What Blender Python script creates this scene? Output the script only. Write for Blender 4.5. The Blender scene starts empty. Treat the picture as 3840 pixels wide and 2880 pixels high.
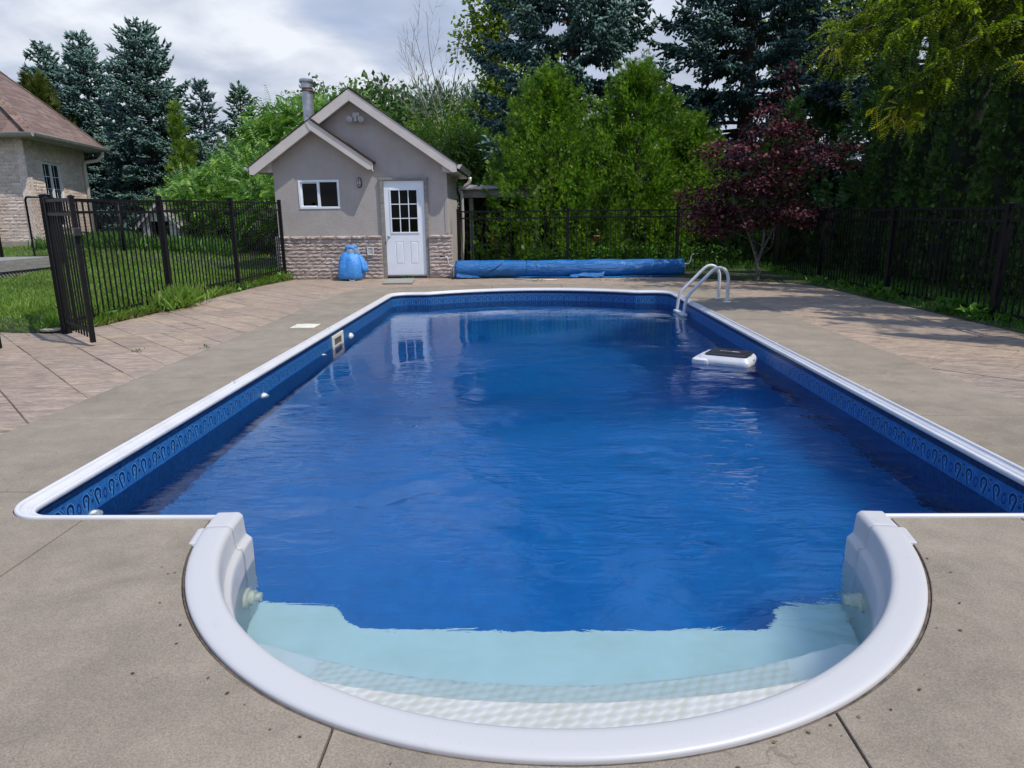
import bpy, bmesh, math, random
import numpy as np
from mathutils import Vector, Matrix
from mathutils.geometry import tessellate_polygon

SC = bpy.context.scene
COL = SC.collection
random.seed(7)

# ------------------------------------------------------------------ camera
YAW, PITCH, ROLL = 0.0218, 0.23767, -0.01134
cam_d = bpy.data.cameras.new('camera')
cam = bpy.data.objects.new('camera', cam_d)
COL.objects.link(cam)
cam_d.sensor_width = 36.0
cam_d.lens = 2595.4 / 3840 * 36
cam_d.clip_start = 0.05
cam_d.clip_end = 2000
Fw = Vector((-math.sin(YAW) * math.cos(PITCH), math.cos(YAW) * math.cos(PITCH), -math.sin(PITCH)))
Rt = Vector((math.cos(YAW), math.sin(YAW), 0))
Up = Rt.cross(Fw)
c_, s_ = math.cos(ROLL), math.sin(ROLL)
Xc = Rt * c_ + Up * s_
Yc = Up * c_ - Rt * s_
Zc = -Fw
cam.matrix_world = Matrix(((Xc.x, Yc.x, Zc.x, 0), (Xc.y, Yc.y, Zc.y, 0), (Xc.z, Yc.z, Zc.z, 1.275), (0, 0, 0, 1)))
SC.camera = cam

# ------------------------------------------------------------------ sun, sky, exposure
SUN = Vector((0.50, -0.25, 0.93)).normalized()
sd = bpy.data.lights.new('sun', 'SUN')
sd.energy = 4.6
sd.angle = math.radians(0.6)
sd.color = (1.0, 0.93, 0.84)
sun = bpy.data.objects.new('sun', sd)
COL.objects.link(sun)
sun.rotation_euler = SUN.to_track_quat('Z', 'Y').to_euler()
SC.view_settings.view_transform = 'Standard'
SC.view_settings.look = 'None'
SC.view_settings.exposure = -0.16
SC.view_settings.gamma = 1.0
SC.view_settings.use_curve_mapping = False
SC.cycles.max_bounces = 10
SC.cycles.transparent_max_bounces = 16
SC.cycles.use_denoising = True


class NT:
    """tiny node builder"""
    def __init__(self, tree):
        self.t = tree
        self.n = tree.nodes
        self.l = tree.links

    def new(self, typ, **kw):
        nd = self.n.new(typ)
        for k, v in kw.items():
            setattr(nd, k, v)
        return nd

    def put(self, sock, v):
        if v is None:
            return
        if isinstance(v, bpy.types.NodeSocket):
            self.l.new(v, sock)
        elif isinstance(v, (tuple, list)):
            if len(v) == 3 and len(sock.default_value) == 4:
                v = (*v, 1)
            sock.default_value = v
        else:
            sock.default_value = v

    def m(self, op, a, b=None, c=None, clamp=False):
        nd = self.new('ShaderNodeMath', operation=op, use_clamp=clamp)
        self.put(nd.inputs[0], a)
        self.put(nd.inputs[1], b)
        self.put(nd.inputs[2], c)
        return nd.outputs[0]

    def v(self, op, a, b=None):
        nd = self.new('ShaderNodeVectorMath', operation=op)
        self.put(nd.inputs[0], a)
        self.put(nd.inputs[1], b)
        return nd.outputs[0]

    def mix(self, f, a, b, mode='MIX'):
        nd = self.new('ShaderNodeMix', data_type='RGBA', blend_type=mode)
        self.put(nd.inputs[0], f)
        self.put(nd.inputs[6], a)
        self.put(nd.inputs[7], b)
        return nd.outputs[2]

    def noise(self, vec, scale, detail=3, rough=0.55, dist=0.0, out=0):
        nd = self.new('ShaderNodeTexNoise')
        self.put(nd.inputs['Vector'], vec)
        nd.inputs['Scale'].default_value = scale
        nd.inputs['Detail'].default_value = detail
        nd.inputs['Roughness'].default_value = rough
        nd.inputs['Distortion'].default_value = dist
        return nd.outputs[out]

    def voro(self, vec, scale, feature='F1', out=0, rand=1.0):
        nd = self.new('ShaderNodeTexVoronoi', feature=feature)
        self.put(nd.inputs['Vector'], vec)
        nd.inputs['Scale'].default_value = scale
        nd.inputs['Randomness'].default_value = rand
        return nd.outputs[out]

    def ramp(self, f, *stops, interp='LINEAR'):
        nd = self.new('ShaderNodeValToRGB')
        cr = nd.color_ramp
        cr.interpolation = interp
        while len(cr.elements) > 1:
            cr.elements.remove(cr.elements[-1])
        for i, (p, c) in enumerate(stops):
            e = cr.elements[0] if i == 0 else cr.elements.new(p)
            e.position = p
            if not isinstance(c, (tuple, list)):
                c = (c, c, c)
            e.color = (*c, 1)
        self.put(nd.inputs[0], f)
        return nd.outputs[0]

    def pos(self, scale=None):
        p = self.new('ShaderNodeNewGeometry').outputs['Position']
        if scale:
            p = self.v('MULTIPLY', p, scale)
        return p

    def obj(self, scale=None):
        p = self.new('ShaderNodeTexCoord').outputs['Object']
        if scale:
            p = self.v('MULTIPLY', p, scale)
        return p

    def sep(self, vec):
        nd = self.new('ShaderNodeSeparateXYZ')
        self.put(nd.inputs[0], vec)
        return nd.outputs

    def comb(self, x, y, z):
        nd = self.new('ShaderNodeCombineXYZ')
        for i, q in enumerate((x, y, z)):
            self.put(nd.inputs[i], q)
        return nd.outputs[0]

    def island(self):
        return self.new('ShaderNodeNewGeometry').outputs['Random Per Island']

    def orand(self):
        return self.new('ShaderNodeObjectInfo').outputs['Random']

    def bump(self, h, strength=0.5, dist=0.01, normal=None):
        nd = self.new('ShaderNodeBump')
        nd.inputs['Strength'].default_value = strength
        nd.inputs['Distance'].default_value = dist
        self.put(nd.inputs['Height'], h)
        if normal is not None:
            self.put(nd.inputs['Normal'], normal)
        return nd.outputs[0]


world = bpy.data.worlds.new('World')
SC.world = world
world.use_nodes = True
W = NT(world.node_tree)
bg = world.node_tree.nodes['Background']
sky = W.new('ShaderNodeTexSky', sky_type='NISHITA')
sky.sun_disc = False
sky.sun_elevation = math.asin(SUN.z)
sky.sun_rotation = math.atan2(SUN.x, SUN.y)
sky.altitude = 200
skyc = W.v('MULTIPLY', sky.outputs[0], (0.12, 0.12, 0.12))
dr = W.new('ShaderNodeTexCoord').outputs['Generated']
dx, dy, dz = W.sep(dr)
dzc = W.m('ADD', W.m('MAXIMUM', dz, 0.0), 0.22)
cp = W.comb(W.m('DIVIDE', dx, dzc), W.m('DIVIDE', dy, dzc), 0.3)
n1 = W.noise(cp, 1.1, 6, 0.55, 0.3)
n2 = W.noise(cp, 2.6, 5, 0.5, 0.2)
n3 = W.noise(W.v('ADD', cp, (7.3, 2.2, 1.0)), 0.8, 4, 0.5)
cov = W.ramp(n1, (0.30, 0.35), (0.52, 1.0))
tone = W.m('ADD', W.m('MULTIPLY', n2, 0.55), W.m('MULTIPLY', n3, 0.45))
ccol = W.ramp(tone, (0.38, (0.36, 0.42, 0.54)), (0.49, (0.54, 0.60, 0.73)), (0.60, (0.86, 0.90, 0.97)))
blue = W.mix(0.6, skyc, (0.40, 0.50, 0.78))
W.put(bg.inputs['Color'], W.mix(1, W.mix(cov, blue, ccol), W.ramp(dz, (0.0, 1.15), (0.25, 1.15), (0.50, (0.80, 1.04, 1.50)), (1.0, (0.80, 1.02, 1.45))), 'MULTIPLY'))
bg.inputs['Strength'].default_value = 1.0

# ------------------------------------------------------------------ materials
MAT = {}


def principled(name):
    m = bpy.data.materials.new(name)
    m.use_nodes = True
    t = NT(m.node_tree)
    b = m.node_tree.nodes['Principled BSDF']
    MAT[name] = m
    return m, t, b


def simple(name, col, rough=0.5, metal=0.0, var=0.12, scale=8, bump=0.0, bscale=60, spec=0.5):
    m, t, b = principled(name)
    n = t.noise(t.obj(), scale, 4)
    lo = tuple(c * (1 - var) for c in col)
    hi = tuple(min(1, c * (1 + var)) for c in col)
    t.put(b.inputs['Base Color'], t.ramp(n, (0.3, lo), (0.7, hi)))
    b.inputs['Roughness'].default_value = rough
    b.inputs['Metallic'].default_value = metal
    b.inputs['Specular IOR Level'].default_value = spec
    if bump:
        t.put(b.inputs['Normal'], t.bump(t.noise(t.obj(), bscale, 4), bump, 0.01))
    return m


def mat_concrete():
    m, t, b = principled('concrete')
    P = t.pos()
    speck = t.noise(P, 170, 3, 0.75)
    grit = t.voro(P, 210, out=1)
    big = t.noise(P, 0.9, 5, 0.6)
    mid = t.noise(P, 4.5, 5, 0.65)
    base = t.ramp(big, (0.3, (0.216, 0.181, 0.134)), (0.55, (0.251, 0.213, 0.159)), (0.75, (0.286, 0.246, 0.184)))
    sp = t.ramp(speck, (0.30, 0.74), (0.5, 0.98), (0.70, 1.22))
    gsep = t.sep(grit)
    g2 = t.ramp(gsep[0], (0.0, 0.86), (0.5, 1.0), (1.0, 1.14))
    md = t.ramp(mid, (0.3, 0.84), (0.7, 1.12))
    stain = t.ramp(t.noise(P, 1.3, 7, 0.7, 0.8), (0.50, 1.0), (0.62, 0.86), (0.75, 0.78))
    crk = t.noise(t.v('ADD', P, t.noise(P, 1.5, 4, 0.7, out=1)), 0.9, 2, 0.4)
    cl = t.m('ABSOLUTE', t.m('SUBTRACT', crk, 0.5))
    stain = t.mix(t.m('MULTIPLY', t.m('LESS_THAN', cl, 0.0009), 0.35), stain, (0.35, 0.33, 0.30))
    c = t.mix(1, t.mix(1, base, sp, 'MULTIPLY'), g2, 'MULTIPLY')
    c = t.mix(1, t.mix(1, c, md, 'MULTIPLY'), stain, 'MULTIPLY')
    t.put(b.inputs['Base Color'], c)
    b.inputs['Roughness'].default_value = 0.88
    h = t.m('ADD', t.m('MULTIPLY', speck, 0.6), t.m('MULTIPLY', mid, 0.6))
    t.put(b.inputs['Normal'], t.bump(h, 0.45, 0.004))


def mat_paver():
    m, t, b = principled('stamped_concrete')
    P = t.pos()
    st = t.v('MULTIPLY', P, (1.0, 4.2, 1.0))
    warp = t.noise(P, 1.6, 3)
    streak = t.noise(st, 4.2, 7, 0.68, 1.1)
    fine = t.noise(st, 17, 5, 0.7, 0.6)
    big = t.noise(P, 0.7, 4, 0.6)
    c = t.ramp(streak, (0.28, (0.155, 0.120, 0.098)), (0.40, (0.265, 0.207, 0.160)), (0.54, (0.375, 0.292, 0.216)), (0.70, (0.48, 0.378, 0.275)))
    f = t.ramp(fine, (0.3, 0.74), (0.7, 1.2))
    g = t.ramp(big, (0.3, (0.86, 0.88, 0.95)), (0.7, (1.10, 1.05, 0.98)))
    r = t.ramp(t.orand(), (0, 0.90), (1, 1.08))
    c = t.mix(1, t.mix(1, t.mix(1, c, f, 'MULTIPLY'), g, 'MULTIPLY'), r, 'MULTIPLY')
    t.put(b.inputs['Base Color'], c)
    b.inputs['Roughness'].default_value = 0.75
    h = t.m('ADD', streak, t.m('MULTIPLY', fine, 0.5))
    t.put(b.inputs['Normal'], t.bump(h, 0.9, 0.022))


def mat_soil():
    m, t, b = principled('lawn_soil')
    P = t.pos()
    n = t.noise(P, 3, 6, 0.65)
    n2 = t.noise(P, 22, 4)
    c = t.ramp(n, (0.3, (0.022, 0.036, 0.010)), (0.6, (0.038, 0.060, 0.014)), (0.8, (0.06, 0.065, 0.024)))
    c = t.mix(1, c, t.ramp(n2, (0.3, 0.6), (0.7, 1.25)), 'MULTIPLY')
    t.put(b.inputs['Base Color'], c)
    b.inputs['Roughness'].default_value = 0.95
    t.put(b.inputs['Normal'], t.bump(n2, 0.8, 0.03))


def leafmat(name, cols, trans=0.3, rough=0.5, big=1.5, tcol=None, spec=0.35, back=None):
    """cols: list of colours picked per leaf"""
    m = bpy.data.materials.new(name)
    m.use_nodes = True
    t = NT(m.node_tree)
    b = m.node_tree.nodes['Principled BSDF']
    MAT[name] = m
    r = t.island()
    n = len(cols)
    c = t.ramp(r, *[(i / max(1, n - 1), cols[i]) for i in range(n)])
    vz = t.ramp(t.noise(t.pos(), big, 3), (0.3, 0.72), (0.7, 1.28))
    c = t.mix(1, c, vz, 'MULTIPLY')
    if back:
        bf = t.new('ShaderNodeNewGeometry').outputs['Backfacing']
        c2 = t.mix(1, c, back, 'MULTIPLY')
        c = t.mix(bf, c, c2)
    t.put(b.inputs['Base Color'], c)
    b.inputs['Roughness'].default_value = rough
    b.inputs['Specular IOR Level'].default_value = spec
    tr = t.new('ShaderNodeBsdfTranslucent')
    t.put(tr.inputs['Color'], t.mix(1, c, tcol or (1.3, 1.5, 0.6), 'MULTIPLY'))
    mx = t.new('ShaderNodeMixShader')
    mx.inputs[0].default_value = trans
    t.l.new(b.outputs[0], mx.inputs[1])
    t.l.new(tr.outputs[0], mx.inputs[2])
    t.l.new(mx.outputs[0], m.node_tree.nodes['Material Output'].inputs[0])
    return m


def mat_liner():
    # printed vinyl liner: u = metres along the wall, v = height
    m, t, b = principled('liner_border')
    uv = t.new('ShaderNodeUVMap').outputs[0]
    u, v, _ = t.sep(uv)
    per = 0.228
    fr = t.m('FRACT', t.m('DIVIDE', u, per))
    p = t.m('MULTIPLY', t.m('SUBTRACT', fr, 0.5), per)
    ap = t.m('ABSOLUTE', p)
    q = t.m('ADD', v, 0.150)

    def ring(cx, cy, r, sx=1.0, sy=1.0):
        a = t.m('DIVIDE', t.m('SUBTRACT', ap, cx), sx)
        d = t.m('DIVIDE', t.m('SUBTRACT', q, cy), sy)
        return t.m('ABSOLUTE', t.m('SUBTRACT', t.m('SQRT', t.m('ADD', t.m('MULTIPLY', a, a), t.m('MULTIPLY', d, d))), r))

    def lt(x, w):
        return t.m('LESS_THAN', x, w)
    hr = ring(0.050, 0.012, 0.022, 1.0, 1.1)
    up = t.m('GREATER_THAN', q, 0.012)
    inleg = t.m('ABSOLUTE', t.m('SUBTRACT', ap, t.m('ADD', 0.028, t.m('MULTIPLY', t.m('SUBTRACT', 0.012, q), 0.30))))
    inz = t.m('MULTIPLY', t.m('LESS_THAN', q, 0.0121), t.m('GREATER_THAN', q, -0.050))
    outleg = t.m('ABSOLUTE', t.m('SUBTRACT', ap, t.m('SUBTRACT', 0.072, t.m('MULTIPLY', t.m('SUBTRACT', 0.012, q), 0.15))))
    outz = t.m('MULTIPLY', t.m('LESS_THAN', q, 0.0121), t.m('GREATER_THAN', q, -0.022))

    def horn(w):
        return t.m('MAXIMUM', t.m('MAXIMUM', t.m('MULTIPLY', lt(hr, w), up), t.m('MULTIPLY', lt(inleg, w), inz)), t.m('MULTIPLY', lt(outleg, w), outz))
    hk = horn(0.0078)
    hko = horn(0.0120)
    vee = t.m('ABSOLUTE', t.m('SUBTRACT', ap, t.m('MULTIPLY', t.m('SUBTRACT', q, 0.016), 0.9)))
    ve = t.m('MULTIPLY', lt(vee, 0.0045), t.m('MULTIPLY', t.m('GREATER_THAN', q, 0.014), t.m('LESS_THAN', q, 0.046)))
    veo = t.m('MULTIPLY', lt(vee, 0.008), t.m('MULTIPLY', t.m('GREATER_THAN', q, 0.010), t.m('LESS_THAN', q, 0.048)))
    dia = lt(t.m('ADD', ap, t.m('ABSOLUTE', t.m('SUBTRACT', q, 0.048))), 0.008)
    mid = lt(t.m('ADD', ap, t.m('ABSOLUTE', t.m('ADD', q, 0.012))), 0.012)
    small = lt(ring(0.114, -0.010, 0.018, 0.75, 1.35), 0.0055)
    dark = t.m('MAXIMUM', t.m('MAXIMUM', hk, ve), t.m('MAXIMUM', dia, mid))
    light = t.m('MAXIMUM', t.m('MAXIMUM', hko, veo), lt(ring(0.054, -0.020, 0.012, 0.8, 1.3), 0.003))
    tile = t.m('MAXIMUM', t.m('LESS_THAN', t.m('FRACT', t.m('DIVIDE', u, 0.019)), 0.1), t.m('LESS_THAN', t.m('FRACT', t.m('DIVIDE', v, 0.019)), 0.1))
    nz = t.noise(t.pos(), 30, 4, 0.7)
    bgc = t.ramp(nz, (0.35, (0.010, 0.075, 0.24)), (0.65, (0.022, 0.130, 0.36)))
    bgc = t.mix(t.m('MULTIPLY', tile, 0.35), bgc, (0.05, 0.26, 0.60))
    c = t.mix(light, bgc, (0.075, 0.27, 0.55))
    c = t.mix(small, c, (0.004, 0.030, 0.16))
    c = t.mix(dark, c, (0.003, 0.015, 0.085))
    topb = t.m('GREATER_THAN', v, -0.082)
    c = t.mix(topb, c, t.ramp(nz, (0.4, (0.003, 0.012, 0.05)), (0.6, (0.006, 0.03, 0.11))))
    peb = t.noise(t.pos(), 16, 5, 0.7, 0.5)
    body = t.ramp(peb, (0.35, (0.001, 0.014, 0.085)), (0.52, (0.001, 0.024, 0.125)), (0.7, (0.003, 0.045, 0.19)))
    c = t.mix(t.m('LESS_THAN', v, -0.222), c, body)
    t.put(b.inputs['Base Color'], c)
    b.inputs['Roughness'].default_value = 0.45
    b.inputs['Specular IOR Level'].default_value = 0.3
    m, t, b = principled('liner_floor')
    peb = t.noise(t.pos(), 9, 5, 0.7, 0.5)
    body = t.ramp(peb, (0.30, (0.0, 0.112, 0.375)), (0.52, (0.0, 0.138, 0.44)), (0.75, (0.001, 0.165, 0.50)))
    t.put(b.inputs['Base Color'], body)
    b.inputs['Roughness'].default_value = 0.6


def mat_water():
    m = bpy.data.materials.new('pool_water')
    m.use_nodes = True
    MAT['pool_water'] = m
    t = NT(m.node_tree)
    t.n.remove(t.n['Principled BSDF'])
    P = t.pos()
    w1 = t.noise(t.v('MULTIPLY', P, (0.75, 1.5, 1.0)), 2.3, 2, 0.5, 0.6)
    w2 = t.noise(t.v('MULTIPLY', P, (0.7, 1.7, 1.0)), 6.5, 3, 0.5, 1.0)
    w3 = t.noise(t.v('MULTIPLY', P, (1.0, 1.3, 1.0)), 26, 2, 0.5, 0.5)
    px, py, pz = t.sep(P)
    # the return jet roughens the near right half, the left and the far end lie calm
    jx = t.m('SUBTRACT', px, 1.0)
    jy = t.m('MULTIPLY', t.m('SUBTRACT', py, 3.9), 0.62)
    rad = t.m('SQRT', t.m('ADD', t.m('MULTIPLY', jx, jx), t.m('MULTIPLY', jy, jy)))
    patch = t.noise(P, 0.9, 3, 0.5)
    jet = t.ramp(patch, (0.38, 0.05), (0.62, 1.0))
    near = t.ramp(t.m('MULTIPLY', rad, 0.30), (0.0, 1.0), (0.45, 0.6), (1.0, 0.05))
    amp = t.m('MULTIPLY', t.m('MULTIPLY', jet, near), t.ramp(t.m('MULTIPLY', py, 0.2), (0.44, 0.12), (0.72, 1.0)))
    calm = t.ramp(py, (0.0, 1.0), (1.0, 1.0))
    big = t.m('ADD', t.m('MULTIPLY', amp, 4.2), 0.13)
    h = t.m('ADD', t.m('MULTIPLY', w1, big), t.m('MULTIPLY', t.m('ADD', t.m('MULTIPLY', w2, 0.42), t.m('MULTIPLY', w3, 0.07)), t.m('ADD', t.m('MULTIPLY', amp, 6.5), 0.075)))
    bp = t.bump(h, 1.0, 0.014)
    gl = t.new('ShaderNodeBsdfGlass')
    gl.inputs['Roughness'].default_value = 0.0
    gl.inputs['IOR'].default_value = 1.33
    t.put(gl.inputs['Normal'], bp)
    out = t.n['Material Output']
    t.l.new(gl.outputs[0], out.inputs[0])
    va = t.new('ShaderNodeVolumeAbsorption')
    va.inputs['Color'].default_value = (0.36, 0.91, 0.95, 1)
    va.inputs['Density'].default_value = 0.62
    t.l.new(va.outputs[0], out.inputs['Volume'])


def mat_white_shell():
    m, t, b = principled('white_acrylic')
    P = t.pos()
    d = t.ramp(t.noise(P, 14, 6, 0.75, 0.5), (0.60, 1.0), (0.72, 0.90))
    sc = t.ramp(t.noise(t.v('MULTIPLY', P, (30, 30, 4)), 3.0, 4, 0.7), (0.62, (1, 1, 1)), (0.78, (0.86, 0.80, 0.74)))
    c = t.mix(1, t.mix(1, (0.47, 0.465, 0.46), d, 'MULTIPLY'), sc, 'MULTIPLY')
    t.put(b.inputs['Base Color'], c)
    b.inputs['Roughness'].default_value = 0.42
    for nm, k in (('tread_dimmed', 0.60), ('tread_brightened', 1.0)):  # one acrylic: dimmed upper tread, submerged copy lightened for missing underwater sunlight
        m, t, b = principled(nm)
        P = t.pos()
        x, y, z = t.sep(P)
        rot = t.comb(t.m('ADD', t.m('MULTIPLY', x, 1.0), t.m('MULTIPLY', y, -0.45)), t.m('ADD', t.m('MULTIPLY', y, 1.25), t.m('MULTIPLY', x, -0.25)), 0.0)
        dm = t.voro(rot, 24, 'SMOOTH_F1', rand=0.12)
        on = t.ramp(t.m('ABSOLUTE', t.m('SUBTRACT', x, 0.085)), (0.86, 1.0), (0.88, 0.0))
        on = t.m('MULTIPLY', on, t.m('GREATER_THAN', z, -0.5))
        gr = t.ramp(t.m('MULTIPLY', dm, on), (0.30, (0.80 * k, 0.82 * k, 0.80 * k)), (0.55, (0.62 * k, 0.63 * k, 0.52 * k)))
        gv = t.ramp(t.noise(P, 4, 5), (0.35, (1, 1, 1)), (0.75, (0.88, 0.89, 0.84)))
        t.put(b.inputs['Base Color'], t.mix(1, gr, gv, 'MULTIPLY'))
        b.inputs['Roughness'].default_value = 0.45
        hx = t.m('MULTIPLY', t.m('SUBTRACT', 1.0, dm), on)
        t.put(b.inputs['Normal'], t.bump(hx, 1.0, 0.007))


def mat_stone(name, cols, bump=0.9, scale=26):
    m, t, b = principled(name)
    P = t.pos()
    r = t.orand()
    isl = t.island()
    n = t.noise(P, scale, 6, 0.72)
    n2 = t.noise(P, 4, 3)
    c = t.ramp(t.m('FRACT', t.m('ADD', r, isl)), (0, cols[0]), (0.5, cols[1]), (1, cols[2]))
    c = t.mix(1, c, t.ramp(n, (0.28, 0.60), (0.5, 1.0), (0.72, 1.28)), 'MULTIPLY')
    c = t.mix(1, c, t.ramp(n2, (0.3, 0.88), (0.7, 1.1)), 'MULTIPLY')
    t.put(b.inputs['Base Color'], c)
    b.inputs['Roughness'].default_value = 0.9
    t.put(b.inputs['Normal'], t.bump(n, bump, 0.02))


def mat_wood(name, a, bcol, axis=(1, 1, 12), rough=0.8):
    m, t, b = principled(name)
    n = t.noise(t.obj(axis), 6, 6, 0.7, 0.6)
    t.put(b.inputs['Base Color'], t.ramp(n, (0.32, a), (0.68, bcol)))
    b.inputs['Roughness'].default_value = rough
    t.put(b.inputs['Normal'], t.bump(n, 0.5, 0.006))


def mat_shingle(name, cols):
    m, t, b = principled(name)
    r = t.m('FRACT', t.m('ADD', t.orand(), t.island()))
    n = t.noise(t.pos(), 90, 3, 0.8)
    c = t.ramp(r, (0, cols[0]), (0.5, cols[1]), (1, cols[2]))
    c = t.mix(1, c, t.ramp(n, (0.3, 0.7), (0.7, 1.3)), 'MULTIPLY')
    t.put(b.inputs['Base Color'], c)
    b.inputs['Roughness'].default_value = 0.95
    t.put(b.inputs['Normal'], t.bump(n, 0.5, 0.006))


def mat_stucco():
    m, t, b = principled('stucco')
    P = t.pos()
    n = t.noise(P, 34, 5, 0.75)
    n2 = t.noise(P, 2.2, 5, 0.6, 0.5)
    n3 = t.noise(t.v('MULTIPLY', P, (5, 5, 0.7)), 3, 4, 0.6)
    c = t.ramp(n2, (0.3, (0.365, 0.335, 0.312)), (0.7, (0.425, 0.390, 0.362)))
    c = t.mix(1, c, t.ramp(n3, (0.35, 0.975), (0.7, 1.02)), 'MULTIPLY')
    t.put(b.inputs['Base Color'], c)
    b.inputs['Roughness'].default_value = 0.92
    t.put(b.inputs['Normal'], t.bump(t.m('ADD', n, t.m('MULTIPLY', n2, 0.6)), 0.55, 0.012))


def mat_glass_pane():
    m = bpy.data.materials.new('window_glass')
    m.use_nodes = True
    MAT['window_glass'] = m
    t = NT(m.node_tree)
    t.n.remove(t.n['Principled BSDF'])
    fr = t.new('ShaderNodeFresnel')
    fr.inputs['IOR'].default_value = 1.28
    gl = t.new('ShaderNodeBsdfGlossy')
    gl.inputs['Roughness'].default_value = 0.02
    tp = t.new('ShaderNodeBsdfTransparent')
    tp.inputs['Color'].default_value = (0.5, 0.52, 0.50, 1)
    mx = t.new('ShaderNodeMixShader')
    t.l.new(fr.outputs[0], mx.inputs[0])
    t.l.new(tp.outputs[0], mx.inputs[1])
    t.l.new(gl.outputs[0], mx.inputs[2])
    t.l.new(mx.outputs[0], t.n['Material Output'].inputs[0])


def mat_tarp(name, a, bcol, rough=0.38, bub=True):
    m, t, b = principled(name)
    P = t.pos()
    n = t.noise(t.v('MULTIPLY', P, (1, 2, 3.5)), 4, 5, 0.7, 1.5)
    t.put(b.inputs['Base Color'], t.ramp(n, (0.3, a), (0.7, bcol)))
    b.inputs['Roughness'].default_value = rough
    h = n
    if bub:
        h = t.m('ADD', t.m('MULTIPLY', n, 3.0), t.m('MULTIPLY', t.voro(P, 55, 'SMOOTH_F1'), 0.5))
    t.put(b.inputs['Normal'], t.bump(h, 0.7, 0.02))


mat_concrete(); mat_paver(); mat_soil(); mat_liner(); mat_water(); mat_white_shell(); mat_stucco(); mat_glass_pane()
mat_stone('split_stone', ((0.37, 0.305, 0.265), (0.44, 0.365, 0.32), (0.51, 0.43, 0.38)), 0.7, 34)
mat_stone('house_brick', ((0.58, 0.465, 0.385), (0.66, 0.54, 0.455), (0.72, 0.60, 0.51)), 0.7, 18)
mat_shingle('brown_shingle', ((0.125, 0.082, 0.066), (0.165, 0.112, 0.092), (0.21, 0.148, 0.122)))
mat_shingle('dark_shingle', ((0.055, 0.035, 0.03), (0.085, 0.052, 0.042), (0.13, 0.08, 0.062)))
mat_wood('grey_wood', (0.13, 0.12, 0.11), (0.34, 0.32, 0.29), (1, 1, 10))
mat_wood('deck_wood', (0.15, 0.145, 0.135), (0.30, 0.29, 0.27), (10, 1, 10))
mat_wood('board_wood', (0.20, 0.20, 0.18), (0.36, 0.35, 0.31), (10, 1, 1))
mat_wood('pale_siding', (0.42, 0.40, 0.36), (0.62, 0.60, 0.55), (1, 1, 6))
mat_tarp('blue_cover', (0.002, 0.090, 0.30), (0.006, 0.165, 0.48), 0.30)
mat_tarp('blue_tarp', (0.035, 0.20, 0.56), (0.07, 0.32, 0.76), 0.5, False)
simple('grey_tarp', (0.14, 0.22, 0.33), 0.6, var=0.4, scale=20, bump=0.3)
m_, t_, b_ = principled('white_vinyl')
P_ = t_.pos()
g_ = t_.ramp(t_.noise(P_, 3.0, 6, 0.75, 0.4), (0.45, 1.0), (0.75, 0.86))
g2_ = t_.ramp(t_.noise(P_, 40, 4, 0.8), (0.62, (1, 1, 1)), (0.75, (0.80, 0.74, 0.66)))
t_.put(b_.inputs['Base Color'], t_.mix(1, t_.mix(1, (0.58, 0.585, 0.60), g_, 'MULTIPLY'), g2_, 'MULTIPLY'))
b_.inputs['Roughness'].default_value = 0.38
simple('white_paint', (0.76, 0.81, 0.86), 0.4, var=0.05, scale=3, bump=0.05)
simple('cream_metal', (0.60, 0.55, 0.50), 0.5, var=0.06, scale=4)
simple('gutter_metal', (0.46, 0.43, 0.40), 0.35, var=0.15, scale=6, metal=0.2)
simple('black_metal', (0.006, 0.006, 0.007), 0.5, var=0.3, scale=20, spec=0.22)
simple('black_plastic', (0.018, 0.018, 0.020), 0.3, var=0.1, scale=20)
simple('solar_black', (0.030, 0.032, 0.038), 0.22, var=0.1, scale=20)
simple('print_grey', (0.42, 0.43, 0.45), 0.5)
simple('teal_plastic', (0.02, 0.42, 0.45), 0.4)
simple('galvanised', (0.42, 0.44, 0.47), 0.38, metal=0.75, var=0.22, scale=9, bump=0.1)
simple('rust', (0.16, 0.10, 0.075), 0.7, var=0.3)
simple('lens_glass', (0.60, 0.61, 0.58), 0.15, var=0.2)
simple('bronze', (0.045, 0.030, 0.022), 0.5)
simple('cream_plastic', (0.70, 0.68, 0.55), 0.4, var=0.06)
simple('joint_fill', (0.055, 0.048, 0.040), 0.95, var=0.3)
simple('paving_joint', (0.13, 0.095, 0.078), 0.95, var=0.4)
simple('dark_room', (0.012, 0.011, 0.010), 0.9)  # near-black stand-in for unlit interiors, shade held in the colour
simple('brown_blind', (0.12, 0.085, 0.065), 0.9, var=0.2)
simple('foundation', (0.40, 0.34, 0.28), 0.9, var=0.25, scale=2.5, bump=0.5)
simple('bark', (0.075, 0.058, 0.045), 0.95, var=0.4, scale=12, bump=0.9, bscale=25)
simple('redbud_bark', (0.085, 0.082, 0.070), 0.9, var=0.5, scale=14, bump=0.6, bscale=30)
simple('twig_block_dark', (0.008, 0.014, 0.005), 0.95, var=0.5, scale=30, bump=0.9, bscale=40)
simple('grey_bark', (0.24, 0.22, 0.19), 0.9, var=0.3, scale=14, bump=0.6, bscale=30)
simple('red_plastic', (0.45, 0.012, 0.012), 0.4)
simple('terracotta', (0.40, 0.16, 0.07), 0.8)
simple('bucket_white', (0.62, 0.62, 0.58), 0.5)
simple('latex_edge', (0.10, 0.075, 0.055), 0.95, var=0.5, scale=30)

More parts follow.
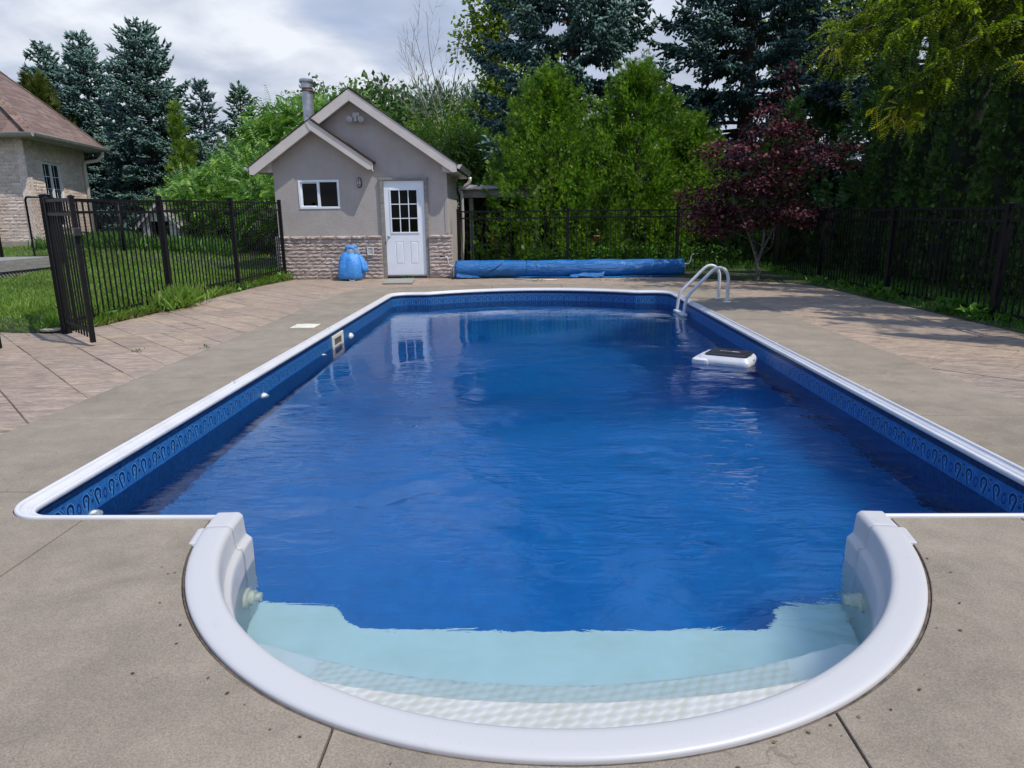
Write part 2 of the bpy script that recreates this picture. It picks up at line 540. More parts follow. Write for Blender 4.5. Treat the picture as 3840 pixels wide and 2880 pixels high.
leafmat('spruce_blue', [(0.026, 0.068, 0.054), (0.044, 0.102, 0.082), (0.074, 0.150, 0.122), (0.12, 0.21, 0.18)], 0.06, 0.6, 1.2, (1, 1.1, 0.8))
leafmat('spruce_lit_tip', [(0.075, 0.150, 0.125), (0.12, 0.215, 0.185), (0.19, 0.30, 0.265)], 0.06, 0.6, 1.2, (1, 1.1, 0.8))
leafmat('spruce_steel', [(0.030, 0.068, 0.062), (0.052, 0.100, 0.094), (0.09, 0.155, 0.150)], 0.06, 0.6, 1.2, (1, 1.1, 0.8))
leafmat('spruce_green', [(0.022, 0.062, 0.034), (0.042, 0.105, 0.058), (0.075, 0.155, 0.085)], 0.08, 0.6, 1.2, (1, 1.1, 0.8))
leafmat('cedar_leaf', [(0.028, 0.078, 0.010), (0.066, 0.150, 0.014), (0.135, 0.255, 0.020), (0.25, 0.40, 0.034)], 0.30, 0.5, 1.6)
leafmat('hedge_leaf', [(0.018, 0.050, 0.010), (0.045, 0.110, 0.019), (0.095, 0.195, 0.033)], 0.12, 0.6, 1.5)
leafmat('olive_leaf', [(0.045, 0.072, 0.012), (0.075, 0.105, 0.018), (0.12, 0.14, 0.03)], 0.25, 0.6)
leafmat('sumac_leaf', [(0.028, 0.095, 0.014), (0.055, 0.155, 0.020), (0.095, 0.235, 0.035), (0.14, 0.27, 0.03)], 0.28, 0.45, 1.0, None, 0.5, (2.3, 1.7, 2.6))
leafmat('willow_leaf', [(0.090, 0.165, 0.022), (0.135, 0.225, 0.030), (0.19, 0.28, 0.045)], 0.35, 0.5, 0.8)
leafmat('far_leaf', [(0.050, 0.105, 0.035), (0.085, 0.155, 0.055), (0.13, 0.20, 0.085)], 0.28, 0.55, 0.6)
leafmat('lime_leaf', [(0.12, 0.19, 0.025), (0.18, 0.26, 0.040), (0.26, 0.32, 0.06)], 0.40, 0.5, 0.8)
leafmat('purple_leaf', [(0.024, 0.009, 0.012), (0.046, 0.015, 0.020), (0.082, 0.027, 0.034), (0.20, 0.075, 0.085)], 0.2, 0.6, 1.4, (1.6, 0.7, 0.8), 0.2)
leafmat('locust_leaf', [(0.050, 0.090, 0.010), (0.095, 0.150, 0.013), (0.16, 0.220, 0.018), (0.26, 0.32, 0.022)], 0.42, 0.5, 1.2)
leafmat('locust_yellow', [(0.36, 0.38, 0.012), (0.52, 0.48, 0.02), (0.60, 0.50, 0.02)], 0.45, 0.5, 1.2)
leafmat('weed_leaf', [(0.035, 0.105, 0.014), (0.070, 0.175, 0.022), (0.11, 0.24, 0.035)], 0.3, 0.5)
leafmat('grass_blade', [(0.075, 0.160, 0.018), (0.115, 0.225, 0.026), (0.160, 0.280, 0.040), (0.25, 0.29, 0.075)], 0.3, 0.5, 1.1)
leafmat('dead_leaf', [(0.05, 0.025, 0.015), (0.10, 0.05, 0.03), (0.16, 0.11, 0.06)], 0.1, 0.8)
leafmat('dry_grass', [(0.24, 0.19, 0.09), (0.34, 0.27, 0.13)], 0.2, 0.7)


# ------------------------------------------------------------------ object helpers
def link(name, me, mat, parent=None, smooth=False):
    o = bpy.data.objects.new(name, me)
    COL.objects.link(o)
    if me is not None and mat is not None and len(me.materials) == 0:
        me.materials.append(MAT[mat] if isinstance(mat, str) else mat)
    if parent is not None:
        o.parent = parent
    if smooth and me is not None:
        me.shade_smooth()
    return o


def tag(o, label=None, cat=None, group=None, kind=None):
    if label:
        o['label'] = label
    if cat:
        o['category'] = cat
    if group:
        o['group'] = group
    if kind:
        o['kind'] = kind
    return o


def thing(name, label, cat, group=None, kind=None):
    o = bpy.data.objects.new(name, None)
    COL.objects.link(o)
    o.empty_display_size = 0.2
    return tag(o, label, cat, group, kind)


class MB:
    def __init__(self):
        self.V = []
        self.F = []

    def box(self, x0, x1, y0, y1, z0, z1):
        n = len(self.V)
        self.V += [(x0, y0, z0), (x1, y0, z0), (x1, y1, z0), (x0, y1, z0), (x0, y0, z1), (x1, y0, z1), (x1, y1, z1), (x0, y1, z1)]
        self.F += [(n, n + 3, n + 2, n + 1), (n + 4, n + 5, n + 6, n + 7), (n, n + 1, n + 5, n + 4), (n + 1, n + 2, n + 6, n + 5), (n + 2, n + 3, n + 7, n + 6), (n + 3, n, n + 4, n + 7)]
        return self

    def obox(self, c, ax, ay, az):
        """oriented box: centre + three half vectors"""
        c, ax, ay, az = map(Vector, (c, ax, ay, az))
        n = len(self.V)
        for sz in (-1, 1):
            for sx, sy in ((-1, -1), (1, -1), (1, 1), (-1, 1)):
                self.V.append(tuple(c + ax * sx + ay * sy + az * sz))
        self.F += [(n, n + 3, n + 2, n + 1), (n + 4, n + 5, n + 6, n + 7), (n, n + 1, n + 5, n + 4), (n + 1, n + 2, n + 6, n + 5), (n + 2, n + 3, n + 7, n + 6), (n + 3, n, n + 4, n + 7)]
        return self

    def prism(self, poly, z0, z1):
        n = len(self.V)
        k = len(poly)
        self.V += [(p[0], p[1], z0) for p in poly] + [(p[0], p[1], z1) for p in poly]
        self.F.append(tuple(n + i for i in reversed(range(k))))
        self.F.append(tuple(n + k + i for i in range(k)))
        for i in range(k):
            j = (i + 1) % k
            self.F.append((n + i, n + j, n + k + j, n + k + i))
        return self

    def slab(self, pts, off):
        """polygon in space thickened by the offset vector"""
        n = len(self.V)
        k = len(pts)
        off = Vector(off)
        self.V += [tuple(p) for p in pts] + [tuple(Vector(p) + off) for p in pts]
        self.F.append(tuple(n + i for i in reversed(range(k))))
        self.F.append(tuple(n + k + i for i in range(k)))
        for i in range(k):
            j = (i + 1) % k
            self.F.append((n + i, n + j, n + k + j, n + k + i))
        return self

    def tube(self, pts, r, n=8, cap=True):
        pts = [Vector(p) for p in pts]
        rr = r if isinstance(r, (list, tuple)) else [r] * len(pts)
        base = len(self.V)
        prev = None
        for i, p in enumerate(pts):
            d = (pts[min(i + 1, len(pts) - 1)] - pts[max(i - 1, 0)]).normalized()
            if prev is None:
                a = Vector((0, 0, 1)) if abs(d.z) < 0.9 else Vector((1, 0, 0))
                u = d.cross(a).normalized()
            else:
                u = (prev - d * prev.dot(d)).normalized()
            prev = u
            w = d.cross(u)
            for k in range(n):
                an = 2 * math.pi * k / n
                self.V.append(tuple(p + (u * math.cos(an) + w * math.sin(an)) * rr[i]))
        for i in range(len(pts) - 1):
            for k in range(n):
                a = base + i * n + k
                b2 = base + i * n + (k + 1) % n
                self.F.append((a, b2, b2 + n, a + n))
        if cap:
            self.F.append(tuple(base + k for k in reversed(range(n))))
            self.F.append(tuple(base + (len(pts) - 1) * n + k for k in range(n)))
        return self

    def lathe(self, prof, c=(0, 0, 0), n=20, axis='Z'):
        base = len(self.V)
        for (r, z) in prof:
            for k in range(n):
                a = 2 * math.pi * k / n
                x, y = r * math.cos(a), r * math.sin(a)
                if axis == 'Z':
                    q = (x, y, z)
                elif axis == 'X':
                    q = (z, x, y)
                else:
                    q = (x, z, y)
                self.V.append((c[0] + q[0], c[1] + q[1], c[2] + q[2]))
        for i in range(len(prof) - 1):
            for k in range(n):
                a = base + i * n + k
                b2 = base + i * n + (k + 1) % n
                self.F.append((a, b2, b2 + n, a + n))
        self.F.append(tuple(base + k for k in reversed(range(n))))
        self.F.append(tuple(base + (len(prof) - 1) * n + k for k in range(n)))
        return self

    def mesh(self, name):
        me = bpy.data.meshes.new(name)
        me.from_pydata(self.V, [], self.F)
        me.update()
        return me

    def obj(self, name, mat, parent=None, smooth=False, bevel=0, fixn=True):
        me = self.mesh(name)
        if fixn:
            bm = bmesh.new()
            bm.from_mesh(me)
            bmesh.ops.recalc_face_normals(bm, faces=bm.faces)
            bm.to_mesh(me)
            bm.free()
        o = link(name, me, mat, parent, smooth)
        if bevel:
            md = o.modifiers.new('bevel', 'BEVEL')
            md.width = bevel
            md.segments = 2
            md.limit_method = 'ANGLE'
        return o


def sweep(path, prof, closed=False, uv=False):
    """sweep a profile [(inward offset, z)] along a plan path; inward = right hand side"""
    P = [Vector((p[0], p[1])) for p in path]
    n = len(P)
    nor = []
    for i in range(n):
        a = P[(i - 1) % n] if closed or i > 0 else P[0]
        b2 = P[(i + 1) % n] if closed or i < n - 1 else P[-1]
        d = (b2 - a).normalized()
        nor.append(Vector((d.y, -d.x)))
    V, F, UV = [], [], []
    L = 0
    for i in range(n):
        if i:
            L += (P[i] - P[i - 1]).length
        for (u, z) in prof:
            q = P[i] + nor[i] * u
            V.append((q.x, q.y, z))
            UV.append((L, z))
    k = len(prof)
    for i in range(n if closed else n - 1):
        for j in range(k - 1):
            a = i * k + j
            b2 = ((i + 1) % n) * k + j
            F.append((a, b2, b2 + 1, a + 1))
    return V, F, UV


def mesh_uv(name, V, F, UV=None):
    me = bpy.data.meshes.new(name)
    me.from_pydata(V, [], F)
    if UV:
        ul = me.uv_layers.new(name='UVMap')
        for lp in me.loops:
            ul.data[lp.index].uv = UV[lp.vertex_index]
    me.update()
    return me


def np_mesh(name, V, F, mat, parent=None, smooth=False):
    """V (n,3) float, F (m,k) int, all faces with k corners"""
    me = bpy.data.meshes.new(name)
    V = np.asarray(V, np.float32)
    F = np.asarray(F, np.int32)
    m, k = F.shape
    me.vertices.add(len(V))
    me.vertices.foreach_set('co', V.ravel())
    me.loops.add(m * k)
    me.loops.foreach_set('vertex_index', F.ravel())
    me.polygons.add(m)
    me.polygons.foreach_set('loop_start', np.arange(0, m * k, k, dtype=np.int32))
    me.polygons.foreach_set('loop_total', np.full(m, k, np.int32))
    me.update(calc_edges=True)
    return link(name, me, mat, parent, smooth)


def tri_fill(outer, holes, z):
    """flat mesh of a polygon with holes at height z"""
    rings = [[Vector((p[0], p[1], 0)) for p in outer]] + [[Vector((p[0], p[1], 0)) for p in h] for h in holes]
    tris = tessellate_polygon(rings)
    allp = [p for r in rings for p in r]
    V = [(p.x, p.y, z) for p in allp]
    F = []
    for a, b2, c in tris:
        pa, pb, pc = allp[a], allp[b2], allp[c]
        ar = (pb.x - pa.x) * (pc.y - pa.y) - (pb.y - pa.y) * (pc.x - pa.x)
        if abs(ar) > 1e-10:
            F.append((a, b2, c) if ar > 0 else (a, c, b2))
    return V, F


def arc(cx, cy, r, a0, a1, n):
    return [(cx + r * math.cos(math.radians(a0 + (a1 - a0) * i / n)), cy + r * math.sin(math.radians(a0 + (a1 - a0) * i / n))) for i in range(n + 1)]
# ------------------------------------------------------------------ pool outline
CX, CY, RO = 0.085, 2.87, 1.47          # step unit centre and outer radius
WZ = -0.212                              # water level
path = [(-1.37, 2.79)]
path += [(-1.7, 2.79)] + arc(-2.165, 2.99, 0.20, 270, 180, 8)
for yy in np.linspace(3.4, 11.4, 18):
    path.append((-2.365, float(yy)))
path += arc(-2.02, 11.73, 0.345, 180, 98, 7)
bow = []
for i in range(0, 25):
    x = -1.72 + 3.64 * i / 24
    bow.append((x, 12.64 - math.sqrt(3.25 ** 2) + math.sqrt(3.25 ** 2 - (x - 0.1) ** 2)))
path += [(-1.86, 12.085)] + bow + [(2.03, 12.08)]
path += arc(2.17, 11.73, 0.345, 82, 0, 7)
for yy in np.linspace(11.4, 3.4, 18):
    path.append((2.515, float(yy)))
path += arc(2.315, 2.99, 0.20, 0, -90, 8)
path += [(1.8, 2.79), (1.54, 2.79)]


def offset_path(path, u):
    P = [Vector(p) for p in path]
    out = []
    for i in range(len(P)):
        d = (P[min(i + 1, len(P) - 1)] - P[max(i - 1, 0)]).normalized()
        out.append((P[i].x + d.y * u, P[i].y - d.x * u))
    return out


pool = thing('swimming_pool', 'blue vinyl-lined inground pool with white coping and bowed far end', 'pool', kind='structure')
prof = [(-0.004, -0.02), (-0.004, 0.004), (0.001, 0.010), (0.010, 0.013), (0.022, 0.012), (0.0285, 0.004), (0.030, -0.008), (0.034, -0.010), (0.038, -0.004), (0.043, -0.003), (0.046, -0.010), (0.050, -0.011), (0.055, -0.007), (0.066, -0.008),
        (0.071, -0.024), (0.075, -0.025), (0.079, -0.016), (0.096, -0.019), (0.103, -0.026), (0.105, -0.050), (0.094, -0.054)]
prof = [(u_ * 0.74, z_ * 0.80) for (u_, z_) in prof]
V, F, UV = sweep(path, prof)
me = mesh_uv('coping', V, F)
cop = link('coping', me, 'white_vinyl', pool, True)
# coping joint clips along the run
for (jx, jy, w) in ((-2.31, 5.35, 0.02), (-2.31, 8.1, 0.02), (2.46, 4.95, 0.02), (2.46, 6.9, 0.02), (2.46, 9.9, 0.02), (0.9, 12.5, 0)):
    if w:
        mb = MB().box(jx + (-0.055 if jx < 0 else 0.025), jx + (-0.025 if jx < 0 else 0.055), jy - 0.006, jy + 0.006, -0.03, 0.0165)
        mb.obj('coping_clip', 'white_vinyl', pool)
V, F, UV = sweep(path, [(0.070, -0.04), (0.070, -0.12), (0.070, -0.20), (0.070, -0.30), (0.070, -2.7)])
me = mesh_uv('liner_wall', V, F, UV)
link('liner_wall', me, 'liner_border', pool)


def floor_z(x, y):
    def sm(a, b2, t):
        t = np.clip((t - a) / (b2 - a), 0, 1)
        return t * t * (3 - 2 * t)
    deep = sm(5.4, 8.0, y) * (1 - sm(10.6, 12.2, y))
    side = sm(0.0, 1.15, np.minimum(x + 2.28, 2.43 - x))
    return -0.98 - 1.15 * deep * side


gx = np.linspace(-2.32, 2.47, 50)
gy = np.linspace(2.80, 12.75, 90)
X, Y = np.meshgrid(gx, gy)
Z = floor_z(X, Y)
V = np.stack([X, Y, Z], -1).reshape(-1, 3)
ii = np.arange(89)[:, None] * 50 + np.arange(49)[None, :]
ii = ii.ravel()
F = np.stack([ii, ii + 1, ii + 51, ii + 50], -1)
np_mesh('liner_floor', V, F, 'liner_floor', pool, True)

# skimmer mouth in the left wall
sk = MB()
y0, y1, za, zb = 8.005, 8.485, -0.078, -0.33
sx = -2.295
for (a, b2, c, d) in ((y0, y1, za - 0.045, za), (y0, y1, zb, zb + 0.05), (y0, y0 + 0.065, zb + 0.05, za - 0.045), (y1 - 0.065, y1, zb + 0.05, za - 0.045)):
    sk.box(sx, sx + 0.018, a, b2, c, d)
sko = sk.obj('skimmer_face', 'cream_plastic', pool, bevel=0.004)
tb = MB().box(sx - 0.002, sx + 0.004, y0 + 0.065, y1 - 0.065, zb + 0.05, za - 0.045)
tb.obj('skimmer_throat', 'brown_blind', pool)
tb = MB().box(sx + 0.003, sx + 0.010, y0 + 0.075, y1 - 0.075, zb + 0.06, -0.205)
tb.obj('skimmer_flap', 'cream_plastic', pool)
for (yy, zz, r) in ((8.86, -0.240, 0.068), (7.607, -0.235, 0.030), (5.787, -0.250, 0.058), (3.342, -0.256, 0.05)):
    pr = [(r, 0), (r, 0.012), (r * 0.86, 0.03), (r * 0.55, 0.045), (r * 0.2, 0.052)]
    MB().lathe(pr, (-2.295, yy, zz), 18, 'X').obj('return_fitting', 'lens_glass', pool, True)

# ------------------------------------------------------------------ moulded step unit
steps = thing('pool_steps', 'white moulded half-round entry steps with raised rim at the near end of pool', 'pool steps')


def rim_ring(name, prof, a0, a1, n, mat, parent):
    V, F = [], []
    k = len(prof)
    for i in range(n + 1):
        a = math.radians(a0 + (a1 - a0) * i / n)
        for (r, z) in prof:
            V.append((CX + r * math.cos(a), CY + r * math.sin(a), z))
    for i in range(n):
        for j in range(k):
            p = i * k + j
            q = i * k + (j + 1) % k
            F.append((p, q, q + k, p + k))
    F.append(tuple(range(k)))
    F.append(tuple(n * k + j for j in reversed(range(k))))
    me = bpy.data.meshes.new(name)
    me.from_pydata(V, [], F)
    bm = bmesh.new(); bm.from_mesh(me); bmesh.ops.recalc_face_normals(bm, faces=bm.faces); bm.to_mesh(me); bm.free()
    return link(name, me, mat, parent, True)


rimprof = [(1.466, -0.10), (1.4675, -0.02), (1.468, 0.000), (1.465, 0.006), (1.456, 0.0095), (1.440, 0.0105), (1.385, 0.0105), (1.370, 0.009), (1.360, 0.004), (1.353, -0.006), (1.350, -0.02),
           (1.346, -0.085), (1.341, -0.098), (1.326, -0.104), (1.320, -0.114), (1.318, -0.135), (1.316, -1.0), (1.45, -1.0)]
ro = rim_ring('rim', rimprof, 187, 353, 120, 'white_acrylic', steps)
# rounded end blocks of the rim where it meets the pool wall
for a in (184.5, 355.5):
    aa = math.radians(a)
    mb = MB()
    er = [(1.469, -0.10), (1.470, 0.000), (1.460, 0.012), (1.368, 0.013), (1.350, -0.002), (1.345, -0.09), (1.319, -0.112), (1.315, -1.0), (1.45, -1.0)]
    V = []
    for s in (-1, 1):
        an = aa + s * math.radians(3.0)
        for (r, z) in er:
            V.append((CX + r * math.cos(an), CY + r * math.sin(an), z))
    k = len(er)
    mb.V = V
    mb.F = [(j, (j + 1) % k, k + (j + 1) % k, k + j) for j in range(k)] + [tuple(range(k)), tuple(k + j for j in reversed(range(k)))]
    mb.obj('rim_end', 'white_acrylic', steps, False, bevel=0.014)
    # small flange bump on the deck side
    an = aa + (math.radians(5.5) if a < 200 else -math.radians(5.5))
    c = (CX + 1.466 * math.cos(an), CY + 1.466 * math.sin(an), -0.012)
    tx = Vector((-math.sin(an), math.cos(an), 0))
    rx = Vector((math.cos(an), math.sin(an), 0))
    MB().obox(c, tx * 0.075, rx * 0.028, (0, 0, 0.018)).obj('rim_flange', 'white_acrylic', steps, bevel=0.012)
# dark gap between the shell and the concrete
rim_ring('rim_gap', [(1.4775, -0.05), (1.4775, -0.008), (1.4665, -0.008), (1.4665, -0.05)], 183, 357, 100, 'latex_edge', steps)


def circ_y(x, r):
    return CY - math.sqrt(max(0, r * r - (x - CX) ** 2))


def tread(name, edge, z, r=1.322, mat='tread_brightened'):
    """edge: points left to right of the nosing; closed along the shell circle"""
    pl = list(edge)
    xr, xl = pl[-1][0], pl[0][0]
    ar = math.atan2(pl[-1][1] - CY, xr - CX)
    al = math.atan2(pl[0][1] - CY, xl - CX)
    if al > 0:
        al -= 2 * math.pi
    if ar > 0.5:
        ar -= 2 * math.pi
    n = 40
    back = []
    for i in range(n + 1):
        a = ar + (al - ar) * i / n
        back.append((CX + r * math.cos(a), CY + r * math.sin(a)))
    poly = pl + back
    out = [poly[0]]
    for p in poly[1:]:
        if (Vector(p) - Vector(out[-1])).length > 0.008:
            out.append(p)
    if (Vector(out[0]) - Vector(out[-1])).length < 0.008:
        out.pop()
    return MB().prism(out, -1.02, z).obj(name, mat, steps, bevel=0.014)


e1 = [(CX + d, 1.862 + 0.17 * d * d) for d in np.linspace(-1.04, 1.04, 40)]
tread('tread', e1, -0.190, mat='tread_dimmed')
e2 = [(CX + d, 2.122 + 0.19 * d * d) for d in np.linspace(-1.12, 1.12, 40)]
tread('tread', e2, -0.42)
e3 = [(-1.22, 2.845), (-0.89, 2.815), (-0.862, 2.80), (-0.79, 2.70), (-0.72, 2.662)] + [(x, 2.660 - 0.012 * math.cos(x)) for x in np.linspace(-0.6, 0.95, 12)] + \
     [(1.03, 2.660), (1.06, 2.69), (1.10, 2.78), (1.15, 2.805), (1.39, 2.845)]
tread('tread', e3, -0.67)
for (a, zz) in ((189.3, -0.41), (347.5, -0.36)):
    an = math.radians(a)
    c = Vector((CX + 1.318 * math.cos(an), CY + 1.318 * math.sin(an), zz))
    inw = Vector((-math.cos(an), -math.sin(an), 0))
    mb = MB()
    pr = [(0.062, 0.0), (0.062, 0.014), (0.045, 0.018), (0.045, 0.042), (0.030, 0.046), (0.030, 0.066), (0.012, 0.070)]
    mb.lathe(pr, (0, 0, 0), 20, 'Z')
    o = mb.obj('water_jet', 'cream_plastic', steps, True)
    o.matrix_local = Matrix.Translation(c) @ inw.to_track_quat('Z', 'Y').to_matrix().to_4x4()
    o.modifiers.new('e', 'EDGE_SPLIT')

# ------------------------------------------------------------------ water
wp = offset_path(path, 0.062)
wp = [p for p in wp if not (p[1] < 2.95 and -1.25 < p[0] < 1.42)]
warc = [(CX + 1.335 * math.cos(math.radians(a)), CY + 1.335 * math.sin(math.radians(a))) for a in np.linspace(0, -180, 60)]
wpoly = wp + [(CX + 1.335, 2.874)] + warc[1:-1] + [(CX - 1.335, 2.874)]
wpoly = wpoly[::-1]
V, F = tri_fill(wpoly, [], WZ)
n = len(V)
V2 = V + [(x, y, -2.75) for (x, y, z) in V]
F2 = list(F) + [tuple(n + i for i in reversed(f)) for f in F]
for i in range(n):
    j = (i + 1) % n
    F2.append((i, n + i, n + j, j))
me = mesh_uv('water', V2, F2)
bm = bmesh.new(); bm.from_mesh(me); bmesh.ops.recalc_face_normals(bm, faces=bm.faces); bm.to_mesh(me); bm.free()
tag(link('water', me, 'pool_water'), 'clear rippled pool water over the blue liner', None, None, 'structure')

# ------------------------------------------------------------------ concrete deck slabs
deck = thing('pool_deck', 'broom finished grey-beige concrete deck slabs around the pool', 'deck', kind='structure')
outer_far = [(-3.25, 12.1), (-3.20, 12.45), (-3.06, 12.74), (-2.85, 12.92), (-2.5, 13.02), (-2.07, 13.14), (-1.41, 13.33), (-0.7, 13.45), (0.1, 13.50), (0.9, 13.42), (1.5, 13.25), (2.10, 12.98), (2.6, 12.84), (2.95, 12.70), (3.2, 12.45), (3.34, 12.1), (3.39, 11.6)]


def far_out(x):
    xs = [p[0] for p in outer_far]
    return float(np.interp(x, xs, [p[1] for p in outer_far]))


EO = 0.003   # clearance to the coping


def far_in(x):
    return 12.64 - 3.25 + math.sqrt(3.25 ** 2 - (x - 0.1) ** 2) + EO if -1.8 < x < 2.0 else 12.09


XL, XR = -3.25, 3.39
slabs = []
ys = [3.10, 4.335, 5.57, 6.805, 8.06, 9.30, 10.54]
for a, b2 in zip(ys[:-1], ys[1:]):
    slabs.append([(XL, a), (-2.365 - EO, a), (-2.365 - EO, b2), (XL, b2)])
    slabs.append([(2.515 + EO, a), (XR, a), (XR, b2), (2.515 + EO, b2)])
poolL = [p for p in offset_path(path, -EO)]
# far corners
cl = [(-2.365 - EO, 10.54)] + arc(-2.02, 11.73, 0.345 + EO, 180, 98, 7) + [(-1.82, 12.095)]
co = [(-1.82, far_out(-1.82))] + [p for p in reversed(outer_far) if p[0] < -1.9] + [(XL, 10.54)]
slabs.append((cl + co)[::-1])
cr = [(2.515 + EO, 10.54)] + arc(2.17, 11.73, 0.345 + EO, 0, 82, 7) + [(1.95, 12.10)]
co = [(1.95, far_out(1.95))] + [p for p in outer_far if p[0] > 2.0] + [(XR, 10.54)]
slabs.append(cr + co)
for a, b2 in ((-1.82, -0.63), (-0.63, 0.66), (0.66, 1.95)):
    xs = np.linspace(a, b2, 9)
    slabs.append([(x, far_in(x)) for x in xs] + [(x, far_out(x)) for x in xs[::-1]])
# near slabs
RG = 1.476


def arc_y(x):
    return CY - math.sqrt(RG ** 2 - (x - CX) ** 2)


NY = -2.2
xe = CX - math.sqrt(RG ** 2 - (2.787 - CY) ** 2)
for sgn in (-1, 1):
    def mir(pts):
        return [(p[0] if sgn < 0 else 2 * 0.075 - p[0], p[1]) for p in pts]
    # corner slab beside the pool
    ccx = -2.165
    poly = [(XL if sgn < 0 else -3.24, NY), (-1.955, NY), (-1.955, 2.787)] + arc(-2.165, 2.99, 0.20 + EO, 270, 180, 8) + [(-2.368, 3.10), (XL if sgn < 0 else -3.24, 3.10)]
    slabs.append(mir(poly))
    # slab that runs along the rim
    x1 = -0.505 if sgn < 0 else 2 * 0.075 - 0.807
    xs = np.linspace(x1, xe if sgn < 0 else 2 * 0.075 - (CX + math.sqrt(RG ** 2 - (2.787 - CY) ** 2)), 30)
    top = []
    for x in xs:
        xx = x if sgn < 0 else 2 * 0.075 - x
        v = RG ** 2 - (xx - CX) ** 2
        top.append((x, CY - math.sqrt(max(0, v))))
    top[-1] = (top[-1][0], 2.787)
    poly = [(-1.955, NY), (x1, NY)] + top + [(-1.955, 2.787)]
    slabs.append(mir(poly))
xs = np.linspace(0.807, -0.505, 16)
slabs.append([(-0.505, NY), (0.807, NY)] + [(x, arc_y(x)) for x in xs])
# outer near slabs run on behind the camera
GAP = 0.0035


def shrink(poly, g):
    c = len(poly)
    a = sum(poly[i][0] * poly[(i + 1) % c][1] - poly[(i + 1) % c][0] * poly[i][1] for i in range(c))
    s = 1 if a > 0 else -1
    out = []
    for i in range(c):
        p0, p1, p2 = Vector(poly[i - 1]), Vector(poly[i]), Vector(poly[(i + 1) % c])
        d1 = (p1 - p0); d2 = (p2 - p1)
        if d1.length < 1e-5 or d2.length < 1e-5:
            out.append(poly[i]); continue
        d1.normalize(); d2.normalize()
        n1 = Vector((-d1.y, d1.x)) * s
        n2 = Vector((-d2.y, d2.x)) * s
        b3 = n1 + n2
        k = b3.length
        if k < 0.3:
            out.append(poly[i]); continue
        q = p1 + b3 / k * min(g / max(0.35, (k / 2)), 2 * g)
        out.append((q.x, q.y))
    return out


for i, p in enumerate(slabs):
    mb = MB()
    q = shrink(p, GAP)
    mb.prism(q, -0.09, 0.0)
    o = mb.obj('concrete_slab', 'concrete', deck)
    md = o.modifiers.new('b', 'BEVEL'); md.width = 0.0035; md.segments = 2; md.limit_method = 'ANGLE'; md.angle_limit = math.radians(50)

# ------------------------------------------------------------------ stamped paving around the slabs
pav = thing('stamped_paving', 'tan and mauve slate-stamped concrete paving outside the plain deck slabs', 'paving', kind='structure')
OUT = [(-9.5, -2.6), (-9.5, 7.98), (-6.3, 8.06), (-5.72, 7.95), (-5.42, 8.2), (-5.33, 8.5), (-5.27, 9.2), (-5.25, 10.2), (-5.25, 11.6), (-5.24, 13.5), (-5.12, 14.4), (-5.0, 15.0), (-4.9, 15.35),
       (-3.0, 15.4), (-1.0, 15.4), (1.5, 15.35), (2.6, 15.0), (3.35, 14.48), (4.3, 13.72), (4.95, 13.22), (5.18, 12.8), (5.26, 12.0), (5.25, 10.5), (5.30, 9.6), (5.30, 8.4), (5.32, 7.2), (5.34, 3), (5.34, -2.6)]


def in_poly(x, y, poly):
    c = False
    n = len(poly)
    for i in range(n):
        x1, y1 = poly[i]
        x2, y2 = poly[(i + 1) % n]
        if (y1 > y) != (y2 > y) and x < (x2 - x1) * (y - y1) / (y2 - y1) + x1:
            c = not c
    return c


hole = [(-3.2, -2.5), (-3.2, 12.1), (-2.8, 12.8), (-1.4, 13.25), (0.1, 13.4), (1.5, 13.15), (2.9, 12.6), (3.3, 12.0), (3.3, -2.5)]
V, F = tri_fill(OUT, [hole], -0.014)
link('paving_base', mesh_uv('paving_base', V, F), 'paving_joint', pav)
# dark joint fill under the slabs with the pool left open
hole2 = [(-2.44, 3.0), (-2.44, 11.9), (-1.9, 12.2), (0.1, 12.75), (2.0, 12.2), (2.6, 11.9), (2.6, 3.0), (2.3, 2.72), (1.6, 2.7)] + \
        [(CX + 1.50 * math.cos(math.radians(a)), CY + 1.50 * math.sin(math.radians(a))) for a in np.linspace(-8, -172, 40)] + [(-1.5, 2.7), (-2.2, 2.72)]
inner = [(-3.24, -2.15), (3.35, -2.15), (3.35, 11.9), (2.9, 12.65), (1.5, 13.18), (0.1, 13.44), (-1.4, 13.27), (-2.8, 12.85), (-3.2, 12.1)]
V, F = tri_fill(inner, [hole2], -0.095)
link('slab_bed', mesh_uv('slab_bed', V, F), 'joint_fill', deck)

rs = random.Random(11)
ang = math.radians(-46)
ca, sa = math.cos(ang), math.sin(ang)
pieces = []


def clip_half(poly, nx, ny, d):
    """keep nx*x+ny*y<=d"""
    out = []
    for i in range(len(poly)):
        a, b2 = poly[i - 1], poly[i]
        fa, fb = nx * a[0] + ny * a[1] - d, nx * b2[0] + ny * b2[1] - d
        if fa <= 0:
            out.append(a)
        if (fa < 0 < fb) or (fb < 0 < fa):
            t = fa / (fa - fb)
            out.append((a[0] + (b2[0] - a[0]) * t, a[1] + (b2[1] - a[1]) * t))
    return out


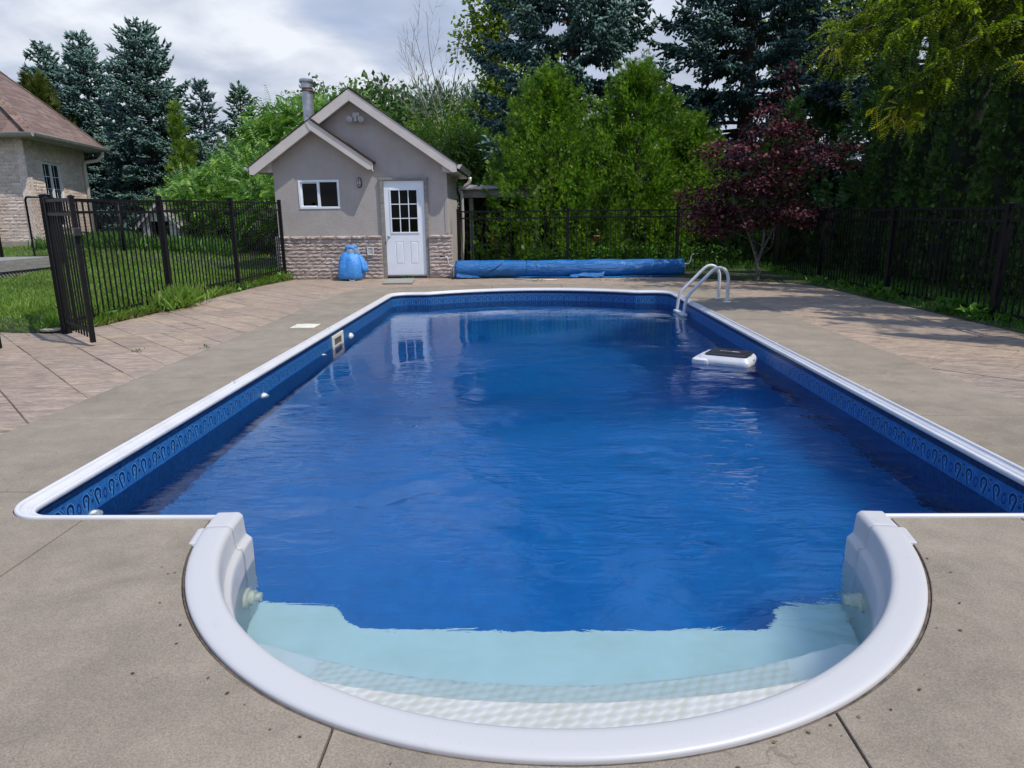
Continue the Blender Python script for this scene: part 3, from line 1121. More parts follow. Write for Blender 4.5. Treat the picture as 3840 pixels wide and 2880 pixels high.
v = -16.0
while v < 16:
    w = rs.choice((0.36, 0.52, 0.30, 0.44))
    u = -16 + rs.random() * 0.7
    while u < 16:
        l = rs.choice((0.45, 0.62, 0.8, 0.95, 1.1))
        cu, cv = u + l / 2, v + w / 2
        g = 0.0032
        corners = [(u + g, v + g), (u + l - g, v + g), (u + l - g, v + w - g), (u + g, v + w - g)]
        # split some into two narrow ones like the real stamp
        subs = [corners]
        if rs.random() < 0.22 and w > 0.4:
            hm = v + w * 0.5
            subs = [[(u + g, v + g), (u + l - g, v + g), (u + l - g, hm - g), (u + g, hm - g)], [(u + g, hm + g), (u + l - g, hm + g), (u + l - g, v + w - g), (u + g, v + w - g)]]
        for sb in subs:
            poly = [(p[0] * ca - p[1] * sa, p[0] * sa + p[1] * ca + 6) for p in sb]
            mx = sum(p[0] for p in poly) / 4
            my = sum(p[1] for p in poly) / 4
            if my < -2 or my > 15.6 or abs(mx) > 9.6:
                continue
            if not any(in_poly(p[0], p[1], OUT) for p in poly + [(mx, my)]):
                continue
            # drop pieces wholly under the slabs
            if all((-3.15 < p[0] < 3.28 and p[1] < 12.0) or (abs(p[0]) < 2.2 and p[1] < 12.7) for p in poly):
                continue
            jit = [(p[0] + rs.uniform(-.004, .004), p[1] + rs.uniform(-.004, .004)) for p in poly]
            if my > 11.8:
                best = None
                for qa, qb in zip(outer_far[:-1], outer_far[1:]):
                    A_, B_ = Vector(qa), Vector(qb)
                    tt_ = max(0, min(1, (Vector((mx, my)) - A_).dot(B_ - A_) / (B_ - A_).length_squared))
                    dd_ = ((A_ + (B_ - A_) * tt_) - Vector((mx, my))).length
                    if best is None or dd_ < best[0]:
                        nb = Vector((-(B_ - A_).y, (B_ - A_).x)).normalized()
                        best = (dd_, A_, nb)
                dd_, A_, nb = best
                jit = clip_half(jit, -nb.x, -nb.y, -(nb.dot(A_) - 0.12))
                if len(jit) < 3:
                    continue
            if mx < -1.5 and my < 12.2:
                jit = clip_half(jit, 1, 0, -3.10)
            elif mx > 1.5 and my < 12.0:
                jit = clip_half(jit, -1, 0, -3.25)
            if my > 12.9:
                jit = clip_half(jit, 0, 1, 15.6)
            if len(jit) >= 3:
                pieces.append((math.hypot(mx, my), jit))
        u += l
    v += w
# two straight control joints are cut where the photograph shows them
pieces.sort(key=lambda p: p[0] + (40 if p[1][0][1] < 3.2 else 0))
near_p, far_p = pieces[:290], pieces[290:]


def paver_mb(mb, poly, dz):
    n = len(mb.V)
    k = len(poly)
    cx = sum(p[0] for p in poly) / k
    cy = sum(p[1] for p in poly) / k
    top = -0.0045 + dz
    ins = [(cx + (p[0] - cx) * 0.985, cy + (p[1] - cy) * 0.985) for p in poly]
    mb.V += [(p[0], p[1], -0.03) for p in poly] + [(p[0], p[1], top - 0.006) for p in poly] + [(p[0], p[1], top) for p in ins]
    for i in range(k):
        j = (i + 1) % k
        mb.F.append((n + i, n + j, n + k + j, n + k + i))
        mb.F.append((n + k + i, n + k + j, n + 2 * k + j, n + 2 * k + i))
    mb.F.append(tuple(n + 2 * k + i for i in range(k)))


for d, p in near_p:
    mb = MB()
    paver_mb(mb, p, rs.uniform(-0.002, 0.001))
    mb.obj('paving_stone', 'stamped_concrete', pav)
if far_p:
    mb = MB()
    for d, p in far_p:
        paver_mb(mb, p, rs.uniform(-0.002, 0.001))
    tag(mb.obj('paving_stone', 'stamped_concrete', pav), kind='stuff')

# ------------------------------------------------------------------ ground
DENSE = []
for i in range(len(OUT)):
    a, b2 = Vector(OUT[i]), Vector(OUT[(i + 1) % len(OUT)])
    n = max(1, int((b2 - a).length / 0.25))
    for k in range(n):
        DENSE.append(a + (b2 - a) * k / n)


def smooth(a, b2, t):
    t = max(0.0, min(1.0, (t - a) / (b2 - a)))
    return t * t * (3 - 2 * t)


def ground_h(x, y, d):
    left = smooth(-3.5, -5.2, -(-x)) if False else smooth(3.5, 5.2, -x)
    h = 0.012 + 0.03 * smooth(0, 0.3, d)
    h += left * (0.10 * smooth(0.0, 0.5, d) + 0.40 * smooth(0.5, 9.0, d))
    back = smooth(14, 16, y)
    h += (1 - left) * back * (0.04 * smooth(0.2, 2, d) + 0.25 * smooth(1, 12, d))
    h += 0.05 * math.sin(x * 0.9 + 1) * math.sin(y * 0.7) * smooth(0.5, 4, d)
    return h


cen = Vector((-0.5, 5.0))
offs = [0, 0.05, 0.12, 0.25, 0.45, 0.8, 1.3, 2.0, 3.0, 4.2, 6, 8.5, 12, 17, 25, 40, 70, 130, 260, 600]
V, F = [], []
N = len(DENSE)
for d in offs:
    for p in DENSE:
        r = (p - cen)
        q = cen + r * (1 + d / r.length)
        V.append((q.x, q.y, ground_h(q.x, q.y, d)))
for k in range(len(offs) - 1):
    for i in range(N):
        j = (i + 1) % N
        F.append((k * N + i, (k + 1) * N + i, (k + 1) * N + j, k * N + j))
# little vertical lip to the paving
b0 = len(V)
for p in DENSE:
    V.append((p.x, p.y, -0.06))
for i in range(N):
    j = (i + 1) % N
    F.append((i, j, b0 + j, b0 + i))
gm = mesh_uv('ground', V, F)
bm = bmesh.new(); bm.from_mesh(gm); bmesh.ops.recalc_face_normals(bm, faces=bm.faces)
if sum(f.normal.z for f in bm.faces) < 0:
    bmesh.ops.reverse_faces(bm, faces=bm.faces)
bm.to_mesh(gm); bm.free()
tag(link('ground', gm, 'lawn_soil', None, True), 'grassy ground around the paving', None, None, 'structure')


def radial_d(x, y):
    """distance outside the paving outline along the ray from the centre"""
    ang = math.atan2(y - cen.y, x - cen.x)
    i = int(((ang + math.pi) / (2 * math.pi)) * 720) % 720
    return math.hypot(x - cen.x, y - cen.y) - RAD[i]


RAD = []
for i in range(720):
    a = -math.pi + (i + 0.5) * 2 * math.pi / 720
    dx_, dy_ = math.cos(a), math.sin(a)
    best = 9
    for k in range(N):
        p, q = DENSE[k] - cen, DENSE[(k + 1) % N] - cen
        den = dx_ * (q.y - p.y) - dy_ * (q.x - p.x)
        if abs(den) < 1e-9:
            continue
        t = (p.x * (q.y - p.y) - p.y * (q.x - p.x)) / den
        s = (p.x * dy_ - p.y * dx_) / den
        if t > 0 and -1e-6 <= s <= 1 + 1e-6:
            best = t
            break
    RAD.append(best)


def gh(x, y):
    d = radial_d(x, y)
    if d < 0:
        return 0.0
    # same piecewise linear steps as the mesh, close enough
    return ground_h(x, y, d)
# ------------------------------------------------------------------ pool house (shed)
shed = thing('pool_house', 'small taupe stucco pool house with stone skirt, white door and brown gabled roof', 'shed')
WY, WB = 15.10, 17.30
FY = 14.86                              # front face of the barge boards
XA, XB = -5.31, -1.66                   # stucco corners
AX, AZ = -3.56, 3.81                    # ridge
SL = 0.688


def roof_z(x, ax=AX, az=AZ):
    return az - SL * abs(x - ax)


def hole_rect(x0, x1, z0, z1):
    return [(x0, z0), (x1, z0), (x1, z1), (x0, z1)]


winr = hole_rect(-4.80, -3.93, 1.475, 2.065)
doorr = hole_rect(-3.045, -2.085, -0.02, 2.04)
outer = [(XA, -0.1), (-3.045, -0.1), (-3.045, 2.04), (-2.085, 2.04), (-2.085, -0.1), (XB, -0.1), (XB, roof_z(XB) - 0.20), (AX, AZ - 0.20), (XA, roof_z(XA) - 0.20)]
V, F = tri_fill(outer, [winr], 0)
n = len(V)
V3 = [(x, WY, z) for (x, z, _) in V] + [(x, WY + 0.14, z) for (x, z, _) in V]
F3 = list(F) + [tuple(n + i for i in reversed(f)) for f in F]
k = len(outer)
for i in range(k):
    j = (i + 1) % k
    F3.append((i, j, n + j, n + i))
for i in range(4):
    j = (i + 1) % 4
    F3.append((k + i, n + k + i, n + k + j, k + j))
me = mesh_uv('front_wall', V3, F3)
bm = bmesh.new(); bm.from_mesh(me); bmesh.ops.recalc_face_normals(bm, faces=bm.faces); bm.to_mesh(me); bm.free()
link('wall', me, 'stucco', shed)
MB().box(XB - 0.14, XB, WY + 0.141, WB, -0.1, 2.29).obj('wall', 'stucco', shed)
MB().box(XA, XA + 0.14, WY + 0.141, WB, -0.1, 2.29).obj('wall', 'stucco', shed)
MB().slab([(XA + .141, WB - 0.14, -0.1), (XB - .141, WB - 0.14, -0.1), (XB - .141, WB - 0.14, 2.2), (AX, WB - 0.14, 3.58), (XA + .141, WB - 0.14, 2.2)], (0, 0.14, 0)).obj('wall', 'stucco', shed)
MB().box(XA + .16, XB - .16, WY + 0.9, WY + 0.92, 0.0, 2.3).obj('unlit_room_sheet', 'dark_room', shed)  # near-black sheet standing in for the unlit room behind the glass
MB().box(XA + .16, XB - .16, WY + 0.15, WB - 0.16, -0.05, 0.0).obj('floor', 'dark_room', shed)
MB().box(XB - 0.052, XB + 0.012, WY - 0.010, WY + 0.05, 0.93, 2.2).obj('corner_bead', 'stucco', shed, bevel=0.004)

# stone skirt: every block its own piece, a few shared rough faces
rs = random.Random(5)


def rough_block(w, h, d, seed, nx=6, nz=3):
    r = random.Random(seed)
    V, F = [], []
    for j in range(nz + 1):
        for i in range(nx + 1):
            e = (i in (0, nx)) or (j in (0, nz))
            V.append((w * i / nx, -(d * (0.45 if e else r.uniform(0.55, 1.25))), h * j / nz))
    for j in range(nz):
        for i in range(nx):
            a = j * (nx + 1) + i
            F.append((a, a + 1, a + nx + 2, a + nx + 1))
    n = len(V)
    rim = [i for i in range(nx + 1)] + [(j + 1) * (nx + 1) - 1 for j in range(1, nz + 1)] + [nz * (nx + 1) + i for i in range(nx - 1, -1, -1)] + [j * (nx + 1) for j in range(nz - 1, 0, -1)]
    base = len(V)
    for q in rim:
        V.append((V[q][0], 0.0, V[q][2]))
    for i in range(len(rim)):
        j = (i + 1) % len(rim)
        F.append((rim[j], rim[i], base + i, base + j))
    me = bpy.data.meshes.new('stone')
    me.from_pydata(V, [], F)
    bm = bmesh.new(); bm.from_mesh(me); bmesh.ops.recalc_face_normals(bm, faces=bm.faces); bm.to_mesh(me); bm.free()
    me.materials.append(MAT['split_stone'])
    return me


COURSE = 0.0755
lens = (0.20, 0.29, 0.38, 0.47)
bank = {l: [rough_block(l - 0.006, COURSE - 0.007, 0.026, int(l * 100) + q) for q in range(4)] for l in lens}
capbank = [rough_block(0.34, 0.082, 0.045, 60 + q) for q in range(3)]


def stone_run(x0, x1, z, y):
    x = x0
    while x < x1 - 0.02:
        l = rs.choice(lens)
        rem = x1 - x
        if rem - l < 0.15:
            sx = rem / l if rem < 0.62 else 1.0
            if sx == 1.0:
                sx = 1.0
        else:
            sx = 1.0
        o = link('stone', rs.choice(bank[l]), None, shed)
        o.location = (x, y, z)
        o.scale = (sx, 1, 1)
        x += l * sx


MB().box(-5.355, -3.075, WY - 0.058, WY - 0.002, 0.0, 0.895).obj('mortar_bed', 'stucco', shed)
MB().box(-2.06, -1.60, WY - 0.058, WY - 0.002, 0.0, 0.895).obj('mortar_bed', 'stucco', shed)
for i in range(11):
    z = 0.004 + i * COURSE
    stone_run(-5.36, -3.07, z, WY - 0.055)
    stone_run(-2.065, -1.56, z, WY - 0.055)
    # return round the right hand corner
    o = link('stone', bank[0.20][i % 4], None, shed)
    o.location = (-1.60, WY - 0.045, z)
    o.rotation_euler = (0, 0, math.radians(90))
for x0, x1 in ((-5.37, -3.07), (-2.065, -1.55)):
    nn = max(1, round((x1 - x0) / 0.34))
    for i in range(nn):
        o = link('cap_stone', capbank[i % 3], None, shed)
        sx = (x1 - x0) / nn / 0.345
        o.location = (x0 + i * (x1 - x0) / nn, WY - 0.058, 0.004 + 11 * COURSE)
        o.scale = (sx, 1, 0.9)

# barge boards, soffits, roof planes
FT = 0.035


def board_poly(pts, y0, y1, name, mat):
    return MB().slab([(x, y0, z) for (x, z) in pts], (0, y1 - y0, 0)).obj(name, mat, shed, bevel=0.004)


EXL, EXR = -5.72, -1.415
th = 0.225
pts = [(AX, AZ), (AX, AZ - th), (EXL + 0.09, roof_z(EXL + 0.09) - th), (EXL, roof_z(EXL) - 0.155), (EXL, roof_z(EXL))]
board_poly(pts, FY, FY + FT, 'barge_board', 'cream_metal')
pts = [(AX + 0.001, AZ), (EXR, roof_z(EXR)), (EXR, roof_z(EXR) - 0.155), (EXR - 0.09, roof_z(EXR - 0.09) - th), (AX + 0.001, AZ - th)]
board_poly(pts, FY, FY + FT, 'barge_board', 'cream_metal')
# lower cross gable over the window
GX = -4.37
GZ = roof_z(GX) - 0.01
GE = -3.145


def g_z(x):
    return GZ - SL * (x - GX)


pts = [(GX - 0.10, GZ - 0.075), (GX, GZ - 0.002), (GE, g_z(GE)), (GE, g_z(GE) - 0.155), (GE - 0.10, g_z(GE - 0.10) - th), (GX - 0.04, g_z(GX - 0.04) - th)]
board_poly(pts, FY - 0.012, FY + FT - 0.012, 'barge_board', 'cream_metal')


def roof_slab(xa, za, xb, zb, y0, y1, t, name, mat):
    return MB().slab([(xa, y0, za), (xb, y0, zb), (xb, y1, zb), (xa, y1, za)], (0, 0, t)).obj(name, mat, shed)


YB = 17.55
roof_slab(AX, AZ - 0.01, EXL - 0.02, roof_z(EXL - 0.02) - 0.01, FY + FT, YB, -0.04, 'roof_deck', 'cream_metal')
roof_slab(AX, AZ - 0.012, EXR + 0.02, roof_z(EXR + 0.02) - 0.012, FY + FT, YB, -0.04, 'roof_deck', 'cream_metal')
# soffit boards below the overhang
for (xa, xb, f) in ((AX - 0.01, EXL + 0.05, roof_z), (AX + 0.01, EXR - 0.05, roof_z)):
    nseg = 12
    for i in range(nseg):
        x0 = xa + (xb - xa) * i / nseg
        x1 = xa + (xb - xa) * (i + 0.94) / nseg
        MB().slab([(x0, FY + FT + 0.002, f(x0) - 0.19), (x1, FY + FT + 0.002, f(x1) - 0.19), (x1, WY - 0.002, f(x1) - 0.19), (x0, WY - 0.002, f(x0) - 0.19)], (0, 0, 0.012)).obj('soffit_board', 'cream_metal', shed)
MB().slab([(GX + 0.05, FY + FT - 0.01, g_z(GX + 0.05) - 0.19), (GE - 0.02, FY + FT - 0.01, g_z(GE - 0.02) - 0.19), (GE - 0.02, WY - 0.002, g_z(GE - 0.02) - 0.19), (GX + 0.05, WY - 0.002, g_z(GX + 0.05) - 0.19)], (0, 0, 0.012)).obj('soffit_board', 'cream_metal', shed)
roof_slab(GX, GZ + 0.004, GE + 0.012, g_z(GE + 0.012) + 0.004, FY - 0.03, WY + 0.05, -0.028, 'roof_deck', 'dark_shingle')
# boxed eave returns
MB().slab([(EXL + 0.06, WY - 0.06, 2.225), (XA, WY - 0.06, 2.225), (XA, WY - 0.06, roof_z(XA) - 0.12), (EXL + 0.06, WY - 0.06, roof_z(EXL + 0.06) - 0.12)], (0, 2.3, 0)).obj('eave_box', 'cream_metal', shed)
MB().slab([(XB - 0.06, WY - 0.14, 2.20), (EXR - 0.04, WY - 0.14, 2.20), (EXR - 0.04, WY - 0.14, roof_z(EXR - 0.04) - 0.12), (XB - 0.06, WY - 0.14, roof_z(XB - 0.06) - 0.12)], (0, 2.4, 0)).obj('eave_box', 'cream_metal', shed)
MB().box(-1.66, -1.40, FY + FT, YB, 2.175, 2.198).obj('soffit', 'gutter_metal', shed)


# shingles, laid in courses on both slopes and on the small gable
def shingle_mesh(w, e, t=0.008):
    mb = MB().box(0, w, 0, e, 0, t)
    me = mb.mesh('shingle')
    me.materials.append(MAT['dark_shingle'])
    return me


def lay(parent, origin, udir, vdir, ulen, vlen, mat, expo=0.14, tabs=(0.22, 0.30, 0.38), limit=300, name='shingle', trim=None, seed=3, sort=None, lap=1.5, bankmats=None):
    """udir along the eave, vdir up the slope; returns nothing, makes pieces + one stuff rest"""
    r = random.Random(seed)
    u, v_ = Vector(udir).normalized(), Vector(vdir).normalized()
    nrm = u.cross(v_).normalized()
    if nrm.z < 0:
        nrm = -nrm
    o0 = Vector(origin)
    meshes = {}
    items = []
    rows = int(vlen / expo)
    for i in range(rows + 1):
        s = -r.random() * 0.3
        while s < ulen:
            w = r.choice(tabs)
            a, b2 = max(s, 0), min(s + w, ulen)
            if trim:
                lo, hi = trim(i * expo + expo * 0.5)
                a, b2 = max(a, lo), min(b2, hi)
            if b2 - a > 0.04:
                items.append((a, b2, i))
            s += w
    items.sort(key=sort or (lambda t: t[2]))
    for q, (a, b2, i) in enumerate(items):
        if q >= limit:
            break
        w = round(b2 - a, 2)
        key = w
        if key not in meshes:
            me = MB().box(0, max(0.03, w - 0.004), 0, min(expo * lap, 0.3), 0, 0.009).mesh(name)
            me.materials.append(MAT[mat])
            meshes[key] = me
        o = link(name, meshes[key], None, parent)
        tilt = Vector(v_) - nrm * 0.02
        lift = 0.004 + 0.010 + r.choice((0, 0.004))
        M = Matrix((u, tilt.normalized(), nrm)).transposed().to_4x4()
        M.translation = o0 + u * a + v_ * (i * expo) + nrm * lift
        o.matrix_local = M
    rest = items[limit:]
    if rest:
        mb = MB()
        for (a, b2, i) in rest:
            c = o0 + u * ((a + b2) / 2) + v_ * (i * expo + expo * 0.6) + nrm * (0.016 + r.choice((0, 0.004)))
            mb.obox(c, u * (b2 - a - 0.004) / 2, (v_ - nrm * 0.02) * expo * 0.7, nrm * 0.0045)
        tag(mb.obj(name, mat, parent), kind='stuff')


sn = math.sqrt(1 + SL * SL)
lay(shed, (EXR + 0.03, FY - 0.012, roof_z(EXR + 0.03) - 0.006), (0, 1, 0), (-1 / sn, 0, SL / sn), YB - FY + 0.01, (EXR + 0.03 - AX) * sn, 'dark_shingle', limit=150, seed=21)
lay(shed, (EXL - 0.03, FY - 0.012, roof_z(EXL - 0.03) - 0.006), (0, 1, 0), (1 / sn, 0, SL / sn), YB - FY + 0.01, (AX - EXL + 0.03) * sn, 'dark_shingle', limit=100, seed=22)
lay(shed, (GE + 0.02, FY - 0.035, g_z(GE + 0.02) + 0.0), (0, 1, 0), (-1 / sn, 0, SL / sn), WY - FY + 0.035, (GE + 0.0 - GX) * sn, 'dark_shingle', limit=40, seed=23)

# gutters and downspout
gp = [(0, 0), (0.012, -0.07), (0.05, -0.085), (0.075, -0.05), (0.10, -0.01), (0.108, 0.004), (0.10, 0.008), (0.09, -0.006), (0.068, -0.045), (0.048, -0.072), (0.02, -0.06), (0.01, 0)]
zt = roof_z(EXR) - 0.015
MB().slab([(EXR + 0.005 + px, FY + 0.0, zt + pz) for (px, pz) in gp], (0, YB - FY, 0)).obj('gutter', 'gutter_metal', shed)
MB().slab([(EXR + 0.006 + px, FY - 0.004, zt + pz) for (px, pz) in gp[:6]], (0, 0.006, 0)).obj('gutter_end_cap', 'cream_metal', shed)
MB().slab([(EXL - 0.005 - px, FY + 0.02, zt + pz) for (px, pz) in gp], (0, YB - FY, 0)).obj('gutter', 'gutter_metal', shed)
MB().slab([(EXL - 0.006 - px, FY + 0.016, zt + pz) for (px, pz) in gp[:6]], (0, 0.006, 0)).obj('gutter_end_cap', 'cream_metal', shed)
MB().tube([(-1.33, 17.3, 2.2), (-1.335, 17.3, 2.12), (-1.38, 17.29, 2.04), (-1.50, 17.28, 1.97), (-1.60, 17.27, 1.94)], 0.045, 10).obj('downspout_elbow', 'gutter_metal', shed, True)
MB().tube([(-1.60, 17.40, 1.95), (-1.545, 17.40, 1.80), (-1.535, 17.38, 1.3), (-1.54, 17.38, 0.8), (-1.57, 17.38, 0.3), (-1.58, 17.38, 0.0)], 0.040, 10).obj('downspout', 'gutter_metal', shed, True)

# window
wf = thing('window', None, None)
wf.parent = shed
x0, x1, z0, z1 = -4.80, -3.93, 1.475, 2.065
yy0, yy1 = WY - 0.012, WY + 0.06
fr = MB()
fw = 0.045
fr.box(x0, x1, yy0, yy1, z1 - fw, z1).box(x0, x1, yy0, yy1, z0, z0 + fw).box(x0, x0 + fw, yy0, yy1, z0 + fw, z1 - fw).box(x1 - fw, x1, yy0, yy1, z0 + fw, z1 - fw)
fr.obj('window_frame', 'white_paint', wf, bevel=0.003)
xm = -4.375
MB().box(xm - 0.028, xm + 0.028, yy0 + 0.004, yy1 - 0.01, z0 + fw, z1 - fw).obj('meeting_stile', 'white_paint', wf, bevel=0.003)
sf = MB()
sw = 0.022
a0, a1, c0, c1 = x0 + fw, xm - 0.028, z0 + fw, z1 - fw
sf.box(a0, a1, yy0 + 0.03, yy1 - 0.012, c1 - sw, c1).box(a0, a1, yy0 + 0.03, yy1 - 0.012, c0, c0 + sw).box(a0, a0 + sw * 1.4, yy0 + 0.03, yy1 - 0.012, c0 + sw, c1 - sw)
sf.obj('sash', 'white_paint', wf)
MB().box(a0 + sw, a1, WY + 0.03, WY + 0.034, c0 + sw, c1 - sw).obj('pane', 'window_glass', wf)
MB().box(xm + 0.028, x1 - fw, WY + 0.02, WY + 0.024, c0, c1).obj('pane', 'window_glass', wf)

# door with nine lights
MB().box(-3.072, -3.000, WY - 0.045, WY + 0.10, 0.0, 2.035).obj('door_jamb', 'grey_wood', shed, bevel=0.004)
MB().box(-2.135, -2.062, WY - 0.045, WY + 0.10, 0.0, 2.035).obj('door_jamb', 'grey_wood', shed, bevel=0.004)
MB().box(-3.085, -2.05, WY - 0.047, WY + 0.10, 2.036, 2.092).obj('door_header', 'grey_wood', shed, bevel=0.004)
MB().box(-3.00, -2.135, WY - 0.03, WY + 0.12, 0.0, 0.055).obj('threshold', 'joint_fill', shed)
MB().box(-2.995, -2.14, WY - 0.045, WY - 0.029, 0.045, 0.068).obj('sill_plate', 'grey_wood', shed)
dr_ = thing('door', None, None)
dr_.parent = shed
dx0, dx1, dz0, dz1 = -2.992, -2.142, 0.070, 2.028
dy0, dy1 = WY - 0.008, WY + 0.036
lx0, lx1, lz0, lz1 = -2.855, -2.290, 0.965, 1.845
pn = [(-2.80, -2.62), (-2.485, -2.305)]
pz0, pz1 = 0.30, 0.775
outer = [(dx0, dz0), (dx1, dz0), (dx1, dz1), (dx0, dz1)]
holes = [hole_rect(lx0, lx1, lz0, lz1)] + [hole_rect(a, b2, pz0, pz1) for (a, b2) in pn]
V, F = tri_fill(outer, holes, 0)
n = len(V)
V3 = [(x, dy0, z) for (x, z, _) in V] + [(x, dy1, z) for (x, z, _) in V]
F3 = list(F) + [tuple(n + i for i in reversed(f)) for f in F]
for s0 in range(0, 16, 4):
    for i in range(4):
        a, b2 = s0 + i, s0 + (i + 1) % 4
        F3.append((a, b2, n + b2, n + a))
me = mesh_uv('door_slab', V3, F3)
bm = bmesh.new(); bm.from_mesh(me); bmesh.ops.recalc_face_normals(bm, faces=bm.faces); bm.to_mesh(me); bm.free()
link('door_slab', me, 'white_paint', dr_)
for (a, b2) in pn:   # raised panels inside their moulded recess
    MB().box(a, b2, dy0 + 0.010, dy0 + 0.016, pz0, pz1).obj('panel_recess', 'white_paint', dr_)
    mb = MB()
    g = 0.028
    n0 = 0
    mb.V = [(a + 0.006, dy0 + 0.010, pz0 + 0.006), (b2 - 0.006, dy0 + 0.010, pz0 + 0.006), (b2 - 0.006, dy0 + 0.010, pz1 - 0.006), (a + 0.006, dy0 + 0.010, pz1 - 0.006),
            (a + g, dy0 - 0.001, pz0 + g), (b2 - g, dy0 - 0.001, pz0 + g), (b2 - g, dy0 - 0.001, pz1 - g), (a + g, dy0 - 0.001, pz1 - g)]
    mb.F = [(4, 5, 6, 7), (0, 1, 5, 4), (1, 2, 6, 5), (2, 3, 7, 6), (3, 0, 4, 7)]
    mb.obj('door_panel', 'white_paint', dr_)
mb = MB()
ft = 0.030
mb.box(lx0 - 0.022, lx1 + 0.022, dy0 - 0.012, dy0 - 0.001, lz1 - ft + 0.02, lz1 + 0.02).box(lx0 - 0.022, lx1 + 0.022, dy0 - 0.012, dy0 - 0.001, lz0 - 0.02, lz0 + ft - 0.02)
mb.box(lx0 - 0.022, lx0 + 0.008, dy0 - 0.012, dy0 - 0.001, lz0 + 0.01, lz1 - 0.01).box(lx1 - 0.008, lx1 + 0.022, dy0 - 0.012, dy0 - 0.001, lz0 + 0.01, lz1 - 0.01)
mb.obj('lite_frame', 'white_paint', dr_, bevel=0.003)
mw = (lx1 - lx0) / 3
mh = (lz1 - lz0) / 3
for i in (1, 2):
    MB().box(lx0 + mw * i - 0.009, lx0 + mw * i + 0.009, dy0 - 0.004, dy0 + 0.008, lz0, lz1).obj('muntin', 'white_paint', dr_)
    MB().box(lx0, lx1, dy0 - 0.003, dy0 + 0.007, lz0 + mh * i - 0.009, lz0 + mh * i + 0.009).obj('muntin', 'white_paint', dr_)
for i in range(3):
    for j in range(3):
        MB().box(lx0 + mw * i + 0.006, lx0 + mw * (i + 1) - 0.006, dy0 + 0.012, dy0 + 0.016, lz0 + mh * j + 0.006, lz0 + mh * (j + 1) - 0.006).obj('pane', 'window_glass', dr_)
MB().box(lx0, lx1, dy0 + 0.05, dy0 + 0.055, lz0, lz0 + mh * 1.12).obj('blind', 'brown_blind', dr_)
MB().lathe([(0.026, 0.0), (0.026, -0.012), (0.012, -0.02), (0.012, -0.035), (0.028, -0.045), (0.032, -0.06), (0.022, -0.075), (0.004, -0.08)], (-2.922, dy0, 0.885), 16, 'Y').obj('knob', 'galvanised', dr_, True)

# wall fittings
lt = thing('bulkhead_light', None, None)
lt.parent = shed
c = (-3.495, WY, 2.0)
MB().slab([(c[0] + 0.048 * math.cos(a), WY - 0.001, c[2] + (0.055 if math.sin(a) > 0 else -0.055) + 0.048 * math.sin(a)) for a in np.linspace(0, 2 * math.pi, 24, endpoint=False)], (0, -0.025, 0)).obj('light_base', 'bronze', lt)
MB().slab([(c[0] + 0.034 * math.cos(a), WY - 0.026, c[2] + (0.05 if math.sin(a) > 0 else -0.05) + 0.034 * math.sin(a)) for a in np.linspace(0, 2 * math.pi, 20, endpoint=False)], (0, -0.03, 0)).obj('lens', 'lens_glass', lt, bevel=0.008)
cg = MB()
cg.tube([(c[0], WY - 0.02, c[2] + 0.10), (c[0], WY - 0.065, c[2] + 0.085), (c[0], WY - 0.065, c[2] - 0.085), (c[0], WY - 0.02, c[2] - 0.10)], 0.006, 6)
for dz_ in (-0.045, 0.045):
    cg.tube([(c[0] - 0.046, WY - 0.02, c[2] + dz_), (c[0] - 0.034, WY - 0.062, c[2] + dz_), (c[0] + 0.034, WY - 0.062, c[2] + dz_), (c[0] + 0.046, WY - 0.02, c[2] + dz_)], 0.005, 6)
cg.obj('wire_guard', 'bronze', lt)
fl = thing('floodlight', None, None)
fl.parent = shed
MB().box(-3.545, -3.40, WY - 0.05, WY - 0.001, 3.31, 3.385).obj('junction_box', 'cream_metal', fl, bevel=0.006)
MB().box(-3.505, -3.445, WY - 0.13, WY - 0.02, 3.20, 3.315).obj('motion_sensor', 'print_grey', fl, bevel=0.01)
for (sx_, tx_) in ((-3.59, -0.045), (-3.365, 0.045)):
    mb = MB()
    mb.lathe([(0.022, 0.0), (0.030, 0.05), (0.062, 0.10), (0.066, 0.13), (0.058, 0.135), (0.004, 0.13)], (0, 0, 0), 18, 'Z')
    o = mb.obj('lamp_head', 'print_grey', fl, True)
    dv = Vector((tx_, -0.8, -0.35)).normalized()
    o.matrix_local = Matrix.Translation((sx_, WY - 0.02, 3.29)) @ dv.to_track_quat('Z', 'Y').to_matrix().to_4x4()
    MB().tube([(-3.475, WY - 0.06, 3.30), (sx_, WY - 0.05, 3.28)], 0.012, 8).obj('lamp_arm', 'cream_metal', fl)
vt = MB()
vx0, vx1, vz0, vz1 = -3.395, -3.258, 0.500, 0.668
vy = WY - 0.098
vt.box(vx0, vx1, vy, vy + 0.02, vz1 - 0.02, vz1).box(vx0, vx1, vy, vy + 0.02, vz0, vz0 + 0.02).box(vx0, vx0 + 0.02, vy, vy + 0.02, vz0 + 0.02, vz1 - 0.02).box(vx1 - 0.02, vx1, vy, vy + 0.02, vz0 + 0.02, vz1 - 0.02)
vo = vt.obj('vent_cover', 'cream_plastic', shed, bevel=0.003)
MB().box(vx0 + 0.02, vx1 - 0.02, vy + 0.008, vy + 0.03, vz0 + 0.02, vz1 - 0.02).obj('vent_flap', 'print_grey', shed)

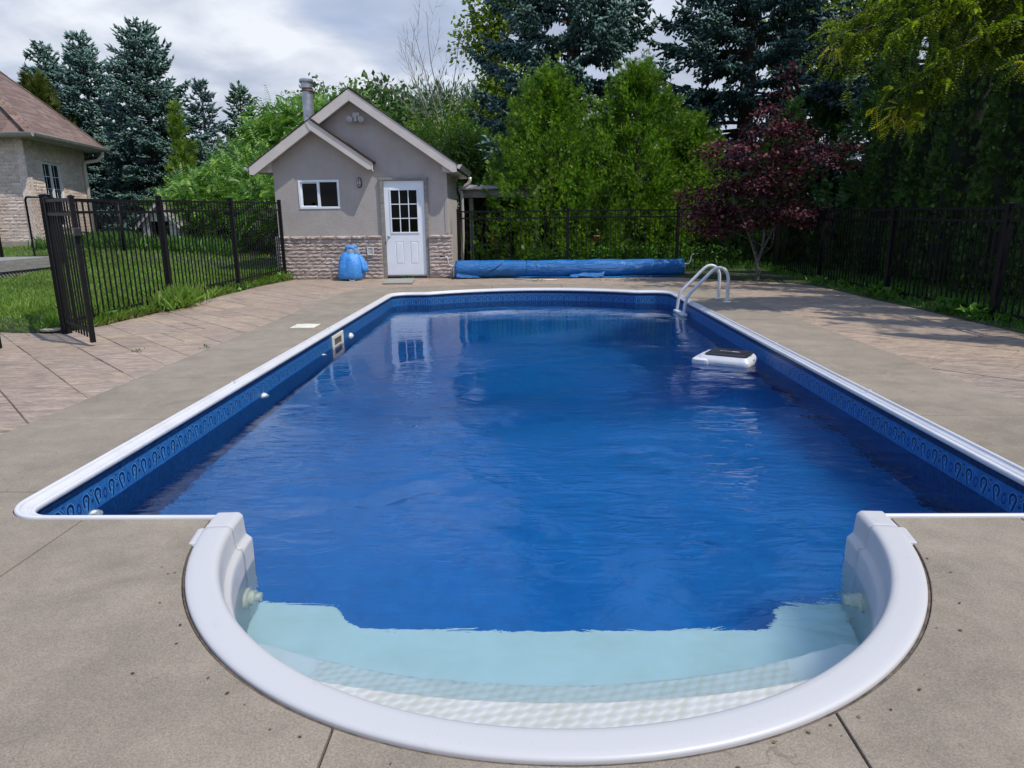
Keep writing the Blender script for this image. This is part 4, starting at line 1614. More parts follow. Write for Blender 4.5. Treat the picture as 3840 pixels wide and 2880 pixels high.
# stove pipe
ch = thing('chimney_pipe', None, None)
ch.parent = shed
cx_, cy_ = -4.785, 16.2
MB().lathe([(0.118, 2.80), (0.118, 3.99)], (cx_, cy_, 0), 28).obj('pipe', 'galvanised', ch, True).modifiers.new('e', 'EDGE_SPLIT')
MB().lathe([(0.118, 3.985), (0.155, 3.987), (0.155, 3.998), (0.112, 4.0), (0.112, 4.07)], (cx_, cy_, 0), 28).obj('pipe_collar', 'rust', ch, False)
MB().lathe([(0.125, 4.055), (0.128, 4.16), (0.145, 4.165), (0.152, 4.19), (0.152, 4.225), (0.13, 4.245), (0.10, 4.248), (0.09, 4.20)], (cx_, cy_, 0), 28).obj('pipe_cap', 'galvanised', ch, False)

# board in front of the door
mb = MB().slab([(-2.84, 13.70, 0.003), (-2.245, 13.68, 0.003), (-2.335, 14.66, 0.003), (-2.88, 14.66, 0.003)], (0, 0, 0.026))
tag(mb.obj('door_mat', 'board_wood', bevel=0.003), 'flat weathered grey board lying on the paving before the white door', 'mat')

# ------------------------------------------------------------------ blue tarp bundle
bag = thing('tarp_bundle', 'bulging bright blue tarp bundle slumped against the stone skirt beside the door', 'tarp')
rs = random.Random(3)


def lump(name, rings, seg, mat, parent, seed, fold=0.03):
    """rings: (cx, cy, rx, ry, z)"""
    r = random.Random(seed)
    V, F = [], []
    ph = [r.uniform(0, 6.28) for _ in range(8)]
    for i, (ax_, ay_, rx, ry, z) in enumerate(rings):
        for k in range(seg):
            a = 2 * math.pi * k / seg
            w = 1 + fold * math.sin(5 * a + ph[0] + i * 0.35) + fold * 0.8 * math.sin(9 * a + ph[1] - i * 0.6) + fold * 0.6 * math.sin(17 * a + ph[2] + i * 0.9) + r.uniform(-0.008, 0.008)
            V.append((ax_ + rx * w * math.cos(a), ay_ + ry * w * math.sin(a), z + 0.012 * math.sin(3 * a + i)))
    for i in range(len(rings) - 1):
        for k in range(seg):
            a = i * seg + k
            b2 = i * seg + (k + 1) % seg
            F.append((a, b2, b2 + seg, a + seg))
    F.append(tuple(range(seg - 1, -1, -1)))
    F.append(tuple((len(rings) - 1) * seg + k for k in range(seg)))
    me = bpy.data.meshes.new(name)
    me.from_pydata(V, [], F)
    o = link(name, me, mat, parent, True)
    md = o.modifiers.new('s', 'SUBSURF'); md.levels = 1; md.render_levels = 1
    return o


bx, by = -3.70, 14.72
lump('bundle_body', [(bx - .02, by, .10, .10, .0), (bx - .01, by, .255, .21, .012), (bx, by, .285, .24, .07), (bx + .012, by, .29, .24, .17), (bx + .02, by, .285, .235, .27), (bx + .025, by + .005, .27, .22, .36),
                     (bx + .02, by + .015, .245, .20, .44), (bx + .01, by + .03, .215, .18, .51), (bx + .01, by + .05, .17, .15, .56), (bx + .03, by + .06, .14, .12, .585)], 40, 'blue_tarp', bag, 2, 0.042)
lump('bundle_neck', [(bx + .02, by + .05, .195, .15, .50), (bx + .03, by + .055, .185, .15, .56), (bx + .04, by + .06, .15, .13, .605), (bx + .045, by + .06, .135, .12, .64), (bx + .03, by + .06, .11, .10, .67)], 32, 'grey_tarp', bag, 5, 0.10)
lump('bundle_top', [(bx + .02, by + .06, .12, .10, .62), (bx + .02, by + .06, .13, .11, .665), (bx + .03, by + .06, .125, .10, .70), (bx + .05, by + .06, .11, .08, .715), (bx + .05, by + .06, .05, .04, .72)], 24, 'blue_tarp', bag, 8, 0.11)
lump('loose_flap', [(bx + .27, by - .02, .09, .10, .16), (bx + .29, by - .02, .10, .11, .24), (bx + .275, by - .01, .075, .09, .34), (bx + .235, by, .05, .08, .46), (bx + .19, by + .02, .04, .06, .53)], 24, 'blue_tarp', bag, 9, 0.09)
MB().tube([(bx + .02, by - .255, .03), (bx + .05, by - .28, .012), (bx + .10, by - .285, .01), (bx + .13, by - .25, .02)], 0.006, 6).obj('cord', 'white_vinyl', bag, True)

# ------------------------------------------------------------------ solar cover reel
reel = thing('cover_reel', 'long roll of blue bubble pool cover on a white reel along the back of paving', 'pool cover')
ry_ = 14.94
V, F = [], []
seg, nx = 32, 96
rr = random.Random(6)
for i in range(nx + 1):
    x = -1.50 + (3.335 + 1.50) * i / nx
    for k in range(seg):
        a = 2 * math.pi * k / seg
        w = 0.176 + 0.004 * math.sin(3 * a + x * 2.1) + 0.005 * math.sin(x * 7 + 2 * a) + 0.004 * math.sin(x * 17 + 5 * a)
        for sx_ in (0.02, 1.105, 2.26):
            w -= 0.014 * math.exp(-((x - sx_) / 0.022) ** 2)
        if a > math.pi:                                    # belly sags to the ground
            w += 0.010 * abs(math.sin(a)) * (1 + math.sin(x * 4.1))
        V.append((x, ry_ + w * math.cos(a) * 0.96, 0.188 + w * math.sin(a)))
for i in range(nx):
    for k in range(seg):
        a = i * seg + k
        b2 = i * seg + (k + 1) % seg
        F.append((a, b2, b2 + seg, a + seg))
F.append(tuple(range(seg)))
F.append(tuple(nx * seg + k for k in range(seg)))
me = mesh_uv('cover_roll', V, F)
bm = bmesh.new(); bm.from_mesh(me); bmesh.ops.recalc_face_normals(bm, faces=bm.faces); bm.to_mesh(me); bm.free()
link('cover_roll', me, 'blue_cover', reel, True)
# diagonal outer wrap near the left end, tails on the ground
V, F = [], []
for i in range(17):
    t = i / 16
    for k in range(17):
        s = k / 16
        a = math.radians(95 + 150 * s)
        xl = -1.495
        xr = -0.42 - 0.50 * s + 0.06 * math.sin(5 * s)
        x = xl + (xr - xl) * t
        w = 0.186 + 0.003 * math.sin(8 * x)
        V.append((x, ry_ + w * math.cos(a), 0.188 + w * math.sin(a)))
for i in range(16):
    for k in range(16):
        a = i * 17 + k
        F.append((a, a + 1, a + 18, a + 17))
o = link('cover_wrap', mesh_uv('cover_wrap', V, F), 'blue_cover', reel, True)
md = o.modifiers.new('s', 'SOLIDIFY'); md.thickness = 0.004


def cloth_patch(name, pts, mat, parent, seed, amp=0.012):
    """pts: 4 corners on the ground; crumpled grid sheet"""
    r = random.Random(seed)
    A, B_, C_, D_ = [Vector(p) for p in pts]
    V, F = [], []
    nn = 14
    for i in range(nn + 1):
        for k in range(nn + 1):
            s, t = i / nn, k / nn
            p = (A * (1 - s) + B_ * s) * (1 - t) + (D_ * (1 - s) + C_ * s) * t
            p.z += amp * (math.sin(s * 9 + seed) * math.sin(t * 7 + seed * 2) + 0.6 * math.sin(s * 21 + t * 13)) + amp * 1.2
            V.append(tuple(p))
    for i in range(nn):
        for k in range(nn):
            a = i * (nn + 1) + k
            F.append((a, a + 1, a + nn + 2, a + nn + 1))
    o = link(name, mesh_uv(name, V, F), mat, parent, True)
    md = o.modifiers.new('s', 'SOLIDIFY'); md.thickness = 0.003
    return o


cloth_patch('cover_tail', [(-1.48, ry_ - 0.17, 0.15), (-1.12, ry_ - 0.12, 0.09), (-0.95, ry_ - 0.17, 0.012), (-1.48, ry_ - 0.20, 0.012)], 'blue_cover', reel, 1, 0.006)
cloth_patch('cover_tail', [(0.95, ry_ - 0.155, 0.06), (1.66, ry_ - 0.18, 0.10), (1.62, ry_ - 0.26, 0.012), (0.90, ry_ - 0.28, 0.012)], 'blue_cover', reel, 4, 0.014)
cloth_patch('cover_tail', [(-0.25, ry_ - 0.14, 0.012), (3.36, ry_ - 0.14, 0.012), (3.38, ry_ - 0.25, 0.01), (0.1, ry_ - 0.24, 0.01)], 'blue_cover', reel, 7, 0.008)
for sx_ in (0.02, 1.105, 2.26):
    pts = [(sx_, ry_ + 0.165 * math.cos(a), 0.188 + 0.169 * math.sin(a)) for a in np.linspace(0, 2 * math.pi, 24)]
    MB().tube(pts, 0.008, 6).obj('strap', 'blue_cover', reel, True)
for sx_, sg in ((-1.54, -1), (3.372, 1)):
    st = thing('reel_stand', None, None)
    st.parent = reel
    MB().tube([(sx_, ry_, 0.02), (sx_, ry_, 0.26)], 0.021, 10).obj('upright', 'white_vinyl', st, True)
    MB().tube([(sx_, ry_ - 0.22, 0.02), (sx_, ry_ + 0.22, 0.02)], 0.020, 10).obj('foot', 'white_vinyl', st, True)
    for q in (-0.22, 0.22):
        MB().box(sx_ - 0.026, sx_ + 0.026, ry_ + q - 0.03, ry_ + q + 0.03, 0.0, 0.044).obj('foot_cap', 'black_plastic', st)
    MB().tube([(sx_ - 0.06 * sg, ry_, 0.25), (sx_ + 0.06 * sg, ry_, 0.25)], 0.028, 10).obj('bearing', 'white_vinyl', st, True)
    dzc_ = 0.22
    dyc_ = -0.02
    pts = [(sx_ + 0.06 * sg, ry_, 0.25), (sx_ + 0.085 * sg, ry_ + dyc_ * 0.1, 0.262), (sx_ + 0.115 * sg, ry_ + dyc_ * 0.5, 0.33), (sx_ + 0.12 * sg, ry_ + dyc_, 0.40), (sx_ + 0.14 * sg, ry_ + dyc_, 0.455), (sx_ + 0.19 * sg, ry_ + dyc_, 0.465)]
    MB().tube(pts, 0.013, 8).obj('crank_arm', 'white_vinyl', st, True)
    MB().tube([(sx_ + 0.18 * sg, ry_ + dyc_, 0.465), (sx_ + 0.29 * sg, ry_ + dyc_, 0.463)], 0.017, 8).obj('crank_grip', 'black_plastic', st, True)

tag(MB().tube([(-0.26, 14.55, 0.012), (0.05, 14.30, 0.012), (0.28, 14.18, 0.012), (0.62, 14.17, 0.012)], 0.011, 8).obj('white_tube', 'white_vinyl', None, True),
    'thin white tube lying on the paving in front of the blue roll', 'tube')

# skimmer lid set in the deck
lid = thing('skimmer_lid', 'cream skimmer lid set into the left deck beside the coping', 'lid')
MB().slab([(-2.835, 8.165, 0.001), (-2.545, 8.165, 0.001), (-2.545, 8.46, 0.001), (-2.835, 8.46, 0.001)], (0, 0, 0.007)).obj('lid_frame', 'cream_plastic', lid, bevel=0.002)
MB().lathe([(0.128, 0.008), (0.128, 0.013), (0.118, 0.016), (0.03, 0.0165)], (-2.69, 8.312, 0), 32).obj('lid_disc', 'cream_plastic', lid)

# ------------------------------------------------------------------ ladder
lad = thing('pool_ladder', 'white tubular pool ladder arching over the coping at far right corner', 'ladder')
for yy in (10.35, 10.83):
    raw = [(2.985, 0.0), (2.988, 0.20), (2.985, 0.34), (2.965, 0.42), (2.925, 0.475), (2.865, 0.505), (2.80, 0.498), (2.745, 0.462), (2.68, 0.398), (2.60, 0.315), (2.52, 0.230), (2.45, 0.158), (2.405, 0.095), (2.375, 0.01), (2.363, -0.08), (2.358, -0.20), (2.36, -0.75)]
    pts = []
    P_ = [Vector((a, yy, b2)) for a, b2 in raw]
    for i in range(len(P_) - 1):       # catmull rom
        p0, p1, p2, p3 = P_[max(0, i - 1)], P_[i], P_[i + 1], P_[min(len(P_) - 1, i + 2)]
        for k in range(4):
            t = k / 4
            pts.append(0.5 * ((2 * p1) + (p2 - p0) * t + (2 * p0 - 5 * p1 + 4 * p2 - p3) * t * t + (3 * p1 - p0 - 3 * p2 + p3) * t ** 3))
    pts.append(P_[-1])
    MB().tube(pts, 0.0245, 14).obj('rail', 'white_vinyl', lad, True)
    MB().lathe([(0.062, 0.0005), (0.062, 0.008), (0.045, 0.016), (0.028, 0.020)], (2.985, yy, 0), 24).obj('flange', 'white_vinyl', lad, True)
for zz in (-0.178, -0.46, -0.72):
    MB().box(2.305, 2.40, 10.30, 10.88, zz - 0.03, zz + 0.012).obj('rung', 'white_vinyl', lad, bevel=0.010)

# ------------------------------------------------------------------ floating skimmer robot
rob = thing('pool_robot', 'white floating skimmer robot with black solar top near the right wall', 'pool robot')
rob.location = (2.075, 7.06, -0.205)
rob.scale = (0.90, 0.86, 0.86)
rob.rotation_euler = (0, 0, math.radians(-31))
# local x = length, y = width


def rrect(hx, hy, r, n=6, cx=0, cy=0):
    out = []
    for (sx_, sy_, a0) in ((1, 1, 0), (-1, 1, 90), (-1, -1, 180), (1, -1, 270)):
        for i in range(n + 1):
            a = math.radians(a0 + 90 * i / n)
            out.append((cx + sx_ * (hx - r) + r * math.cos(a), cy + sy_ * (hy - r) + r * math.sin(a)))
    return out


def stack(name, layers, mat, parent, smooth=True):
    V, F = [], []
    k = len(layers[0][0])
    for poly, z in layers:
        V += [(p[0], p[1], (z(p[0]) if callable(z) else z)) for p in poly]
    for i in range(len(layers) - 1):
        for j in range(k):
            a, b2 = i * k + j, i * k + (j + 1) % k
            F.append((a, b2, b2 + k, a + k))
    F.append(tuple(reversed(range(k))))
    F.append(tuple((len(layers) - 1) * k + j for j in range(k)))
    me = bpy.data.meshes.new(name)
    me.from_pydata(V, [], F)
    o = link(name, me, mat, parent, smooth)
    if smooth:
        o.modifiers.new('e', 'EDGE_SPLIT').split_angle = math.radians(45)
    return o


rh = lambda base: (lambda x: base - 0.012 * (0.3 - x) / 0.6)
stack('hull', [(rrect(0.285, 0.225, 0.05), -0.06), (rrect(0.298, 0.238, 0.055), -0.01), (rrect(0.298, 0.238, 0.055), 0.035), (rrect(0.285, 0.222, 0.055), 0.055), (rrect(0.272, 0.205, 0.05), 0.075), (rrect(0.262, 0.195, 0.05), 0.088)], 'white_vinyl', rob)
stack('float_pod', [(rrect(0.10, 0.25, 0.06, cx=-0.24), -0.05), (rrect(0.11, 0.262, 0.06, cx=-0.24), 0.0), (rrect(0.105, 0.258, 0.06, cx=-0.24), 0.035), (rrect(0.085, 0.235, 0.06, cx=-0.24), 0.052)], 'white_vinyl', rob)
stack('top_shell', [(rrect(0.235, 0.185, 0.04, cx=0.02), 0.082), (rrect(0.238, 0.188, 0.045, cx=0.02), 0.100), (rrect(0.222, 0.172, 0.045, cx=0.02), 0.114), (rrect(0.205, 0.155, 0.04, cx=0.02), 0.118)], 'black_plastic', rob)
stack('solar_panel', [(rrect(0.198, 0.148, 0.02, cx=0.02), 0.1185), (rrect(0.198, 0.148, 0.02, cx=0.02), 0.1205)], 'solar_black', rob, False)
mb = MB()
for (a, b2, w) in ((-0.10, -0.085, .012), (-0.08, -0.03, .006), (-0.025, 0.02, .006), (0.03, 0.10, .016), (0.105, 0.12, .010)):
    mb.box(a + 0.02, b2 + 0.02, -w, w, 0.121, 0.1216)
mb.obj('printed_mark', 'print_grey', rob)
MB().box(0.258, 0.266, -0.03, 0.03, 0.072, 0.094).obj('power_button', 'teal_plastic', rob, bevel=0.003)
MB().lathe([(0.014, 0), (0.014, 0.004)], (0.298, 0.0, 0.040), 14, 'X').obj('charge_port', 'black_plastic', rob)
MB().box(-0.08, 0.16, -0.2415, -0.2385, 0.004, 0.016).obj('side_vent', 'print_grey', rob)

# ------------------------------------------------------------------ ornamental fences
def fence_panel(parent, P, Q, zb_, zt_, npk, rails=(0.0, -0.145), bot=0.10, pick=0.0075, rail_h=0.016, prot=0.0, below=0.08):
    """P,Q plan points; zb at P/Q base, zt top"""
    P, Q = Vector(P), Vector(Q)
    d = (Q - P)
    L = d.length
    d.normalize()
    nn = Vector((-d.y, d.x))

    def rail(za, zc, hh, th_):
        a, b2 = Vector((P.x, P.y, za)), Vector((Q.x, Q.y, zc))
        c = (a + b2) / 2
        ax = (b2 - a) / 2
        MB().obox(c, ax, Vector((nn.x, nn.y, 0)) * th_, Vector((0, 0, hh))).obj('rail', 'black_metal', parent)
    for r_ in rails:
        rail(zt_[0] + r_, zt_[1] + r_, rail_h, 0.014)
    rail(zb_[0] + bot, zb_[1] + bot, rail_h, 0.014)
    h = zt_[0] - zb_[0]
    me = MB().box(-pick, pick, -pick, pick, 0, 1.0).mesh('picket')
    me.materials.append(MAT['black_metal'])
    for i in range(npk):
        t = (i + 0.5) / npk
        o = link('picket', me, None, parent)
        zz0 = zb_[0] + (zb_[1] - zb_[0]) * t + bot - below
        zz1 = zt_[0] + (zt_[1] - zt_[0]) * t - 0.002 + prot
        p = P + d * (L * t)
        o.location = (p.x, p.y, zz0)
        o.scale = (1, 1, zz1 - zz0)
        o.rotation_euler = (0, 0, math.atan2(d.y, d.x))


def fpost(parent, x, y, z0, z1, r=0.028, rot=0.0, name='post'):
    mb = MB().box(-r, r, -r, r, 0, z1 - z0)
    mb.box(-r - 0.006, r + 0.006, -r - 0.006, r + 0.006, z1 - z0 + 0.0005, z1 - z0 + 0.012)
    n = len(mb.V)
    mb.V += [(-r - 0.006, -r - 0.006, z1 - z0 + 0.0125), (r + 0.006, -r - 0.006, z1 - z0 + 0.0125), (r + 0.006, r + 0.006, z1 - z0 + 0.0125), (-r - 0.006, r + 0.006, z1 - z0 + 0.0125), (0, 0, z1 - z0 + 0.028)]
    mb.F += [(n, n + 1, n + 4), (n + 1, n + 2, n + 4), (n + 2, n + 3, n + 4), (n + 3, n, n + 4)]
    o = mb.obj(name, 'black_metal', parent)
    o.location = (x, y, z0)
    o.rotation_euler = (0, 0, rot)
    return o


GRP = 'black picket fences round the pool yard'
fL = thing('picket_fence', 'black metal picket fence between the lawn and pool house left corner', 'fence', GRP)
PL = [(-5.40, 7.95), (-5.33, 10.30), (-5.25, 12.63), (-5.175, 14.92)]
PZ0 = [0.03, 0.09, 0.10, 0.12]
PZ1 = [1.555, 1.585, 1.615, 1.625]
for i, (x, y) in enumerate(PL):
    fpost(fL, x, y, PZ0[i] - 0.1, PZ1[i] + (0.02 if i else 0.0), 0.040 if i == 0 else 0.030)
for i in range(3):
    zt0 = (1.535, 1.565, 1.595)[i]
    a, b2 = Vector(PL[i]), Vector(PL[i + 1])
    d = (b2 - a).normalized() * 0.03
    fence_panel(fL, a + d, b2 - d, (PZ0[i] + 0.03, PZ0[i] + 0.03 + 0.03), (zt0 - 0.015, zt0 - 0.005 + 0.01), 21, bot=0.07, below=0.05)

gate = thing('fence_gate', 'open black picket gate leaf swung onto the stamped paving at the left', 'gate')
ga, gb = Vector((-5.345, 7.88)), Vector((-4.56, 7.10))
gd = (gb - ga).normalized()
rot = math.atan2(gd.y, gd.x)
fpost(gate, ga.x, ga.y, 0.06, 1.52, 0.024, rot, 'hinge_stile')
fpost(gate, gb.x, gb.y, 0.035, 1.51, 0.024, rot, 'latch_stile')
fence_panel(gate, ga + gd * 0.03, gb - gd * 0.03, (0.05, 0.05), (1.50, 1.49), 9, bot=0.10)
for zz in (1.28, 0.30):
    MB().obox((-5.375, 7.915, zz), gd.to_3d() * 0.05, Vector((-gd.y, gd.x, 0)) * 0.02, (0, 0, 0.022)).obj('hinge', 'black_plastic', gate, bevel=0.004)
MB().obox((gb.x + 0.03, gb.y - 0.03, 1.17), gd.to_3d() * 0.03, Vector((-gd.y, gd.x, 0)) * 0.03, (0, 0, 0.04)).obj('latch', 'black_plastic', gate, bevel=0.004)
MB().tube([(gb.x + 0.02, gb.y, 1.17), (gb.x + 0.12, gb.y + 0.02, 1.165)], 0.007, 6).obj('latch_bar', 'black_metal', gate)

fN = thing('picket_fence', 'black picket fence post and panel cut by the left edge of photo', 'fence', GRP)
fpost(fN, -5.50, 6.98, 0.0, 1.53, 0.030)
fpost(fN, -5.56, 4.60, 0.0, 1.50, 0.030)
fence_panel(fN, (-5.50, 6.93), (-5.56, 4.63), (0.02, 0.02), (1.50, 1.49), 21, bot=0.09)
MB().box(-5.475, -5.43, 6.95, 7.01, 0.60, 0.64).obj('latch_catch', 'black_plastic', fN)

fB = thing('picket_fence', 'black picket fence behind the blue cover roll and bright green cedars', 'fence', GRP)
bxs = [-1.49, 0.93, 3.35, 5.55]
for x in bxs:
    fpost(fB, x, 15.68, -0.02, 1.425, 0.030)
for a, b2 in zip(bxs[:-1], bxs[1:]):
    fence_panel(fB, (a + .03, 15.68), (b2 - .03, 15.68), (0.02, 0.02), (1.385, 1.375), 22 if b2 - a > 2.3 else 20, bot=0.10, pick=0.0065)
fR = thing('picket_fence', 'black picket fence in deep shade along the tall cedar hedge at right', 'fence', GRP)
rys = [15.60, 13.22, 10.72, 8.22, 5.75, 3.30]
for i, y in enumerate(rys):
    fpost(fR, 5.50, y, -0.02, 1.345 if i else 1.36, 0.032)
for a, b2 in zip(rys[:-1], rys[1:]):
    fence_panel(fR, (5.50, a - .03), (5.50, b2 + .03), (0.02, 0.02), (1.315, 1.305), 22, bot=0.10, pick=0.0075)

# ------------------------------------------------------------------ chain link fence and its open gate
def chain_link(parent, P, Q, z0, z1, s=0.07, w=0.0022):
    """z0,z1: base and top at P and Q"""
    P, Q = Vector(P), Vector(Q)
    L = (Q - P).length
    d = (Q - P).normalized()
    V, F = [], []
    nn = Vector((-d.y, d.x))

    def pt(u, v):
        t = u / L
        zb_ = z0[0] + (z0[1] - z0[0]) * t
        return Vector((P.x + d.x * u, P.y + d.y * u, zb_ + v))
    H = z1[0] - z0[0]
    k = int((L + H) / s)
    for sg in (1, -1):
        for i in range(k + 1):
            u0 = i * s - (H if sg > 0 else 0)
            # line u = u0 + v  or u = u0 - v
            va, vb = 0.0, H
            if sg > 0:
                va, vb = max(0, -u0), min(H, L - u0)
                a, b2 = (u0 + va, va), (u0 + vb, vb)
            else:
                va, vb = max(0, u0 - L), min(H, u0)
                a, b2 = (u0 - va, va), (u0 - vb, vb)
            if vb - va < 0.03:
                continue
            p, q = pt(*a), pt(*b2)
            n0 = len(V)
            off1 = Vector((d.x, d.y, 0)) * w
            off2 = Vector((nn.x, nn.y, 0)) * w * 1.2
            for e in (p, q):
                V.extend([tuple(e - off1), tuple(e + off1), tuple(e + off2)])
            F.extend([(n0, n0 + 1, n0 + 4, n0 + 3), (n0 + 1, n0 + 2, n0 + 5, n0 + 4), (n0 + 2, n0, n0 + 3, n0 + 5)])
    me = bpy.data.meshes.new('wire_mesh')
    me.from_pydata(V, [], F)
    tag(link('wire_mesh', me, 'black_metal', parent), kind='stuff')


cl_ = thing('chain_link_fence', 'black chain link fence running back across the lawn behind the pickets', 'fence')
A_, B_, C_ = (-9.35, 14.0), (-10.25, 20.0), (-10.85, 24.0)
za = [(0.40, 1.70), (0.45, 1.68), (0.50, 1.66)]
chain_link(cl_, A_, C_, (0.40, 0.50), (1.69, 1.66))
MB().tube([(A_[0], A_[1], 1.70), (C_[0], C_[1], 1.66)], 0.021, 8).obj('top_rail', 'black_metal', cl_, True)
for (p, z0_, z1_) in ((A_, 0.3, 1.74), (B_, 0.35, 1.70), (C_, 0.4, 1.69), ((-9.80, 17.0), 0.35, 1.70)):
    MB().tube([(p[0], p[1], z0_), (p[0], p[1], z1_)], 0.030, 10).obj('post', 'black_metal', cl_, True)
cg_ = thing('chain_link_gate', 'black chain link gate leaf standing between brick house and picket gate', 'gate')
g0, g1 = (-9.42, 14.0), (-10.30, 14.55)
pts = [(g0[0], g0[1], 0.50), (g0[0], g0[1], 1.74), (g1[0] + 0.06, g1[1] - 0.04, 1.77), (g1[0], g1[1], 1.72), (g1[0], g1[1], 0.50), (g0[0], g0[1], 0.50)]
MB().tube(pts, 0.022, 8).obj('gate_frame', 'black_metal', cg_, True)
chain_link(cg_, g0, g1, (0.52, 0.52), (1.73, 1.73))
cn = thing('chain_link_fence', 'black chain link fence post with mesh at far left beside the grey deck', 'fence')
MB().tube([(-9.98, 13.2, 0.35), (-9.98, 13.2, 1.80)], 0.032, 10).obj('post', 'black_metal', cn, True)
MB().tube([(-9.98, 13.2, 1.78), (-11.6, 12.9, 1.78)], 0.021, 8).obj('top_rail', 'black_metal', cn, True)
chain_link(cn, (-9.98, 13.2), (-11.6, 12.9), (0.45, 0.45), (1.76, 1.76))

# ------------------------------------------------------------------ low wooden deck with lattice
dk = thing('wooden_deck', 'low weathered grey wooden deck with diamond lattice skirt on left lawn', 'deck')
ex = -9.05
MB().box(ex - 0.04, ex, 9.6, 13.30, 0.432, 0.590).obj('fascia_board', 'deck_wood', dk, bevel=0.004)
MB().box(-12.5, ex - 0.042, 13.262, 13.30, 0.432, 0.590).obj('fascia_board', 'deck_wood', dk, bevel=0.004)
for i in range(24):
    x = ex - 0.005 - i * 0.145
    MB().box(x - 0.14, x, 9.6, 13.32, 0.5905, 0.625).obj('deck_board', 'deck_wood', dk)
LW = 0.014
for sg in (-1, 1):
    i = 0
    u = -0.3
    while u < 3.7 + 0.3:
        v0, v1 = 0.14, 0.432
        ya, yb = 9.6 + u, 9.6 + u + sg * (v1 - v0)
        u += 0.085
        if min(ya, yb) < 10.9 or max(ya, yb) > 13.29:
            continue
        a = Vector((ex - 0.030 - (0.010 if sg > 0 else 0.0), ya, v0))
        b2 = Vector((a.x, yb, v1))
        dd = (b2 - a)
        MB().obox((a + b2) / 2, dd / 2, Vector((0.0045, 0, 0)), Vector((0, dd.z, -dd.y)).normalized() * LW).obj('lattice_slat', 'deck_wood', dk)
for yy in (11.0, 12.2, 13.24):
    MB().box(ex - 0.13, ex - 0.05, yy - 0.045, yy + 0.045, 0.0, 0.43).obj('post', 'deck_wood', dk)

# ------------------------------------------------------------------ brick house at left
hs = thing('brick_house', 'tan brick house corner with brown shingled hip roof at far left', 'house')
C1 = Vector((-13.80, 19.75))
C2 = Vector((-14.60, 23.75))
A0 = Vector((-17.6, 19.55))
zb_, zt_ = 0.50, 3.52
for (p, q, nm) in ((A0, C1, 'a'), (C1, C2, 'b')):
    d = (q - p)
    L = d.length
    d.normalize()
    nn = Vector((d.y, -d.x))            # outward
    inn = Vector((-nn.x, -nn.y, 0)) * 0.2
    if nm == 'a':
        MB().slab([(p.x, p.y, 0.2), (q.x, q.y, 0.2), (q.x, q.y, zt_), (p.x, p.y, zt_)], inn).obj('wall', 'house_brick', hs)
    else:
        # wall B has the window opening
        w0, w1, wz0, wz1 = 1.0, 2.2, 1.12, 2.98
        V, F = tri_fill([(0, 0.2), (L, 0.2), (L, zt_), (0, zt_)], [hole_rect(w0, w1, wz0, wz1)], 0)
        n = len(V)
        VV = [(p.x + d.x * x, p.y + d.y * x, z) for (x, z, _) in V]
        VV += [(v_[0] + inn.x, v_[1] + inn.y, v_[2]) for v_ in VV]
        FF = list(F) + [tuple(n + i for i in reversed(f)) for f in F]
        for i in range(4):
            j = (i + 1) % 4
            FF += [(i, j, n + j, n + i), (4 + i, n + 4 + i, n + 4 + j, 4 + j)]
        me = mesh_uv('wall', VV, FF)
        bm = bmesh.new(); bm.from_mesh(me); bmesh.ops.recalc_face_normals(bm, faces=bm.faces); bm.to_mesh(me); bm.free()
        link('wall', me, 'house_brick', hs)
MB().slab([(C2.x, C2.y, 0.2), (C2.x, C2.y, zt_), (C2.x - 3.6, C2.y + 0.4, zt_), (C2.x - 3.6, C2.y + 0.4, 0.2)], (0, -0.2, 0)).obj('wall', 'house_brick', hs)
MB().slab([(A0.x - 0.0, A0.y - 0.025, 0.2), (C1.x + 0.03, C1.y - 0.025, 0.2), (C1.x + 0.03, C1.y - 0.025, 0.72), (A0.x, A0.y - 0.025, 0.72)], (0, 0.1, 0)).obj('foundation', 'foundation', hs)
MB().slab([(C1.x + 0.03, C1.y - 0.02, 0.2), (C2.x + 0.03, C2.y, 0.2), (C2.x + 0.03, C2.y, 0.68), (C1.x + 0.03, C1.y - 0.02, 0.68)], (-0.1, 0, 0)).obj('foundation', 'foundation', hs)

# bricks
rs = random.Random(17)
BH = 0.094
bank = []
for l in (0.16, 0.24, 0.30, 0.36):
    for q in range(3):
        me = rough_block(l - 0.012, BH - 0.012, 0.014, 200 + int(l * 100) + q, 4, 2)
        me.materials.clear(); me.materials.append(MAT['house_brick'])
        me.name = 'brick'
        bank.append((l, me))
placed = []
for (p, q, nm) in ((A0, C1, 'a'), (C1, C2, 'b')):
    d = (q - p); L = d.length; d.normalize()
    nn = Vector((d.y, -d.x))
    i = 0
    z = 0.735
    while z < 3.45:
        u = -rs.random() * 0.2 if nm == 'a' else 0.0
        while u < L:
            l, me = rs.choice(bank)
            ok = u >= 0 and u + l <= L + 0.02
            if nm == 'b' and u + l > 1.0 and u < 2.2 and 1.03 < z < 2.98:
                ok = False
            if nm == 'a' and u < L - 2.3:
                ok = False
            if ok:
                placed.append((z, u, l, me, p, d, nn, nm))
            u += l
        z += BH
        i += 1
placed.sort(key=lambda t: (0 if t[7] == 'a' else 1, t[1] if t[7] == 'b' else 0))
stuffb = MB()
na = 0
